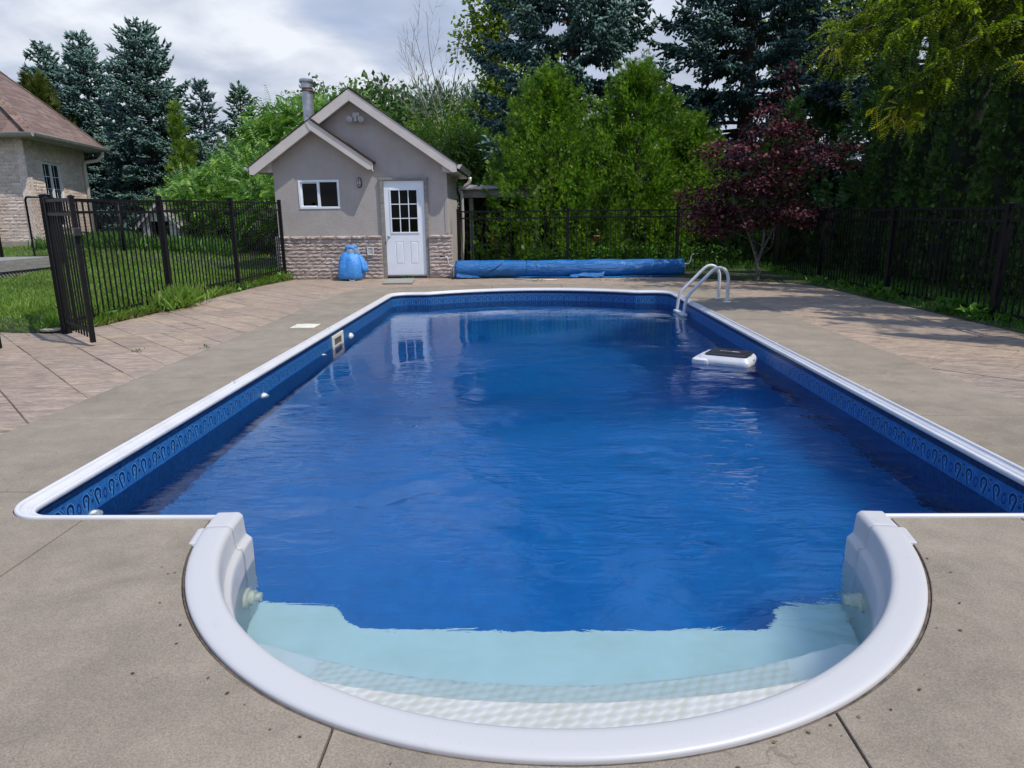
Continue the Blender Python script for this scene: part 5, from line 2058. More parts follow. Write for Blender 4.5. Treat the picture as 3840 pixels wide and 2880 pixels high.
for (z, u, l, me, p, d, nn, nm) in placed:
    if na < 298 and (nm == 'b' or rs.random() < 0.62):
        o = link('brick', me, None, hs)
        M = Matrix(((d.x, -nn.x, 0, p.x + d.x * u), (d.y, -nn.y, 0, p.y + d.y * u), (0, 0, 1, z), (0, 0, 0, 1)))
        o.matrix_local = M
        na += 1
    else:
        c = Vector((p.x + d.x * (u + l / 2) + nn.x * 0.006, p.y + d.y * (u + l / 2) + nn.y * 0.006, z + BH / 2 - 0.006))
        stuffb.obox(c, Vector((d.x, d.y, 0)) * (l - 0.012) / 2, Vector((nn.x, nn.y, 0)) * 0.007, Vector((0, 0, (BH - 0.012) / 2)))
tag(stuffb.obj('brick', 'house_brick', hs), kind='stuff')

# window in wall B
d = (C2 - C1).normalized()
nn = Vector((d.y, -d.x))
d3, n3 = Vector((d.x, d.y, 0)), Vector((nn.x, nn.y, 0))
hw = thing('window', None, None)
hw.parent = hs


def wpt(u, z, o_=0.0):
    return Vector((C1.x, C1.y, 0)) + d3 * u + n3 * o_ + Vector((0, 0, z))


def wbar(u0, u1, z0, z1, o0, o1):
    c = wpt((u0 + u1) / 2, (z0 + z1) / 2, (o0 + o1) / 2)
    return (c, d3 * (u1 - u0) / 2, n3 * (o1 - o0) / 2, Vector((0, 0, (z1 - z0) / 2)))


w0, w1, wz0, wz1 = 1.0, 2.2, 1.12, 2.98
fm = MB()
for b_ in (wbar(w0, w1, wz1 - .06, wz1, -.12, -.04), wbar(w0, w1, wz0, wz0 + .06, -.12, -.04), wbar(w0, w0 + .06, wz0 + .06, wz1 - .06, -.12, -.04), wbar(w1 - .06, w1, wz0 + .06, wz1 - .06, -.12, -.04), wbar(1.57, 1.63, wz0 + .06, wz1 - .06, -.12, -.035)):
    fm.obox(*b_)
fm.obj('window_frame', 'white_paint', hw)
for (a, b2) in ((w0 + .06, 1.57), (1.63, w1 - .06)):
    MB().obox(*wbar(a, b2, wz0 + .06, wz1 - .06, -.092, -.088)).obj('pane', 'window_glass', hw)
    for i in range(1, 5):
        zz = wz0 + .06 + (wz1 - wz0 - .12) * i / 5
        MB().obox(*wbar(a, b2, zz - .008, zz + .008, -.087, -.08)).obj('muntin', 'white_paint', hw)
    MB().obox(*wbar((a + b2) / 2 - .008, (a + b2) / 2 + .008, wz0 + .06, wz1 - .06, -.086, -.079)).obj('muntin', 'white_paint', hw)
MB().obox(*wbar(w0 - .04, w1 + .04, wz0 - .075, wz0 - .003, -.10, .04)).obj('window_sill', 'foundation', hw)
MB().obox(*wbar(w0 - .02, w1 + .02, wz0, wz1, -.40, -.36)).obj('unlit_window_sheet', 'dark_room', hw)  # dark sheet behind the panes, painted as the unlit room

# roof with hips, soffit, gutter
APX = Vector((-18.6, 22.4, 7.75))
ez = 3.60
E1 = Vector((-13.30, 19.40, ez))
E2 = Vector((-14.02, 24.10, ez))
E0 = Vector((-18.6, 19.32, ez))
APL = Vector((-22.0, 22.3, 7.75))
MB().slab([E0, E1, APX, APL], (0, 0, -0.05)).obj('roof_plane', 'brown_shingle', hs)
MB().slab([E1, E2, APX], (0, 0, -0.05)).obj('roof_plane', 'brown_shingle', hs)
E3 = Vector((-19.5, 24.9, ez))
MB().slab([E2, E3, APX], (0, 0, -0.05)).obj('roof_plane', 'brown_shingle', hs)
MB().slab([(E0.x, E0.y, 3.50), (E1.x - .02, E1.y + .02, 3.50), (E2.x - .02, E2.y - .02, 3.50), (E2.x - 4, E2.y, 3.50), (E0.x, E0.y + 4, 3.50)], (0, 0, 0.03)).obj('soffit', 'gutter_metal', hs)


def lay_tri(E_a, E_b, apex, seed, limit, umax=None):
    """shingles over the plane with eave E_a->E_b, trimmed to the hips"""
    u = (E_b - E_a); L = u.length; u.normalize()
    w = apex - E_a
    al = w.dot(u)
    vv = w - u * al
    H = vv.length
    vv.normalize()

    def trim(h):
        t = h / H
        lo = al * t
        hi = L + (al - L) * t
        return (lo, hi)
    if umax:
        tr = lambda h: (max(trim(h)[0], L - umax), trim(h)[1])
    else:
        tr = trim
    lay(hs, E_a, u, vv, L, H * 0.985, 'brown_shingle', expo=0.145, tabs=(0.25, 0.33, 0.42), limit=limit, trim=tr, seed=seed)


lay_tri(E1, E2, APX, 31, 210)
u = (E1 - E0).normalized()
lay(hs, E1 - u * 3.4, u, (APX - E1) - u * (APX - E1).dot(u), 3.4, 4.9, 'brown_shingle', expo=0.145, tabs=(0.25, 0.33, 0.42), limit=88,
    trim=lambda h: (0, 3.4 + (APX - E1).dot(u) * h / ((APX - E1) - u * (APX - E1).dot(u)).length), seed=33)
# hip caps
for (P_, Q_) in ((E1, APX), (E2, APX)):
    dd = (Q_ - P_)
    L = dd.length
    n_ = int(L / 0.19)
    for i in range(n_):
        c = P_ + dd * ((i + 0.5) / n_) + Vector((0, 0, 0.035 + (0.006 if i % 2 else 0)))
        dn = dd.normalized()
        sd_ = Vector((dn.y, -dn.x, 0)).normalized()
        MB().obox(c, dn * 0.12, sd_ * 0.13, Vector((0, 0, 0.008))).obj('hip_cap', 'brown_shingle', hs)
for (P_, Q_) in ((E0, E1), (E1, E2)):
    dd = (Q_ - P_).normalized()
    o_ = Vector((dd.y, -dd.x, 0))
    prof_ = [(0.0, 0.02), (0.0, -0.09), (0.05, -0.10), (0.09, -0.06), (0.115, 0.0), (0.115, 0.015), (0.10, 0.015), (0.07, -0.05), (0.04, -0.08), (0.012, -0.07), (0.012, 0.02)]
    a = P_ + Vector((0, 0, 0.0))
    MB().slab([a + o_ * px + Vector((0, 0, pz)) for px, pz in prof_], (Q_ - P_) + dd * 0.10 * (1 if Q_ is E1 else 0.3)).obj('gutter', 'gutter_metal', hs)
dsx = C2 + Vector((0.12, -0.25))
MB().tube([(E2.x + 0.02, E2.y - 0.28, 3.52), (E2.x + 0.0, E2.y - 0.30, 3.36), (E2.x - 0.15, E2.y - 0.33, 3.22), (dsx.x + 0.03, dsx.y, 3.14), (dsx.x, dsx.y, 2.95), (dsx.x, dsx.y, 0.62)], 0.060, 8).obj('downspout', 'cream_metal', hs, True)
MB().tube([(dsx.x, dsx.y, 0.64), (dsx.x + 0.15, dsx.y - 0.2, 0.60), (-13.9, 22.4, 0.56)], 0.05, 8).obj('downspout_extension', 'cream_metal', hs, True)
MB().box(-14.98, -14.78, 19.52, 19.56, 0.72, 3.0).obj('door_trim', 'white_paint', hs)

# ------------------------------------------------------------------ little playhouse behind the fence
ph = thing('playhouse', 'small weathered gabled wooden playhouse with dark window openings amid weeds', 'shed')
px0, px1, py0, py1 = -10.35, -9.40, 19.0, 20.6
pb, pe, pa = 0.45, 1.25, 1.72
pm = (px0 + px1) / 2
for i in range(8):                       # front siding boards around the opening
    z0_ = pb + i * 0.10
    z1_ = z0_ + 0.095
    if z1_ < 0.80 or z0_ > 1.16:
        MB().box(px0, px1, py0, py0 + 0.02, z0_, z1_).obj('siding_board', 'pale_siding', ph)
    else:
        MB().box(px0, px0 + 0.22, py0, py0 + 0.02, z0_, z1_).obj('siding_board', 'pale_siding', ph)
        MB().box(px1 - 0.22, px1, py0, py0 + 0.02, z0_, z1_).obj('siding_board', 'pale_siding', ph)
    MB().box(px1 - 0.02, px1, py0 + 0.021, py1, z0_, z1_).obj('siding_board', 'pale_siding', ph)
MB().slab([(px0, py0, pe + .0), (px1, py0, pe + .0), (pm, py0, pa - 0.03)], (0, 0.02, 0)).obj('gable', 'pale_siding', ph)
MB().box(px0 + 0.02, px1 - 0.03, py0 + 0.5, py0 + 0.52, pb, pe).obj('back_board', 'dark_room', ph)  # near-black sheet that paints the shade inside the window openings
MB().box(px0, px0 + 0.02, py0 + 0.021, py1, pb, pe).obj('side_wall', 'pale_siding', ph)
MB().box(px0 + 0.2, px1 - 0.2, py0 - 0.05, py0 - 0.001, 0.775, 0.81).obj('window_ledge', 'pale_siding', ph)
for sg in (-1, 1):
    xe_ = pm + sg * (0.5 * (px1 - px0) + 0.14)
    ze_ = pa - (pa - pe) * ((0.5 * (px1 - px0) + 0.14) / (0.5 * (px1 - px0)))
    MB().slab([(pm, py0 - 0.12, pa), (xe_, py0 - 0.12, ze_), (xe_, py1 + 0.1, ze_), (pm, py1 + 0.1, pa)], (0, 0, 0.03)).obj('roof_panel', 'grey_wood', ph)
    MB().slab([(pm, py0 - 0.14, pa - 0.02), (xe_, py0 - 0.14, ze_ - 0.02), (xe_, py0 - 0.14, ze_ - 0.09), (pm, py0 - 0.14, pa - 0.09)], (0, 0.018, 0)).obj('barge_board', 'pale_siding', ph)

# ------------------------------------------------------------------ open wood store right of the pool house
ws = thing('wood_store', 'dark open timber lean-to with grey beam right of the pool house', 'shed')
MB().box(-1.62, 0.35, 17.78, 17.86, 1.735, 1.925).obj('beam', 'grey_wood', ws, bevel=0.005)
MB().box(-1.415, -1.315, 17.90, 18.0, 0.1, 1.74).obj('post', 'grey_wood', ws, bevel=0.004)
MB().box(0.22, 0.32, 17.90, 18.0, 0.1, 1.74).obj('post', 'grey_wood', ws, bevel=0.004)
MB().slab([(-1.65, 17.7, 1.93), (0.45, 17.7, 1.93), (0.45, 19.9, 2.1), (-1.65, 19.9, 2.1)], (0, 0, 0.03)).obj('roof_sheet', 'grey_wood', ws)
for i in range(14):
    MB().box(-1.65 + i * 0.15, -1.65 + i * 0.15 + 0.143, 19.8, 19.82, 0.1, 2.05).obj('back_board', 'bark', ws)
    if i < 13:
        MB().box(-1.67, -1.65, 17.9 + i * 0.15, 17.9 + i * 0.15 + 0.143, 0.1, 1.95).obj('side_board', 'bark', ws)
rc = thing('fuel_can', 'small red plastic can standing in the dark timber lean-to', 'can')
MB().box(-0.90, -0.76, 17.98, 18.16, 0.58, 0.80).obj('can_body', 'red_plastic', rc, bevel=0.015)
MB().tube([(-0.87, 18.0, 0.79), (-0.87, 18.0, 0.84), (-0.79, 18.1, 0.84), (-0.79, 18.1, 0.79)], 0.012, 6).obj('handle', 'red_plastic', rc)
MB().tube([(-0.88, 18.12, 0.79), (-0.92, 18.10, 0.86)], 0.014, 8).obj('spout', 'bucket_white', rc)
MB().box(-1.20, -0.5, 17.96, 18.25, 0.555, 0.575).obj('shelf', 'grey_wood', ws)
pt_ = MB().lathe([(0.045, 0.0), (0.07, 0.12), (0.078, 0.12), (0.078, 0.14), (0.066, 0.14), (0.05, 0.09)], (0, 0, 0), 18)
po = pt_.obj('flower_pot', 'terracotta', None, True)
po.location = (1.63, 16.4, 0.68)
tag(po, 'small terracotta pot wedged among the cedar boughs behind the fence', 'pot')
tag(MB().lathe([(0.14, 0.0), (0.15, 0.02), (0.10, 0.028)], (-5.62, 8.05, 0.02), 9).obj('flat_stone', 'foundation'), 'flat pale stone beside the foot of the picket gate post', 'stone')
# ------------------------------------------------------------------ foliage tools (numpy)
def unit(a):
    return a / np.maximum(1e-9, np.linalg.norm(a, axis=-1, keepdims=True))


def frames(A, Nn):
    A = unit(A)
    S = unit(np.cross(Nn, A))
    N2 = np.cross(A, S)
    return A, S, N2


def scatter(tv, tf, pos, A, Nn, sc, sw=None):
    """template verts (k,3: along, side, normal) placed at pos with axis A"""
    tv = np.asarray(tv, np.float32)
    tf = np.asarray(tf, np.int64)
    A, S, N2 = frames(A, Nn)
    sc = np.asarray(sc, np.float32).reshape(-1, 1, 1)
    sw = sc if sw is None else np.asarray(sw, np.float32).reshape(-1, 1, 1)
    V = pos[:, None, :] + sc * tv[None, :, 0:1] * A[:, None, :] + sw * tv[None, :, 1:2] * S[:, None, :] + sw * tv[None, :, 2:3] * N2[:, None, :]
    k = len(tv)
    F = tf[None] + (np.arange(len(pos)) * k)[:, None, None]
    return V.reshape(-1, 3), F.reshape(-1, tf.shape[1])


class Acc:
    def __init__(self):
        self.V = []
        self.F = []
        self.n = 0

    def add(self, V, F):
        self.V.append(V)
        self.F.append(F + self.n)
        self.n += len(V)

    def build(self, name, mat, parent, smooth=False):
        V = np.concatenate(self.V)
        F = np.concatenate(self.F)
        return np_mesh(name, V, F, mat, parent, smooth)


# needle finger: tapered three sided spindle, reads as one bottle-brush shoot
FING_V = [(0, 0, 0)] + [(0.30, 0.5 * math.cos(a), 0.5 * math.sin(a)) for a in (0.5, 2.6, 4.7)] + [(1, 0, 0)]
FING_F = [(0, 2, 1), (0, 3, 2), (0, 1, 3), (1, 2, 4), (2, 3, 4), (3, 1, 4)]
# flat fan of five narrow lobes (cedar spray)
FAN_V, FAN_F = [(0, 0, 0)], []
for i_, (a_, l_) in enumerate(((-0.85, 0.55), (-0.42, 0.85), (0.0, 1.0), (0.42, 0.85), (0.85, 0.55))):
    FAN_V += [(l_ * 0.55 * math.cos(a_ - 0.13), l_ * 0.55 * math.sin(a_ - 0.13), 0.03), (l_ * math.cos(a_), l_ * math.sin(a_), -0.05), (l_ * 0.55 * math.cos(a_ + 0.13), l_ * 0.55 * math.sin(a_ + 0.13), 0.03)]
    n_ = 1 + 3 * i_
    FAN_F += [(0, n_, n_ + 1, n_ + 2)]
LEAF_V = [(0, 0, 0), (0.45, -0.33, 0.07), (1, 0, 0), (0.45, 0.33, 0.07)]
LEAF_F = [(0, 1, 2, 3)]
ROUND_V = [(0, 0, 0), (0.22, -0.42, 0.05), (0.66, -0.42, 0.06), (1, 0, -0.03), (0.66, 0.42, 0.06), (0.22, 0.42, 0.05)]
ROUND_F = [(0, 1, 2, 3), (0, 3, 4, 5)]
THIN_V = [(0, 0, 0), (0.4, -0.10, 0.02), (1, 0, -0.05), (0.4, 0.10, 0.02)]


def frond_template(n, droop=0.25, w=0.035, ll=0.28, tip=True):
    """pinnate leaf: n leaflet pairs on an arching stalk"""
    V, F = [], []
    for i in range(n):
        t = 0.14 + 0.86 * i / (n - 1)
        z = -droop * t * t
        l = ll * (math.sin(math.pi * (0.12 + 0.80 * t)) * 0.85 + 0.15)
        for s in (-1, 1):
            k = len(V)
            V += [(t, s * 0.01, z), (t + 0.04, s * l * 0.45, z + 0.015 - w), (t + 0.10, s * l, z - 0.05), (t + 0.04 + w, s * l * 0.45, z + 0.02)]
            F.append((k, k + 1, k + 2, k + 3) if s < 0 else (k, k + 3, k + 2, k + 1))
    return V, F


SUM_V, SUM_F = frond_template(8, 0.38, 0.065, 0.30)
LOC_V, LOC_F = frond_template(7, 0.22, 0.085, 0.24)


def spindle_trunk(pts, radii, mat, parent, name='trunk', n=8):
    return MB().tube(pts, radii, n).obj(name, mat, parent, True)


def spruce(label, x, y, z0, H, R, seed, mat, group, step=0.34, nb=9, fgap=0.060, flen=0.15, fw=0.050, zmin=0.5, power=0.85, weep=0.25, topw=None, dens=1.0, lift=0.22, zcut=None):
    t = thing('spruce_tree', label, 'spruce', group)
    t.location = (x, y, z0)
    rng = np.random.default_rng(seed)
    acc = Acc()
    br = MB()
    MBr = []
    z = zmin
    P, D, L_, K_ = [], [], [], []
    while z < H - 0.12:
        fz = z / H
        Lm = R * (1 - fz) ** power + 0.05
        k = max(4, int(round(nb * (0.55 + 0.45 * (1 - fz)))))
        a0 = rng.uniform(0, 6.28)
        for i in range(k):
            az = a0 + 2 * math.pi * (i + rng.uniform(-0.25, 0.25)) / k
            L = Lm * rng.uniform(0.74, 1.12)
            zz = z + rng.uniform(-0.5, 0.5) * step
            out = np.array([math.cos(az), math.sin(az), 0.0])
            side = np.array([-math.sin(az), math.cos(az), 0.0])
            rise = (-0.12 + 0.85 * fz ** 1.3) + rng.uniform(-0.06, 0.06)
            drp = (0.32 * (1 - fz)) * rng.uniform(0.7, 1.3)

            def bp(tt):
                tt = np.asarray(tt)[..., None]
                h = L * (rise * tt - drp * tt ** 2 + lift * tt ** 3.0)
                return np.array([0, 0, zz]) + out * (L * tt) + np.array([0, 0, 1.0]) * h
            # skeleton
            tt = np.linspace(0, 1, 5)
            pb = bp(tt)
            if L > 0.5:
                br.tube([tuple(q) for q in pb], [0.010 + 0.016 * L * (1 - q) for q in tt], 3, False)
            # twigs
            kt = max(4, int(L / 0.085 * dens))
            ts = np.sort(rng.uniform(0.10 if L < 1 else 0.22, 1.0, kt))
            for q, tk in enumerate(ts):
                sg = 1 if q % 2 else -1
                tl = (0.16 + 0.42 * L * (1 - tk) ** 0.75) * rng.uniform(0.65, 1.15)
                tl = min(tl, 0.95)
                base = bp(tk)
                fd = (bp(min(1.0, tk + 0.05)) - bp(tk - 0.05))
                fd = fd / np.linalg.norm(fd)
                ta = rng.uniform(0.65, 1.05)
                td = fd * math.cos(ta) + side * sg * math.sin(ta) + np.array([0, 0, rng.uniform(-0.30, 0.10)])
                td /= np.linalg.norm(td)
                m = max(2, int(tl / fgap * dens))
                s = (np.arange(m) + rng.uniform(0, 1, m)) / m * tl
                pp = base + td[None] * s[:, None] + np.array([0, 0, -1.0]) * (weep * 0.5 * s ** 1.6)[:, None]
                dd = td[None] + rng.normal(0, 0.42, (m, 3)) + fd[None] * 0.3
                hang = rng.random(m) < weep * 0.7
                dd[hang] = dd[hang] * 0.35 + np.array([0, 0, -1.0])
                P.append(pp)
                D.append(dd)
                L_.append(flen * rng.uniform(0.6, 1.2, m))
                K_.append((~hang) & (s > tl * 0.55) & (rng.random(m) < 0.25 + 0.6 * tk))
            # the branch's own shoot tip
            P.append(bp(np.linspace(0.6, 1.0, 6)))
            D.append(np.repeat((bp(1.0) - bp(0.85))[None], 6, 0) / (0.15 * L) + rng.normal(0, 0.25, (6, 3)))
            L_.append(np.full(6, flen * 1.15))
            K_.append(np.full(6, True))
        z += step * (0.75 if fz > 0.7 else 1.0)
    # leader
    m = 26
    zl = np.linspace(H - 0.9, H, m)
    P.append(np.stack([rng.normal(0, 0.02, m), rng.normal(0, 0.02, m), zl], -1))
    az = rng.uniform(0, 6.28, m)
    D.append(np.stack([np.cos(az) * 0.8, np.sin(az) * 0.8, np.full(m, 1.0)], -1))
    L_.append(flen * np.linspace(1.7, 0.7, m))
    K_.append(np.full(m, False))
    P, D, L_, K_ = np.concatenate(P), np.concatenate(D), np.concatenate(L_), np.concatenate(K_)
    if zcut is not None:
        kpm = P[:, 2] < zcut
        P, D, L_ = P[kpm], D[kpm], L_[kpm]
    Nn = rng.normal(0, 1, P.shape)
    Wd = np.full(len(P), fw) * rng.uniform(0.75, 1.25, len(P))
    for nm_, mt_, mk in (('foliage', mat, ~K_), ('lit_new_growth', 'spruce_lit_tip' if mat == 'spruce_blue' else mat, K_)):  # paler tips: silvery new growth plus lit highlights put into the colour
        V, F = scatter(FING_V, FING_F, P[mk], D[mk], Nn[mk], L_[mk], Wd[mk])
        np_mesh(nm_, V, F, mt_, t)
    if br.V:
        br.obj('branches', 'bark', t, fixn=False)
    spindle_trunk([(0, 0, -0.3), (0, 0, H * 0.5), (0, 0, H)], [0.018 * H + 0.05, 0.012 * H + 0.02, 0.015], 'bark', t)
    return len(P)


TOT = 0
G1 = 'blue spruces behind the lawn on the left'
TOT += spruce('tall dense blue-green spruce standing between brick house and pool house', -13.40, 26.0, 0.5, 7.40, 2.70, 41, 'spruce_blue', G1, 0.36, 12, 0.054, 0.18, 0.078, 0.1, 0.74, 0.15, dens=1.15)
TOT += spruce('second tallest left spruce rising directly behind the house gutter end', -17.9, 30.0, 0.5, 7.95, 2.70, 42, 'spruce_blue', G1, 0.40, 11, 0.060, 0.20, 0.088, 0.5, 0.74, 0.12, dens=1.15)
TOT += spruce('leftmost full spruce with open pointed top behind the brown roof', -19.8, 30.5, 0.5, 7.9, 2.55, 43, 'spruce_blue', G1, 0.42, 10, 0.066, 0.21, 0.088, 1.5, 0.78, 0.12, dens=1.15)
TOT += spruce('narrow steel-blue spruce top between the big spruce and sumac bank', -15.85, 36.0, 0.4, 7.45, 2.1, 44, 'spruce_steel', G1, 0.42, 10, 0.070, 0.22, 0.085, 1.0, 0.80, 0.10)
TOT += spruce('green spruce tip peeking above the sumac left of the stove pipe', -14.75, 38.0, 0.4, 7.75, 2.4, 45, 'spruce_green', G1, 0.45, 9, 0.075, 0.23, 0.09, 2.5, 0.80, 0.10)
TOT += spruce('spruce cut off at the left photo edge above the roof hip', -23.4, 31.0, 0.5, 7.6, 2.4, 46, 'spruce_blue', G1, 0.5, 7, 0.12, 0.27, 0.075, 2.5, 0.85, 0.12)
G2 = 'large old spruces behind the pool'
TOT += spruce('huge silvery blue spruce towering behind the twin bright green cedars', 1.45, 22.2, 0.15, 14.0, 3.75, 51, 'spruce_blue', G2, 0.66, 11, 0.058, 0.20, 0.098, 0.5, 0.62, 0.55, lift=0.32)
TOT += spruce('second huge blue spruce behind the purple-leaved tree', 7.0, 23.5, 0.15, 15.0, 3.95, 52, 'spruce_blue', G2, 0.70, 11, 0.062, 0.20, 0.098, 0.8, 0.60, 0.45, lift=0.25)
TOT += spruce('shaded dark spruce between purple-leaved tree and the clipped hedge', 10.6, 19.6, 0.15, 12.0, 3.9, 53, 'spruce_steel', G2, 0.60, 9, 0.10, 0.24, 0.095, 0.8, 0.62, 0.25)
TOT += spruce('dark spruce hidden behind the tall clipped hedge at right', 12.2, 14.6, 0.1, 13.5, 3.8, 54, 'spruce_green', G2, 0.62, 8, 0.13, 0.30, 0.11, 1.0, 0.6, 0.2)
TOT += spruce('dark spruce behind the hedge nearest the right photo edge', 13.5, 10.2, 0.1, 13.5, 3.8, 55, 'spruce_green', G2, 0.66, 8, 0.14, 0.32, 0.12, 1.0, 0.6, 0.2)


# ------------------------------------------------------------------ cedars and hedge
def cedar(label, x, y, z0, H, R, seed, mat, group, n_t=900, per=16, size=0.15, prof=None, rough=0.16, catg='cedar', name='cedar_tree', up=0.9, tips=True, nbig=220, tuft=0.22):
    t = thing(name, label, catg, group)
    t.location = (x, y, z0)
    rng = np.random.default_rng(seed)
    prof = prof or (lambda s: (1 - s) ** 0.7 * np.minimum(1, 0.75 + 1.2 * s))
    # tuft centres on an uneven shell
    s = rng.random(n_t) ** 1.15 * 0.985
    az = rng.uniform(0, 2 * np.pi, n_t)
    lob = 1 + rough * np.sin(3 * az + 5 * s + seed) + rough * 0.7 * np.sin(7 * az - 11 * s + seed * 2) + rng.normal(0, rough * 0.45, n_t)
    rr_ = R * prof(s) * lob * np.where(rng.random(n_t) < 0.25, rng.uniform(0.55, 0.9, n_t), 1.0)
    C = np.stack([rr_ * np.cos(az), rr_ * np.sin(az), s * H], -1)
    out = np.stack([np.cos(az), np.sin(az), np.full(n_t, up)], -1)
    out = unit(out + rng.normal(0, 0.25, out.shape))
    if tips:       # a few spires that break the outline
        k = max(6, n_t // 40)
        for q in range(k):
            j = rng.integers(n_t)
            C = np.concatenate([C, C[j:j + 1] + np.array([[0, 0, 0.15]]) + out[j:j + 1] * 0.12])
            out = np.concatenate([out, [[out[j, 0] * 0.3, out[j, 1] * 0.3, 1.0]]])
    n = len(C)
    P = np.repeat(C, per, 0)
    A = np.repeat(out, per, 0) + rng.normal(0, 0.55, (n * per, 3))
    A = unit(A)
    u_ = rng.uniform(0, 1, (n * per, 1))
    ax_ = np.repeat(unit(out + np.array([0, 0, 0.35])), per, 0)
    P = P + ax_ * (u_ * 1.7 - 0.7) * tuft + rng.normal(0, tuft * 0.30, P.shape) * (1 - 0.72 * u_)
    A = unit(A + ax_ * 0.8 * u_)
    nn = np.cross(A, rng.normal(0, 1, A.shape))
    sc = size * rng.uniform(0.55, 1.25, len(P))
    V, F = scatter(FAN_V, FAN_F, P, A, nn, sc)
    acc = Acc()
    acc.add(V, F)
    # bigger inner sprays close the crown
    s = rng.random(nbig) ** 1.1 * 0.93
    az = rng.uniform(0, 2 * np.pi, nbig)
    r2 = R * prof(s) * rng.uniform(0.2, 0.72, nbig)
    P = np.stack([r2 * np.cos(az), r2 * np.sin(az), s * H], -1)
    A = np.stack([np.cos(az), np.sin(az), np.full(nbig, 0.7)], -1) + rng.normal(0, 0.3, (nbig, 3))
    V, F = scatter(FAN_V, FAN_F, P, A, rng.normal(0, 1, A.shape), np.full(nbig, size * 2.4))
    acc.add(V, F)
    acc.build('foliage', mat, t)
    spindle_trunk([(0, 0, -0.2), (0, 0, H * 0.6), (0, 0, H * 0.96)], [0.03 * R + 0.05, 0.05, 0.008], 'bark', t)
    return t


def broad(s):
    return np.minimum(1, (1.0 - s) ** 0.95 * (0.92 + 0.85 * s))


G3 = 'bright green cedars behind the blue cover roll'
cedar('left of two big bright green cedars behind the blue cover roll', 0.62, 18.2, 0.1, 4.50, 2.10, 61, 'cedar_leaf', G3, 620, 50, 0.098, broad, nbig=1800, rough=0.18, tuft=0.33)
cedar('right of two big bright green cedars, its top slightly higher', 2.85, 18.5, 0.1, 4.75, 1.85, 62, 'cedar_leaf', G3, 580, 50, 0.098, broad, nbig=1600, rough=0.18, tuft=0.33)
cedar('lower green cedar filling the gap between the big cedars and purple-leaved tree', 4.35, 19.0, 0.1, 3.55, 1.35, 63, 'cedar_leaf', G3, 250, 44, 0.12, broad, nbig=1000, rough=0.20, tuft=0.32)
cedar('thin green cedar spire poking up behind the purple-leaved tree', 6.35, 17.6, 0.1, 3.75, 0.55, 64, 'hedge_leaf', G3, 320, 18, 0.12, None, nbig=140)
cedar('olive green cedar leaning against the leftmost spruces behind the house roof', -18.75, 28.0, 0.5, 6.0, 1.35, 65, 'olive_leaf', None, 520, 18, 0.26, broad, nbig=240, tuft=0.4)
cedar('young yellowish larch with whip-thin leader in front of the big spruce', -11.0, 23.0, 0.4, 4.4, 1.0, 66, 'willow_leaf', None, 150, 9, 0.20, lambda s: (1 - s) ** 1.6, catg='larch', name='larch_tree', nbig=20, tuft=0.25, rough=0.3)

G4 = 'tall clipped cedar hedge along the right fence'
hl = ['first hedge cedar at the dark far corner by the spruce', 'second hedge cedar from the dark far corner', 'third hedge cedar from the dark far corner', 'fourth hedge cedar, middle of the row behind the right fence',
      'fifth hedge cedar from the far corner behind the right fence', 'sixth hedge cedar, second widest at the right', 'nearest hedge cedar at the right edge of the photo', 'hedge cedar just beyond the right photo edge']
hy = [13.9, 12.75, 11.65, 10.5, 9.35, 8.2, 7.05, 5.9]
hh = [4.6, 4.3, 4.9, 4.5, 5.3, 5.0, 5.6, 5.4]
for i in range(8):
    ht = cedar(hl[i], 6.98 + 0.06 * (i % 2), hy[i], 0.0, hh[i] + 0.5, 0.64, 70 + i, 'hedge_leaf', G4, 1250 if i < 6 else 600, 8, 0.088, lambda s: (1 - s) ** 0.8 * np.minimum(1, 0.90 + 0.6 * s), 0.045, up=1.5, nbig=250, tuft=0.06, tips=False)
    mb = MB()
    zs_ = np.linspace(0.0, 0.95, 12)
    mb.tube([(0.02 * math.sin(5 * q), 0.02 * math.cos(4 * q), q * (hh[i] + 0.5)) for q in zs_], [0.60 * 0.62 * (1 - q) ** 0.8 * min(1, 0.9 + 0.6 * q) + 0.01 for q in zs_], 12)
    mb.obj('twig_light_block', 'twig_block_dark', ht, True, fixn=False)  # solid dark core added to block light and darken gaps between columns
for i, (x, y, h) in enumerate(((8.7, 15.3, 5.6), (7.6, 15.6, 4.4), (5.9, 17.2, 3.0), (8.6, 21.0, 5.0), (10.2, 17.2, 6.5))):
    cedar(('dark cedar behind the far corner of the hedge', 'lower dark cedar in the shaded far corner', 'low dark cedar bush under the purple-leaved tree', 'dark cedar between the big right spruce trunk and purple-leaved tree', 'tallest dark cedar behind the shaded far corner')[i], x, y, 0.0, h, 1.15, 90 + i, 'hedge_leaf', 'dark cedars in the shaded corner', 300, 15, 0.14, broad, nbig=500, tuft=0.22)


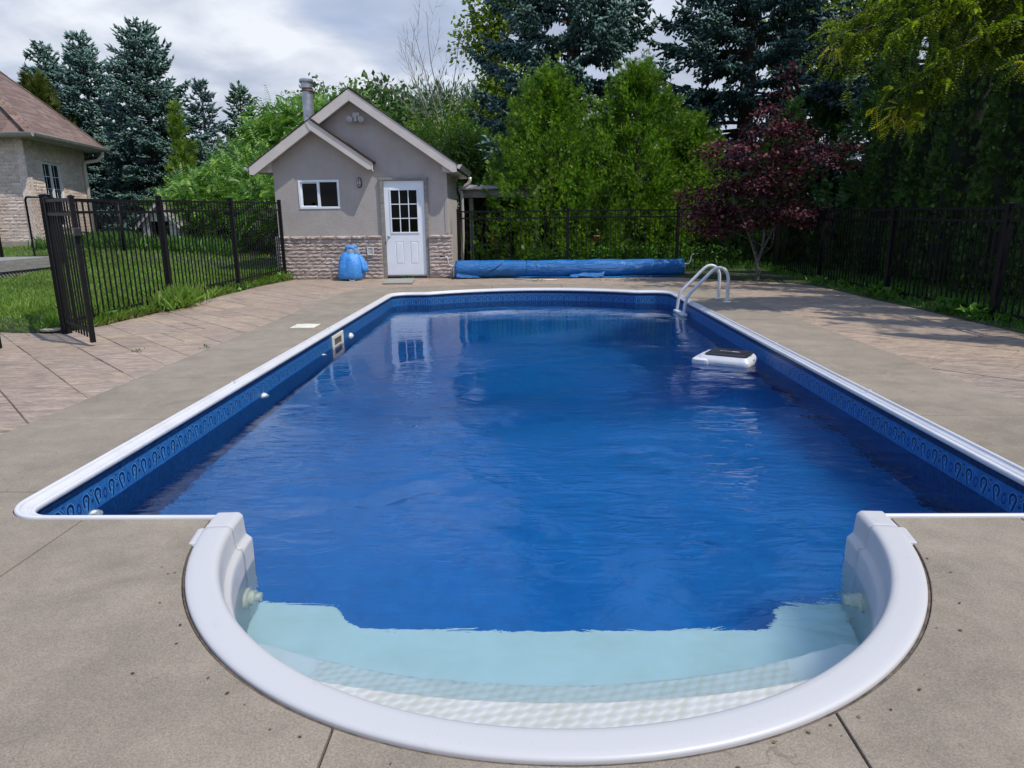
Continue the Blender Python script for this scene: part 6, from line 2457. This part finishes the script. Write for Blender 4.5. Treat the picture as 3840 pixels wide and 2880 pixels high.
# ------------------------------------------------------------------ broadleaf trees
def broadleaf(name, label, catg, x, y, z0, blobs, trunk, n_cl, per, size, mat, seed, tv=LEAF_V, tf=LEAF_F, group=None, clr=0.22, up=0.4, flat=0.0, bark='bark', limbs=True, shell=0.55, droop=0.0, tr=0.06):
    """blobs: (cx, cy, cz, rx, ry, rz) relative; trunk: list of forks"""
    t = thing(name, label, catg, group)
    t.location = (x, y, z0)
    rng = np.random.default_rng(seed)
    vol = np.array([b[3] * b[4] * b[5] for b in blobs]) ** 0.75
    pick = rng.choice(len(blobs), n_cl, p=vol / vol.sum())
    B = np.array(blobs)[pick]
    d = unit(rng.normal(0, 1, (n_cl, 3)))
    r = rng.uniform(shell, 1.0, (n_cl, 1)) ** 0.6
    C = B[:, :3] + d * r * B[:, 3:]
    P = np.repeat(C, per, 0) + rng.normal(0, 1, (n_cl * per, 3)) * np.array([clr, clr, clr * (1 - flat)])
    out = np.repeat(d, per, 0)
    A = unit(out * 0.7 + rng.normal(0, 0.6, P.shape) + np.array([0, 0, -droop]))
    Nn = unit(np.array([0, 0, 1.0]) * (up + 0.4) + rng.normal(0, 0.45, P.shape) + out * 0.3)
    V, F = scatter(tv, tf, P, A, Nn, size * rng.uniform(0.6, 1.3, len(P)))
    np_mesh('foliage', V, F, mat, t)
    mb = MB()
    for tk in trunk:
        mb.tube(tk[0], tk[1], 7, False)
    if limbs:
        top = np.array(trunk[0][0][-1])
        bl = list(blobs)
        for k in range(limbs if limbs > 1 else min(70, n_cl // 5)):
            c = C[rng.integers(n_cl)]
            tkk = trunk[rng.integers(len(trunk))][0] if len(trunk) > 1 else trunk[0][0]
            cand = np.array(tkk[max(1, len(tkk) // 2):])
            top = cand[np.argmin(np.linalg.norm(cand - c, axis=1) + 0.0)]
            mid = top * 0.45 + c * 0.55 + rng.normal(0, 0.08, 3) + np.array([0, 0, 0.05])
            mb.tube([tuple(top * 0.98), tuple(mid), tuple(c)], [tr * 0.5, tr * 0.25, 0.005], 4, False)
    mb.obj('trunk', bark, t, True, fixn=False)
    return t


# purple leaved redbud
pb_ = []
rng_ = np.random.default_rng(5)
for (cx, cz, rx, rz) in ((-0.95, 1.55, 0.70, 0.30), (-0.35, 1.25, 0.75, 0.28), (0.45, 1.35, 0.75, 0.25), (0.9, 1.15, 0.45, 0.16), (-0.55, 2.35, 0.85, 0.26), (0.15, 2.0, 0.8, 0.24), (0.95, 2.35, 0.85, 0.20), (1.25, 2.1, 0.45, 0.12), (-0.05, 2.85, 0.55, 0.28), (0.55, 2.75, 0.45, 0.22),
                         (0.15, 3.3, 0.28, 0.30), (0.28, 3.75, 0.12, 0.28), (-1.15, 1.2, 0.42, 0.22), (-0.9, 0.95, 0.45, 0.16), (-0.2, 1.75, 1.0, 0.2)):
    pb_.append((cx, rng_.uniform(-0.25, 0.25), cz, rx, rx * 0.75, rz))
tk = [([(0, 0, -0.1), (0.02, 0, 0.18), (-0.02, 0, 0.38), (0.02, 0, 0.42)], [0.055, 0.045, 0.040, 0.03]),
      ([(0.0, 0, 0.36), (0.08, 0, 0.6), (0.10, 0.03, 1.0), (0.02, 0.05, 1.8), (0.15, 0, 2.6), (0.28, 0, 3.6)], [0.035, 0.034, 0.030, 0.022, 0.012, 0.004]),
      ([(-0.0, 0, 0.34), (-0.10, 0, 0.62), (-0.22, 0.02, 0.95), (-0.5, 0, 1.5), (-0.8, 0, 2.2)], [0.028, 0.024, 0.020, 0.014, 0.005]),
      ([(0.07, 0, 0.56), (0.16, -0.05, 0.8), (0.35, 0, 1.2), (0.9, 0, 1.9)], [0.018, 0.014, 0.010, 0.004]),
      ([(0.07, 0, 0.50), (0.20, -0.05, 0.62), (0.26, -0.05, 0.8)], [0.010, 0.006, 0.003])]
broadleaf('redbud_tree', 'small purple-leaved tree with forked trunk at back right of the paving', 'tree', 4.50, 13.72, 0.0, pb_, tk, 400, 22, 0.058, 'purple_leaf', 7, ROUND_V, ROUND_F, None, 0.10, 0.6, 0.6, 'redbud_bark', 12, 0.15, 0.3, 0.018)

# sumac bank left of the pool house
G5 = 'sumac thicket left of the pool house'
sm = [(-9.0, 20.2, 0.45, [(0, 0, 1.15, 0.85, .8, .75)], 'sumac shrub with pale upturned leaves just right of the playhouse', 120),
      (-7.9, 20.6, 0.45, [(0, 0, 1.35, 0.95, .8, .75)], 'sumac shrub in the middle of the thicket above the picket fence', 110),
      (-6.75, 19.4, 0.40, [(0, 0, 1.2, 0.75, .8, .75), (0.3, 0, 0.8, .5, .5, .5)], 'sumac shrub pressed against the left wall of pool house', 110),
      (-8.35, 22.0, 0.5, [(0, 0, 1.9, 1.15, .9, .75)], 'taller sumac with drooping leaves left of the pool house eave', 150),
      (-7.3, 23.4, 0.5, [(0, 0, 3.35, 1.5, 1.1, 0.95), (1.6, 0, 3.5, 1.0, .9, .75), (-0.9, 0, 3.0, .8, .8, .65)], 'largest sumac mound rising behind the roof beside stove pipe', 330),
      (-5.6, 22.4, 0.5, [(0, 0, 3.05, 1.3, 1, .8)], 'sumac crown half hidden by the pool house left roof slope', 150),
      (-10.2, 21.6, 0.5, [(0, 0, 1.15, .8, .7, .5)], 'low sumac between big blue spruce and playhouse roof', 80)]
for i, (x, y, z, bl, lab, n) in enumerate(sm):
    tkz = bl[0][2]
    broadleaf('sumac_shrub', lab, 'sumac', x, y, z, bl, [([(0, 0, -0.1), (0.05, 0, tkz * 0.5), (0, 0, tkz * 0.8)], [0.05, 0.04, 0.02])], int(n * 1.5), 9, 0.44, 'sumac_leaf', 100 + i, SUM_V, SUM_F, G5, 0.22, 0.5, 0.2, 'bark', True, 0.35, 0.35, 0.05)

# background trees
def bt(lab, x, y, blobs, n, per, size, mat, seed, catg='tree', name='broadleaf_tree', tv=LEAF_V, tf=LEAF_F, clr=0.3, up=0.3, tall=2.0, bark='bark', shell=0.45, limbs=True, droop=0.0, group='trees beyond the back of the yard'):
    broadleaf(name, lab, catg, x, y, 0.3, blobs, [([(0, 0, -0.1), (0.1, 0, tall * 0.5), (0, 0, tall)], [0.12, 0.09, 0.05])], n, per, size, mat, seed, tv, tf, group, clr, up, 0, bark, limbs, shell, droop, 0.1)


bt('round green tree crown showing behind the right roof slope of pool house', -6.1, 30.0, [(0, 0, 4.9, 1.7, 1.3, 1.15), (1.4, 0, 4.3, 1.2, 1, .9), (-1.1, 0, 4.2, 1, 1, .9)], 520, 12, 0.24, 'far_leaf', 120, tall=3.2)
bt('small leafy treetop just right of the stove pipe', -8.75, 31.0, [(0, 0, 5.2, .75, .6, .9), (0.1, 0, 4.4, .9, .7, .7)], 190, 12, 0.22, 'far_leaf', 121, tall=3.5)
bt('bright yellow-green willow mass between pool house roof and cedars', -2.9, 26.0, [(0, 0, 3.1, 1.9, 1.2, 1.25), (1.3, 0, 2.7, 1.3, 1, 1.2), (-1.6, 0, 2.4, 1.1, 1, 1.2), (0.4, -.6, 1.6, 1.9, .8, 1.2)], 1500, 14, 0.26, 'willow_leaf', 122, name='willow_tree', catg='willow', tv=THIN_V, clr=0.28, up=0.2, tall=1.8, droop=0.5)
bt('grey-green willow thicket behind the bare branching tree', -4.6, 38.0, [(0, 0, 6.0, 1.7, 1.2, 1.2), (2.4, 0, 5.9, 1.6, 1, 1.3), (-2.1, 0, 5.2, 1.6, 1, 1.1), (4.6, 0, 5.4, 1.5, 1, 1.5)], 900, 13, 0.36, 'far_leaf', 123, name='willow_tree', catg='willow', tv=THIN_V, clr=0.4, tall=3.4, droop=-0.5)
bt('tall sparse yellow-green tree between bare branches and huge spruce', -1.35, 29.5, [(0.2, 0, 8.9, 1.1, .8, .9), (-.3, 0, 7.6, 1.2, .8, .8), (.5, 0, 6.4, 1.1, .8, .9), (-.2, 0, 5.3, .9, .7, .9), (0.8, 0, 9.9, 1.0, .8, .8), (-.1, 0, 4.4, .8, .7, .7)], 620, 9, 0.20, 'lime_leaf', 124, clr=0.22, tall=6.5, shell=0.1, bark='grey_bark')
bt('yellow-green treetop glimpsed between the right spruces against the sky', 12.6, 30.0, [(0, 0, 8.6, 2.0, 1.4, 1.5), (-1.4, 0, 7.2, 1.6, 1, 1.3), (.8, 0, 6.2, 1.8, 1.2, 1.3)], 620, 12, 0.24, 'lime_leaf', 125, tall=5, shell=0.2)
bt('dense dark green tree crowns far behind the playhouse', -12.5, 33.0, [(0, 0, 2.6, 3.5, 1.5, 1.7), (5, 0, 2.6, 3.2, 1.5, 1.6), (-5, 0, 2.6, 3.2, 1.5, 1.7)], 900, 12, 0.34, 'far_leaf', 126, tall=1.6)

# bare tree
bare = thing('bare_tree', 'leafless grey tree with thin upright branches right of pool house roof', 'tree')
bare.location = (-3.15, 29.0, 0.3)
rng_ = np.random.default_rng(9)
mbt = MB()


def twig(p, d, L, r, lev, kink=0.12):
    pts, rad = [tuple(p)], [r]
    q = np.array(p, float)
    dd = np.array(d, float)
    n = 5
    nodes = []
    for i in range(n):
        dd = dd + rng_.normal(0, kink, 3) * 0.6 + np.array([0, 0, 0.07])
        dd /= np.linalg.norm(dd)
        q = q + dd * L / n
        pts.append(tuple(q))
        rad.append(max(0.004, r * (1 - (i + 1) / n * 0.85)))
        nodes.append((q.copy(), dd.copy(), rad[-1]))
    mbt.tube(pts, rad, 4, False)
    if lev > 0:
        for (q2, d2, r2) in nodes[:-1]:
            for _ in range(1 if lev > 1 else 2):
                ax = rng_.normal(0, 1, 3)
                side = np.cross(d2, ax)
                side /= np.linalg.norm(side)
                nd = d2 * 0.82 + side * rng_.uniform(0.35, 0.7)
                twig(q2, nd, L * rng_.uniform(0.28, 0.45), max(0.005, r2 * 0.55), lev - 1)


for (dx_, L, r) in ((-0.05, 4.7, .034), (-0.22, 4.5, .030), (-0.42, 4.2, .027), (0.12, 4.2, .030), (-0.62, 3.6, .024), (-0.95, 3.0, .022)):
    twig((dx_ * 0.4, rng_.uniform(-.2, .2), 4.0), (dx_, rng_.uniform(-.1, .1), 1.0), L, r, 2)
mbt.tube([(0, 0, -0.2), (0, 0, 2), (0, 0, 4.1)], [0.14, 0.11, 0.08], 8)
mbt.obj('trunk_and_branches', 'grey_bark', bare, True, fixn=False)

# ------------------------------------------------------------------ locust reaching in from the right
loc = thing('locust_tree', 'locust tree reaching feathery yellow-green leaves in from the top right', 'tree')
tkx, tky = 9.1, 10.0
mbt = MB()
mbt.tube([(tkx, tky, -0.1), (tkx - .1, tky, 2.0), (tkx - 0.3, tky - .2, 4.2), (tkx - .6, tky - .4, 6.5)], [0.17, 0.14, 0.11, 0.06], 9)
FP, FA = [], []
rng = np.random.default_rng(77)


def bez(p0, p1, p2, n):
    t = np.linspace(0, 1, n)[:, None]
    return (1 - t) ** 2 * p0 + 2 * t * (1 - t) * p1 + t * t * p2


def bough(p0, p1, p2, r, ntw, tl, fr_, span=(0.3, 1.0)):
    p0, p1, p2 = map(np.array, (p0, p1, p2))
    C = bez(p0, p1, p2, 14)
    mbt.tube([tuple(c) for c in C], [r * (1 - 0.88 * i / 13) for i in range(14)], 5, False)
    for _ in range(ntw):
        u = rng.uniform(*span)
        i = min(12, int(u * 13))
        b0 = C[i] + (C[i + 1] - C[i]) * (u * 13 - i)
        fd = unit(C[i + 1] - C[i])
        d = unit(fd * 0.8 + rng.normal(0, 0.62, 3) * np.array([1, 1, 0.7]) + np.array([0, 0, -0.12]))
        L = tl * rng.uniform(0.5, 1.2)
        e = b0 + d * L + np.array([0, 0, -0.15 * L])
        m = b0 + d * L * 0.5 + np.array([0, 0, 0.03])
        T = bez(b0, m, e, 5)
        mbt.tube([tuple(c) for c in T], [0.006, 0.005, 0.004, 0.003, 0.002], 3, False)
        k = max(3, int(fr_ * rng.uniform(0.6, 1.2)))
        for q in range(k):
            w = rng.uniform(0.15, 1.0)
            j = min(3, int(w * 4))
            pp = T[j] + (T[j + 1] - T[j]) * (w * 4 - j)
            FP.append(pp)
            FA.append(unit(d * 0.7 + rng.normal(0, 0.55, 3) + np.array([0, 0, -0.35])))


T1 = (tkx - 0.25, tky - .2, 3.8)
T2 = (tkx - 0.4, tky - .3, 5.2)
bough(T1, (6.6, 9.3, 4.1), (4.45, 9.0, 2.55), 0.045, 52, 0.45, 12, (0.45, 1.0))
bough(T1, (6.9, 9.6, 4.2), (4.9, 9.2, 2.75), 0.035, 30, 0.40, 12, (0.5, 1.0))
bough(T1, (6.8, 9.1, 4.2), (4.9, 8.8, 3.05), 0.035, 24, 0.40, 12, (0.6, 1.0))
bough(T2, (6.6, 9.2, 4.6), (3.85, 9.0, 3.30), 0.04, 70, 0.50, 13, (0.4, 1.0))
bough(T2, (6.4, 9.4, 4.9), (4.05, 9.3, 3.55), 0.04, 76, 0.55, 13, (0.35, 1.0))
bough(T2, (6.8, 9.0, 4.5), (4.6, 8.8, 3.45), 0.04, 64, 0.55, 13, (0.35, 1.0))
bough(T2, (7.0, 9.2, 5.2), (4.8, 9.2, 3.95), 0.04, 60, 0.6, 13, (0.3, 1.0))
bough(T2, (7.2, 9.0, 4.6), (5.3, 8.9, 3.35), 0.04, 26, 0.5, 11, (0.3, 1.0))
for e_ in ((6.3, 13.2, 6.4), (7.6, 14.2, 6.9), (5.6, 14.6, 6.9)):  # out-of-view boughs added to shade the ground in the back right corner
    bough((tkx - .6, tky - .4, 6.3), (8.0, 11.5, 7.2), e_, 0.05, 18, 0.95, 9, (0.3, 1.0))
bough(T2, (7.5, 9.4, 5.4), (5.6, 9.5, 4.1), 0.04, 26, 0.6, 10, (0.2, 1.0))
bough(T2, (8.0, 9.0, 5.6), (6.6, 8.8, 4.6), 0.04, 26, 0.6, 10, (0.2, 1.0))
bough(T1, (7.2, 8.6, 3.9), (5.62, 8.3, 2.92), 0.03, 10, 0.30, 8, (0.75, 1.0))
bough(T2, (8.0, 10.5, 6.2), (5.5, 11.5, 5.6), 0.05, 70, 0.9, 10, (0.2, 1.0))
bough(T2, (9.5, 10.5, 7.2), (8.5, 12.5, 6.4), 0.05, 50, 1.0, 10, (0.1, 1.0))
bough(T2, (10.5, 9.5, 7.5), (11.0, 7.5, 6.6), 0.05, 50, 1.0, 10, (0.1, 1.0))
bough(T2, (8.5, 8.2, 7.4), (7.4, 6.0, 6.4), 0.05, 50, 1.0, 10, (0.1, 1.0))
FP, FA = np.array(FP), np.array(FA)
Nn = np.array([0, 0, 1.0]) + rng.normal(0, 0.35, FP.shape)
V, F = scatter(LOC_V, LOC_F, FP, FA, Nn, 0.20 * rng.uniform(0.7, 1.25, len(FP)))
np_mesh('foliage', V, F, 'locust_leaf', loc)
# sprigs that have turned yellow at the drooping tips
YP, YA = [], []
for (x, y, z, s, k) in ((4.46, 8.95, 2.36, .07, 26), (4.30, 9.0, 2.50, .05, 10), (4.72, 9.0, 2.42, .07, 16), (5.60, 8.25, 2.86, .07, 36), (5.68, 8.22, 2.93, .05, 14), (3.66, 9.0, 3.16, .06, 14), (4.85, 8.9, 3.52, .08, 14), (5.95, 8.3, 3.30, .10, 26), (4.80, 8.9, 3.10, .05, 6)):
    YP.append(np.array([[x, y, z]]) + rng.normal(0, s, (k, 3)))
    YA.append(rng.normal(0, 0.5, (k, 3)) + np.array([-0.3, 0, -0.6]))
YP, YA = np.concatenate(YP), np.concatenate(YA)
V, F = scatter(LOC_V, LOC_F, YP, YA, np.array([0, -0.4, 1.0]) + rng.normal(0, 0.4, YP.shape), 0.15 * rng.uniform(0.6, 1.2, len(YP)))
np_mesh('yellow_sprigs', V, F, 'locust_yellow', loc)
mbt.obj('trunk_and_boughs', 'bark', loc, True, fixn=False)

# ------------------------------------------------------------------ grass and weeds
BL_V = [(0, -0.5, 0), (0, 0.5, 0), (0.55, 0.3, 0.10), (0.55, -0.3, 0.10), (1, 0, 0.32)]


def grass(name, label, pts, hmin, hmax, w, seed, mat='grass_blade', lean=0.45, catg='grass'):
    rng = np.random.default_rng(seed)
    n = len(pts)
    A = np.array([0, 0, 1.0]) + rng.normal(0, lean, (n, 3)) * np.array([1, 1, 0.1])
    Nn = rng.normal(0, 1, (n, 3)) * np.array([1, 1, 0.05])
    sc = rng.uniform(hmin, hmax, n)
    tv = [(0, -0.5, 0), (0, 0.5, 0), (0.6, 0.36, 0.0), (1, 0, 0.0)]
    A, S, N2 = frames(A, Nn)
    b = pts[:, None, :]
    wv = (w * rng.uniform(0.7, 1.4, n))[:, None, None]
    al = np.array([0, 0, 0.55, 1.0])[None, :, None] * sc[:, None, None]
    sd = np.array([-0.5, 0.5, 0.32, 0.0])[None, :, None] * wv
    bend = np.array([0, 0, 0.06, 0.28])[None, :, None] * sc[:, None, None]
    V = b + al * A[:, None] + sd * S[:, None] + bend * N2[:, None]
    F = (np.arange(n) * 4)[:, None] + np.array([[0, 1, 2, 3]])
    o = np_mesh(name, V.reshape(-1, 3), F, mat)
    return tag(o, label, None, None, 'stuff')


def sample(n, x0, x1, y0, y1, seed, bias=None, dmin=0.0, dmax=99):
    rng = np.random.default_rng(seed)
    out = []
    while len(out) < n:
        xs = rng.uniform(x0, x1, 4000)
        ys_ = rng.uniform(y0, y1, 4000)
        for x, y in zip(xs, ys_):
            if bias and rng.random() > bias(x, y):
                continue
            d = radial_d(x, y)
            if dmin < d < dmax:
                out.append((x, y, ground_h(x, y, d) - 0.008))
                if len(out) >= n:
                    break
    return np.array(out)


def patchy(x, y):
    return 0.35 + 0.65 * (0.5 + 0.5 * math.sin(x * 2.3 + math.sin(y * 1.7) * 1.4) * math.sin(y * 1.9 + x))


L1 = sample(52000, -10.5, -5.2, 8.0, 15.5, 1, lambda x, y: max(0.25, min(1, 1.3 - (y - 8) * 0.08)))
grass('lawn_grass', 'short green lawn grass behind the left picket fence', L1, 0.035, 0.085, 0.009, 2)
L1b = np.random.default_rng(51).uniform((-10.0, 7.98, 0.0), (-5.6, 9.8, 0.0), (16000, 3))
L1b[:, 2] = [0.01 + 0.13 * min(1.0, max(0.0, (y_ - 8.0) / 0.7)) for y_ in L1b[:, 1]]
L1b = L1b[L1b[:, 1] > 8.05 + 0.05 * np.sin(L1b[:, 0] * 9)]
grass('lawn_grass', 'lawn grass growing up to the left edge of stamped paving by the gate', L1b, 0.05, 0.12, 0.009, 52)
L2 = sample(36000, -19, -5.2, 13.0, 26.0, 3)
grass('lawn_grass', 'sunlit lawn grass stretching back to the brick house and playhouse', L2, 0.05, 0.11, 0.018, 4)
L3 = sample(9000, -5.75, -4.9, 8.0, 15.3, 5, lambda x, y: 0.25 + 0.75 * (0.5 + 0.5 * math.sin(y * 2.4)) , 0.0, 0.5)
grass('edge_grass', 'long untrimmed grass tufts along the foot of the left picket fence', L3, 0.07, 0.19, 0.009, 6, lean=0.5)
rg = np.random.default_rng(8)
L4 = np.stack([rg.normal(-5.22, 0.10, 900), rg.normal(10.25, 0.28, 900), np.full(900, 0.03)], -1)
grass('grass_tuft', 'tall grass clump at the second picket fence post', L4, 0.16, 0.36, 0.010, 9, lean=0.45)
L5 = sample(2600, -5.6, -5.1, 8.3, 10.0, 10, None, 0.0, 0.25)
grass('dry_grass', 'strip of dry straw at the edge of stamped paving', L5, 0.03, 0.08, 0.008, 11, 'dry_grass', 0.9)
L6 = sample(15000, 5.2, 7.2, 2.5, 15.6, 12, None, 0.0, 2.2)
grass('hedge_grass', 'rough grass under the right picket fence in the shade', L6, 0.05, 0.16, 0.010, 13, 'weed_leaf', 0.6)
L7 = sample(9000, -1.6, 7, 15.4, 18.5, 14, None, 0.0, 3)
grass('back_grass', 'rough grass behind the back picket fence', L7, 0.05, 0.18, 0.012, 15, 'weed_leaf', 0.6)
L8 = sample(9000, -12.8, -7.6, 17.8, 21.5, 16)
grass('tall_weeds', 'tall weedy grass around the playhouse', L8, 0.15, 0.50, 0.022, 17, 'weed_leaf', 0.4)


def weeds(name, label, P, seed, n=9, size=0.12, mat='weed_leaf', tall=0.12):
    rng = np.random.default_rng(seed)
    m = len(P)
    Q = np.repeat(P, n, 0) + np.stack([rng.normal(0, 0.03, m * n), rng.normal(0, 0.03, m * n), rng.uniform(0, tall, m * n)], -1)
    A = unit(rng.normal(0, 1, Q.shape) * np.array([1, 1, 0.35]) + np.array([0, 0, 0.55]))
    V, F = scatter(LEAF_V, LEAF_F, Q, A, np.array([0, 0, 1.0]) + rng.normal(0, 0.3, Q.shape), size * rng.uniform(0.5, 1.3, len(Q)))
    return tag(np_mesh(name, V, F, mat), label, None, None, 'stuff')


W1 = sample(75, 5.25, 5.6, 4.0, 12.6, 21, lambda x, y: 0.2 + 0.8 * (math.sin(y * 3.1) > 0.2), 0.0, 0.35)
weeds('broadleaf_weeds', 'broad-leaved weeds spilling onto the right paving edge', W1, 22, 8, 0.13)
W2 = sample(60, -5.4, -5.05, 8.2, 14.5, 23, None, 0.0, 0.3)
weeds('broadleaf_weeds', 'small weeds in the grass edge by the left fence', W2, 24, 7, 0.08)
W3 = np.array([[x, 15.95 + 0.1 * math.sin(x * 9), 0.02] for x in np.linspace(-0.1, 4.8, 60)])
weeds('leafy_stems', 'leafy weed stems rising between back fence and cedars', W3, 25, 22, 0.11, tall=0.55)
W4 = np.array([[x, y, -0.002] for (x, y) in ((0.12, 14.05), (0.20, 14.0), (0.30, 14.08), (1.4, 14.1), (1.5, 14.0), (1.62, 14.1), (2.2, 14.12), (2.35, 14.05), (-2.5, 15.0), (-2.45, 14.99), (-2.62, 15.0), (-3.28, 6.9), (-3.9, 6.75))])
weeds('joint_weeds', 'tiny weeds sprouting from the paving joints', W4, 26, 10, 0.035, tall=0.02)
rg = np.random.default_rng(31)
aa = rg.uniform(math.radians(195), math.radians(345), 60)
aa = aa[rg.random(60) < 0.5]
NA = len(aa)
LP = np.stack([CX + (1.485 + np.abs(rg.normal(0, 0.06, NA))) * np.cos(aa), CY + (1.485 + np.abs(rg.normal(0, 0.06, NA))) * np.sin(aa), np.full(NA, 0.003)], -1)
LP = np.concatenate([LP, np.stack([rg.uniform(-3.1, 3.2, 90), rg.uniform(0.8, 12.8, 90), np.full(90, 0.003)], -1)])
LP = LP[[(p[0] < -2.45 or p[0] > 2.6 or p[1] > 12.75 or (p[1] < 2.7 and math.hypot(p[0] - CX, p[1] - CY) > 1.48)) for p in LP]]
LP = np.concatenate([LP, np.stack([rg.uniform(3.5, 5.2, 80), rg.uniform(4, 13, 80), np.full(80, 0.002)], -1), np.stack([rg.uniform(-5.1, -3.3, 50), rg.uniform(6, 13, 50), np.full(50, 0.002)], -1)])
A = rg.normal(0, 1, LP.shape) * np.array([1, 1, 0.08])
V, F = scatter(LEAF_V, LEAF_F, LP, A, np.array([0, 0, 1.0]) + rg.normal(0, 0.15, LP.shape), 0.010 * rg.uniform(0.5, 1.6, len(LP)))
tag(np_mesh('leaf_litter', V, F, 'dead_leaf'), 'tiny dead leaf scraps scattered over the deck and paving', None, None, 'stuff')
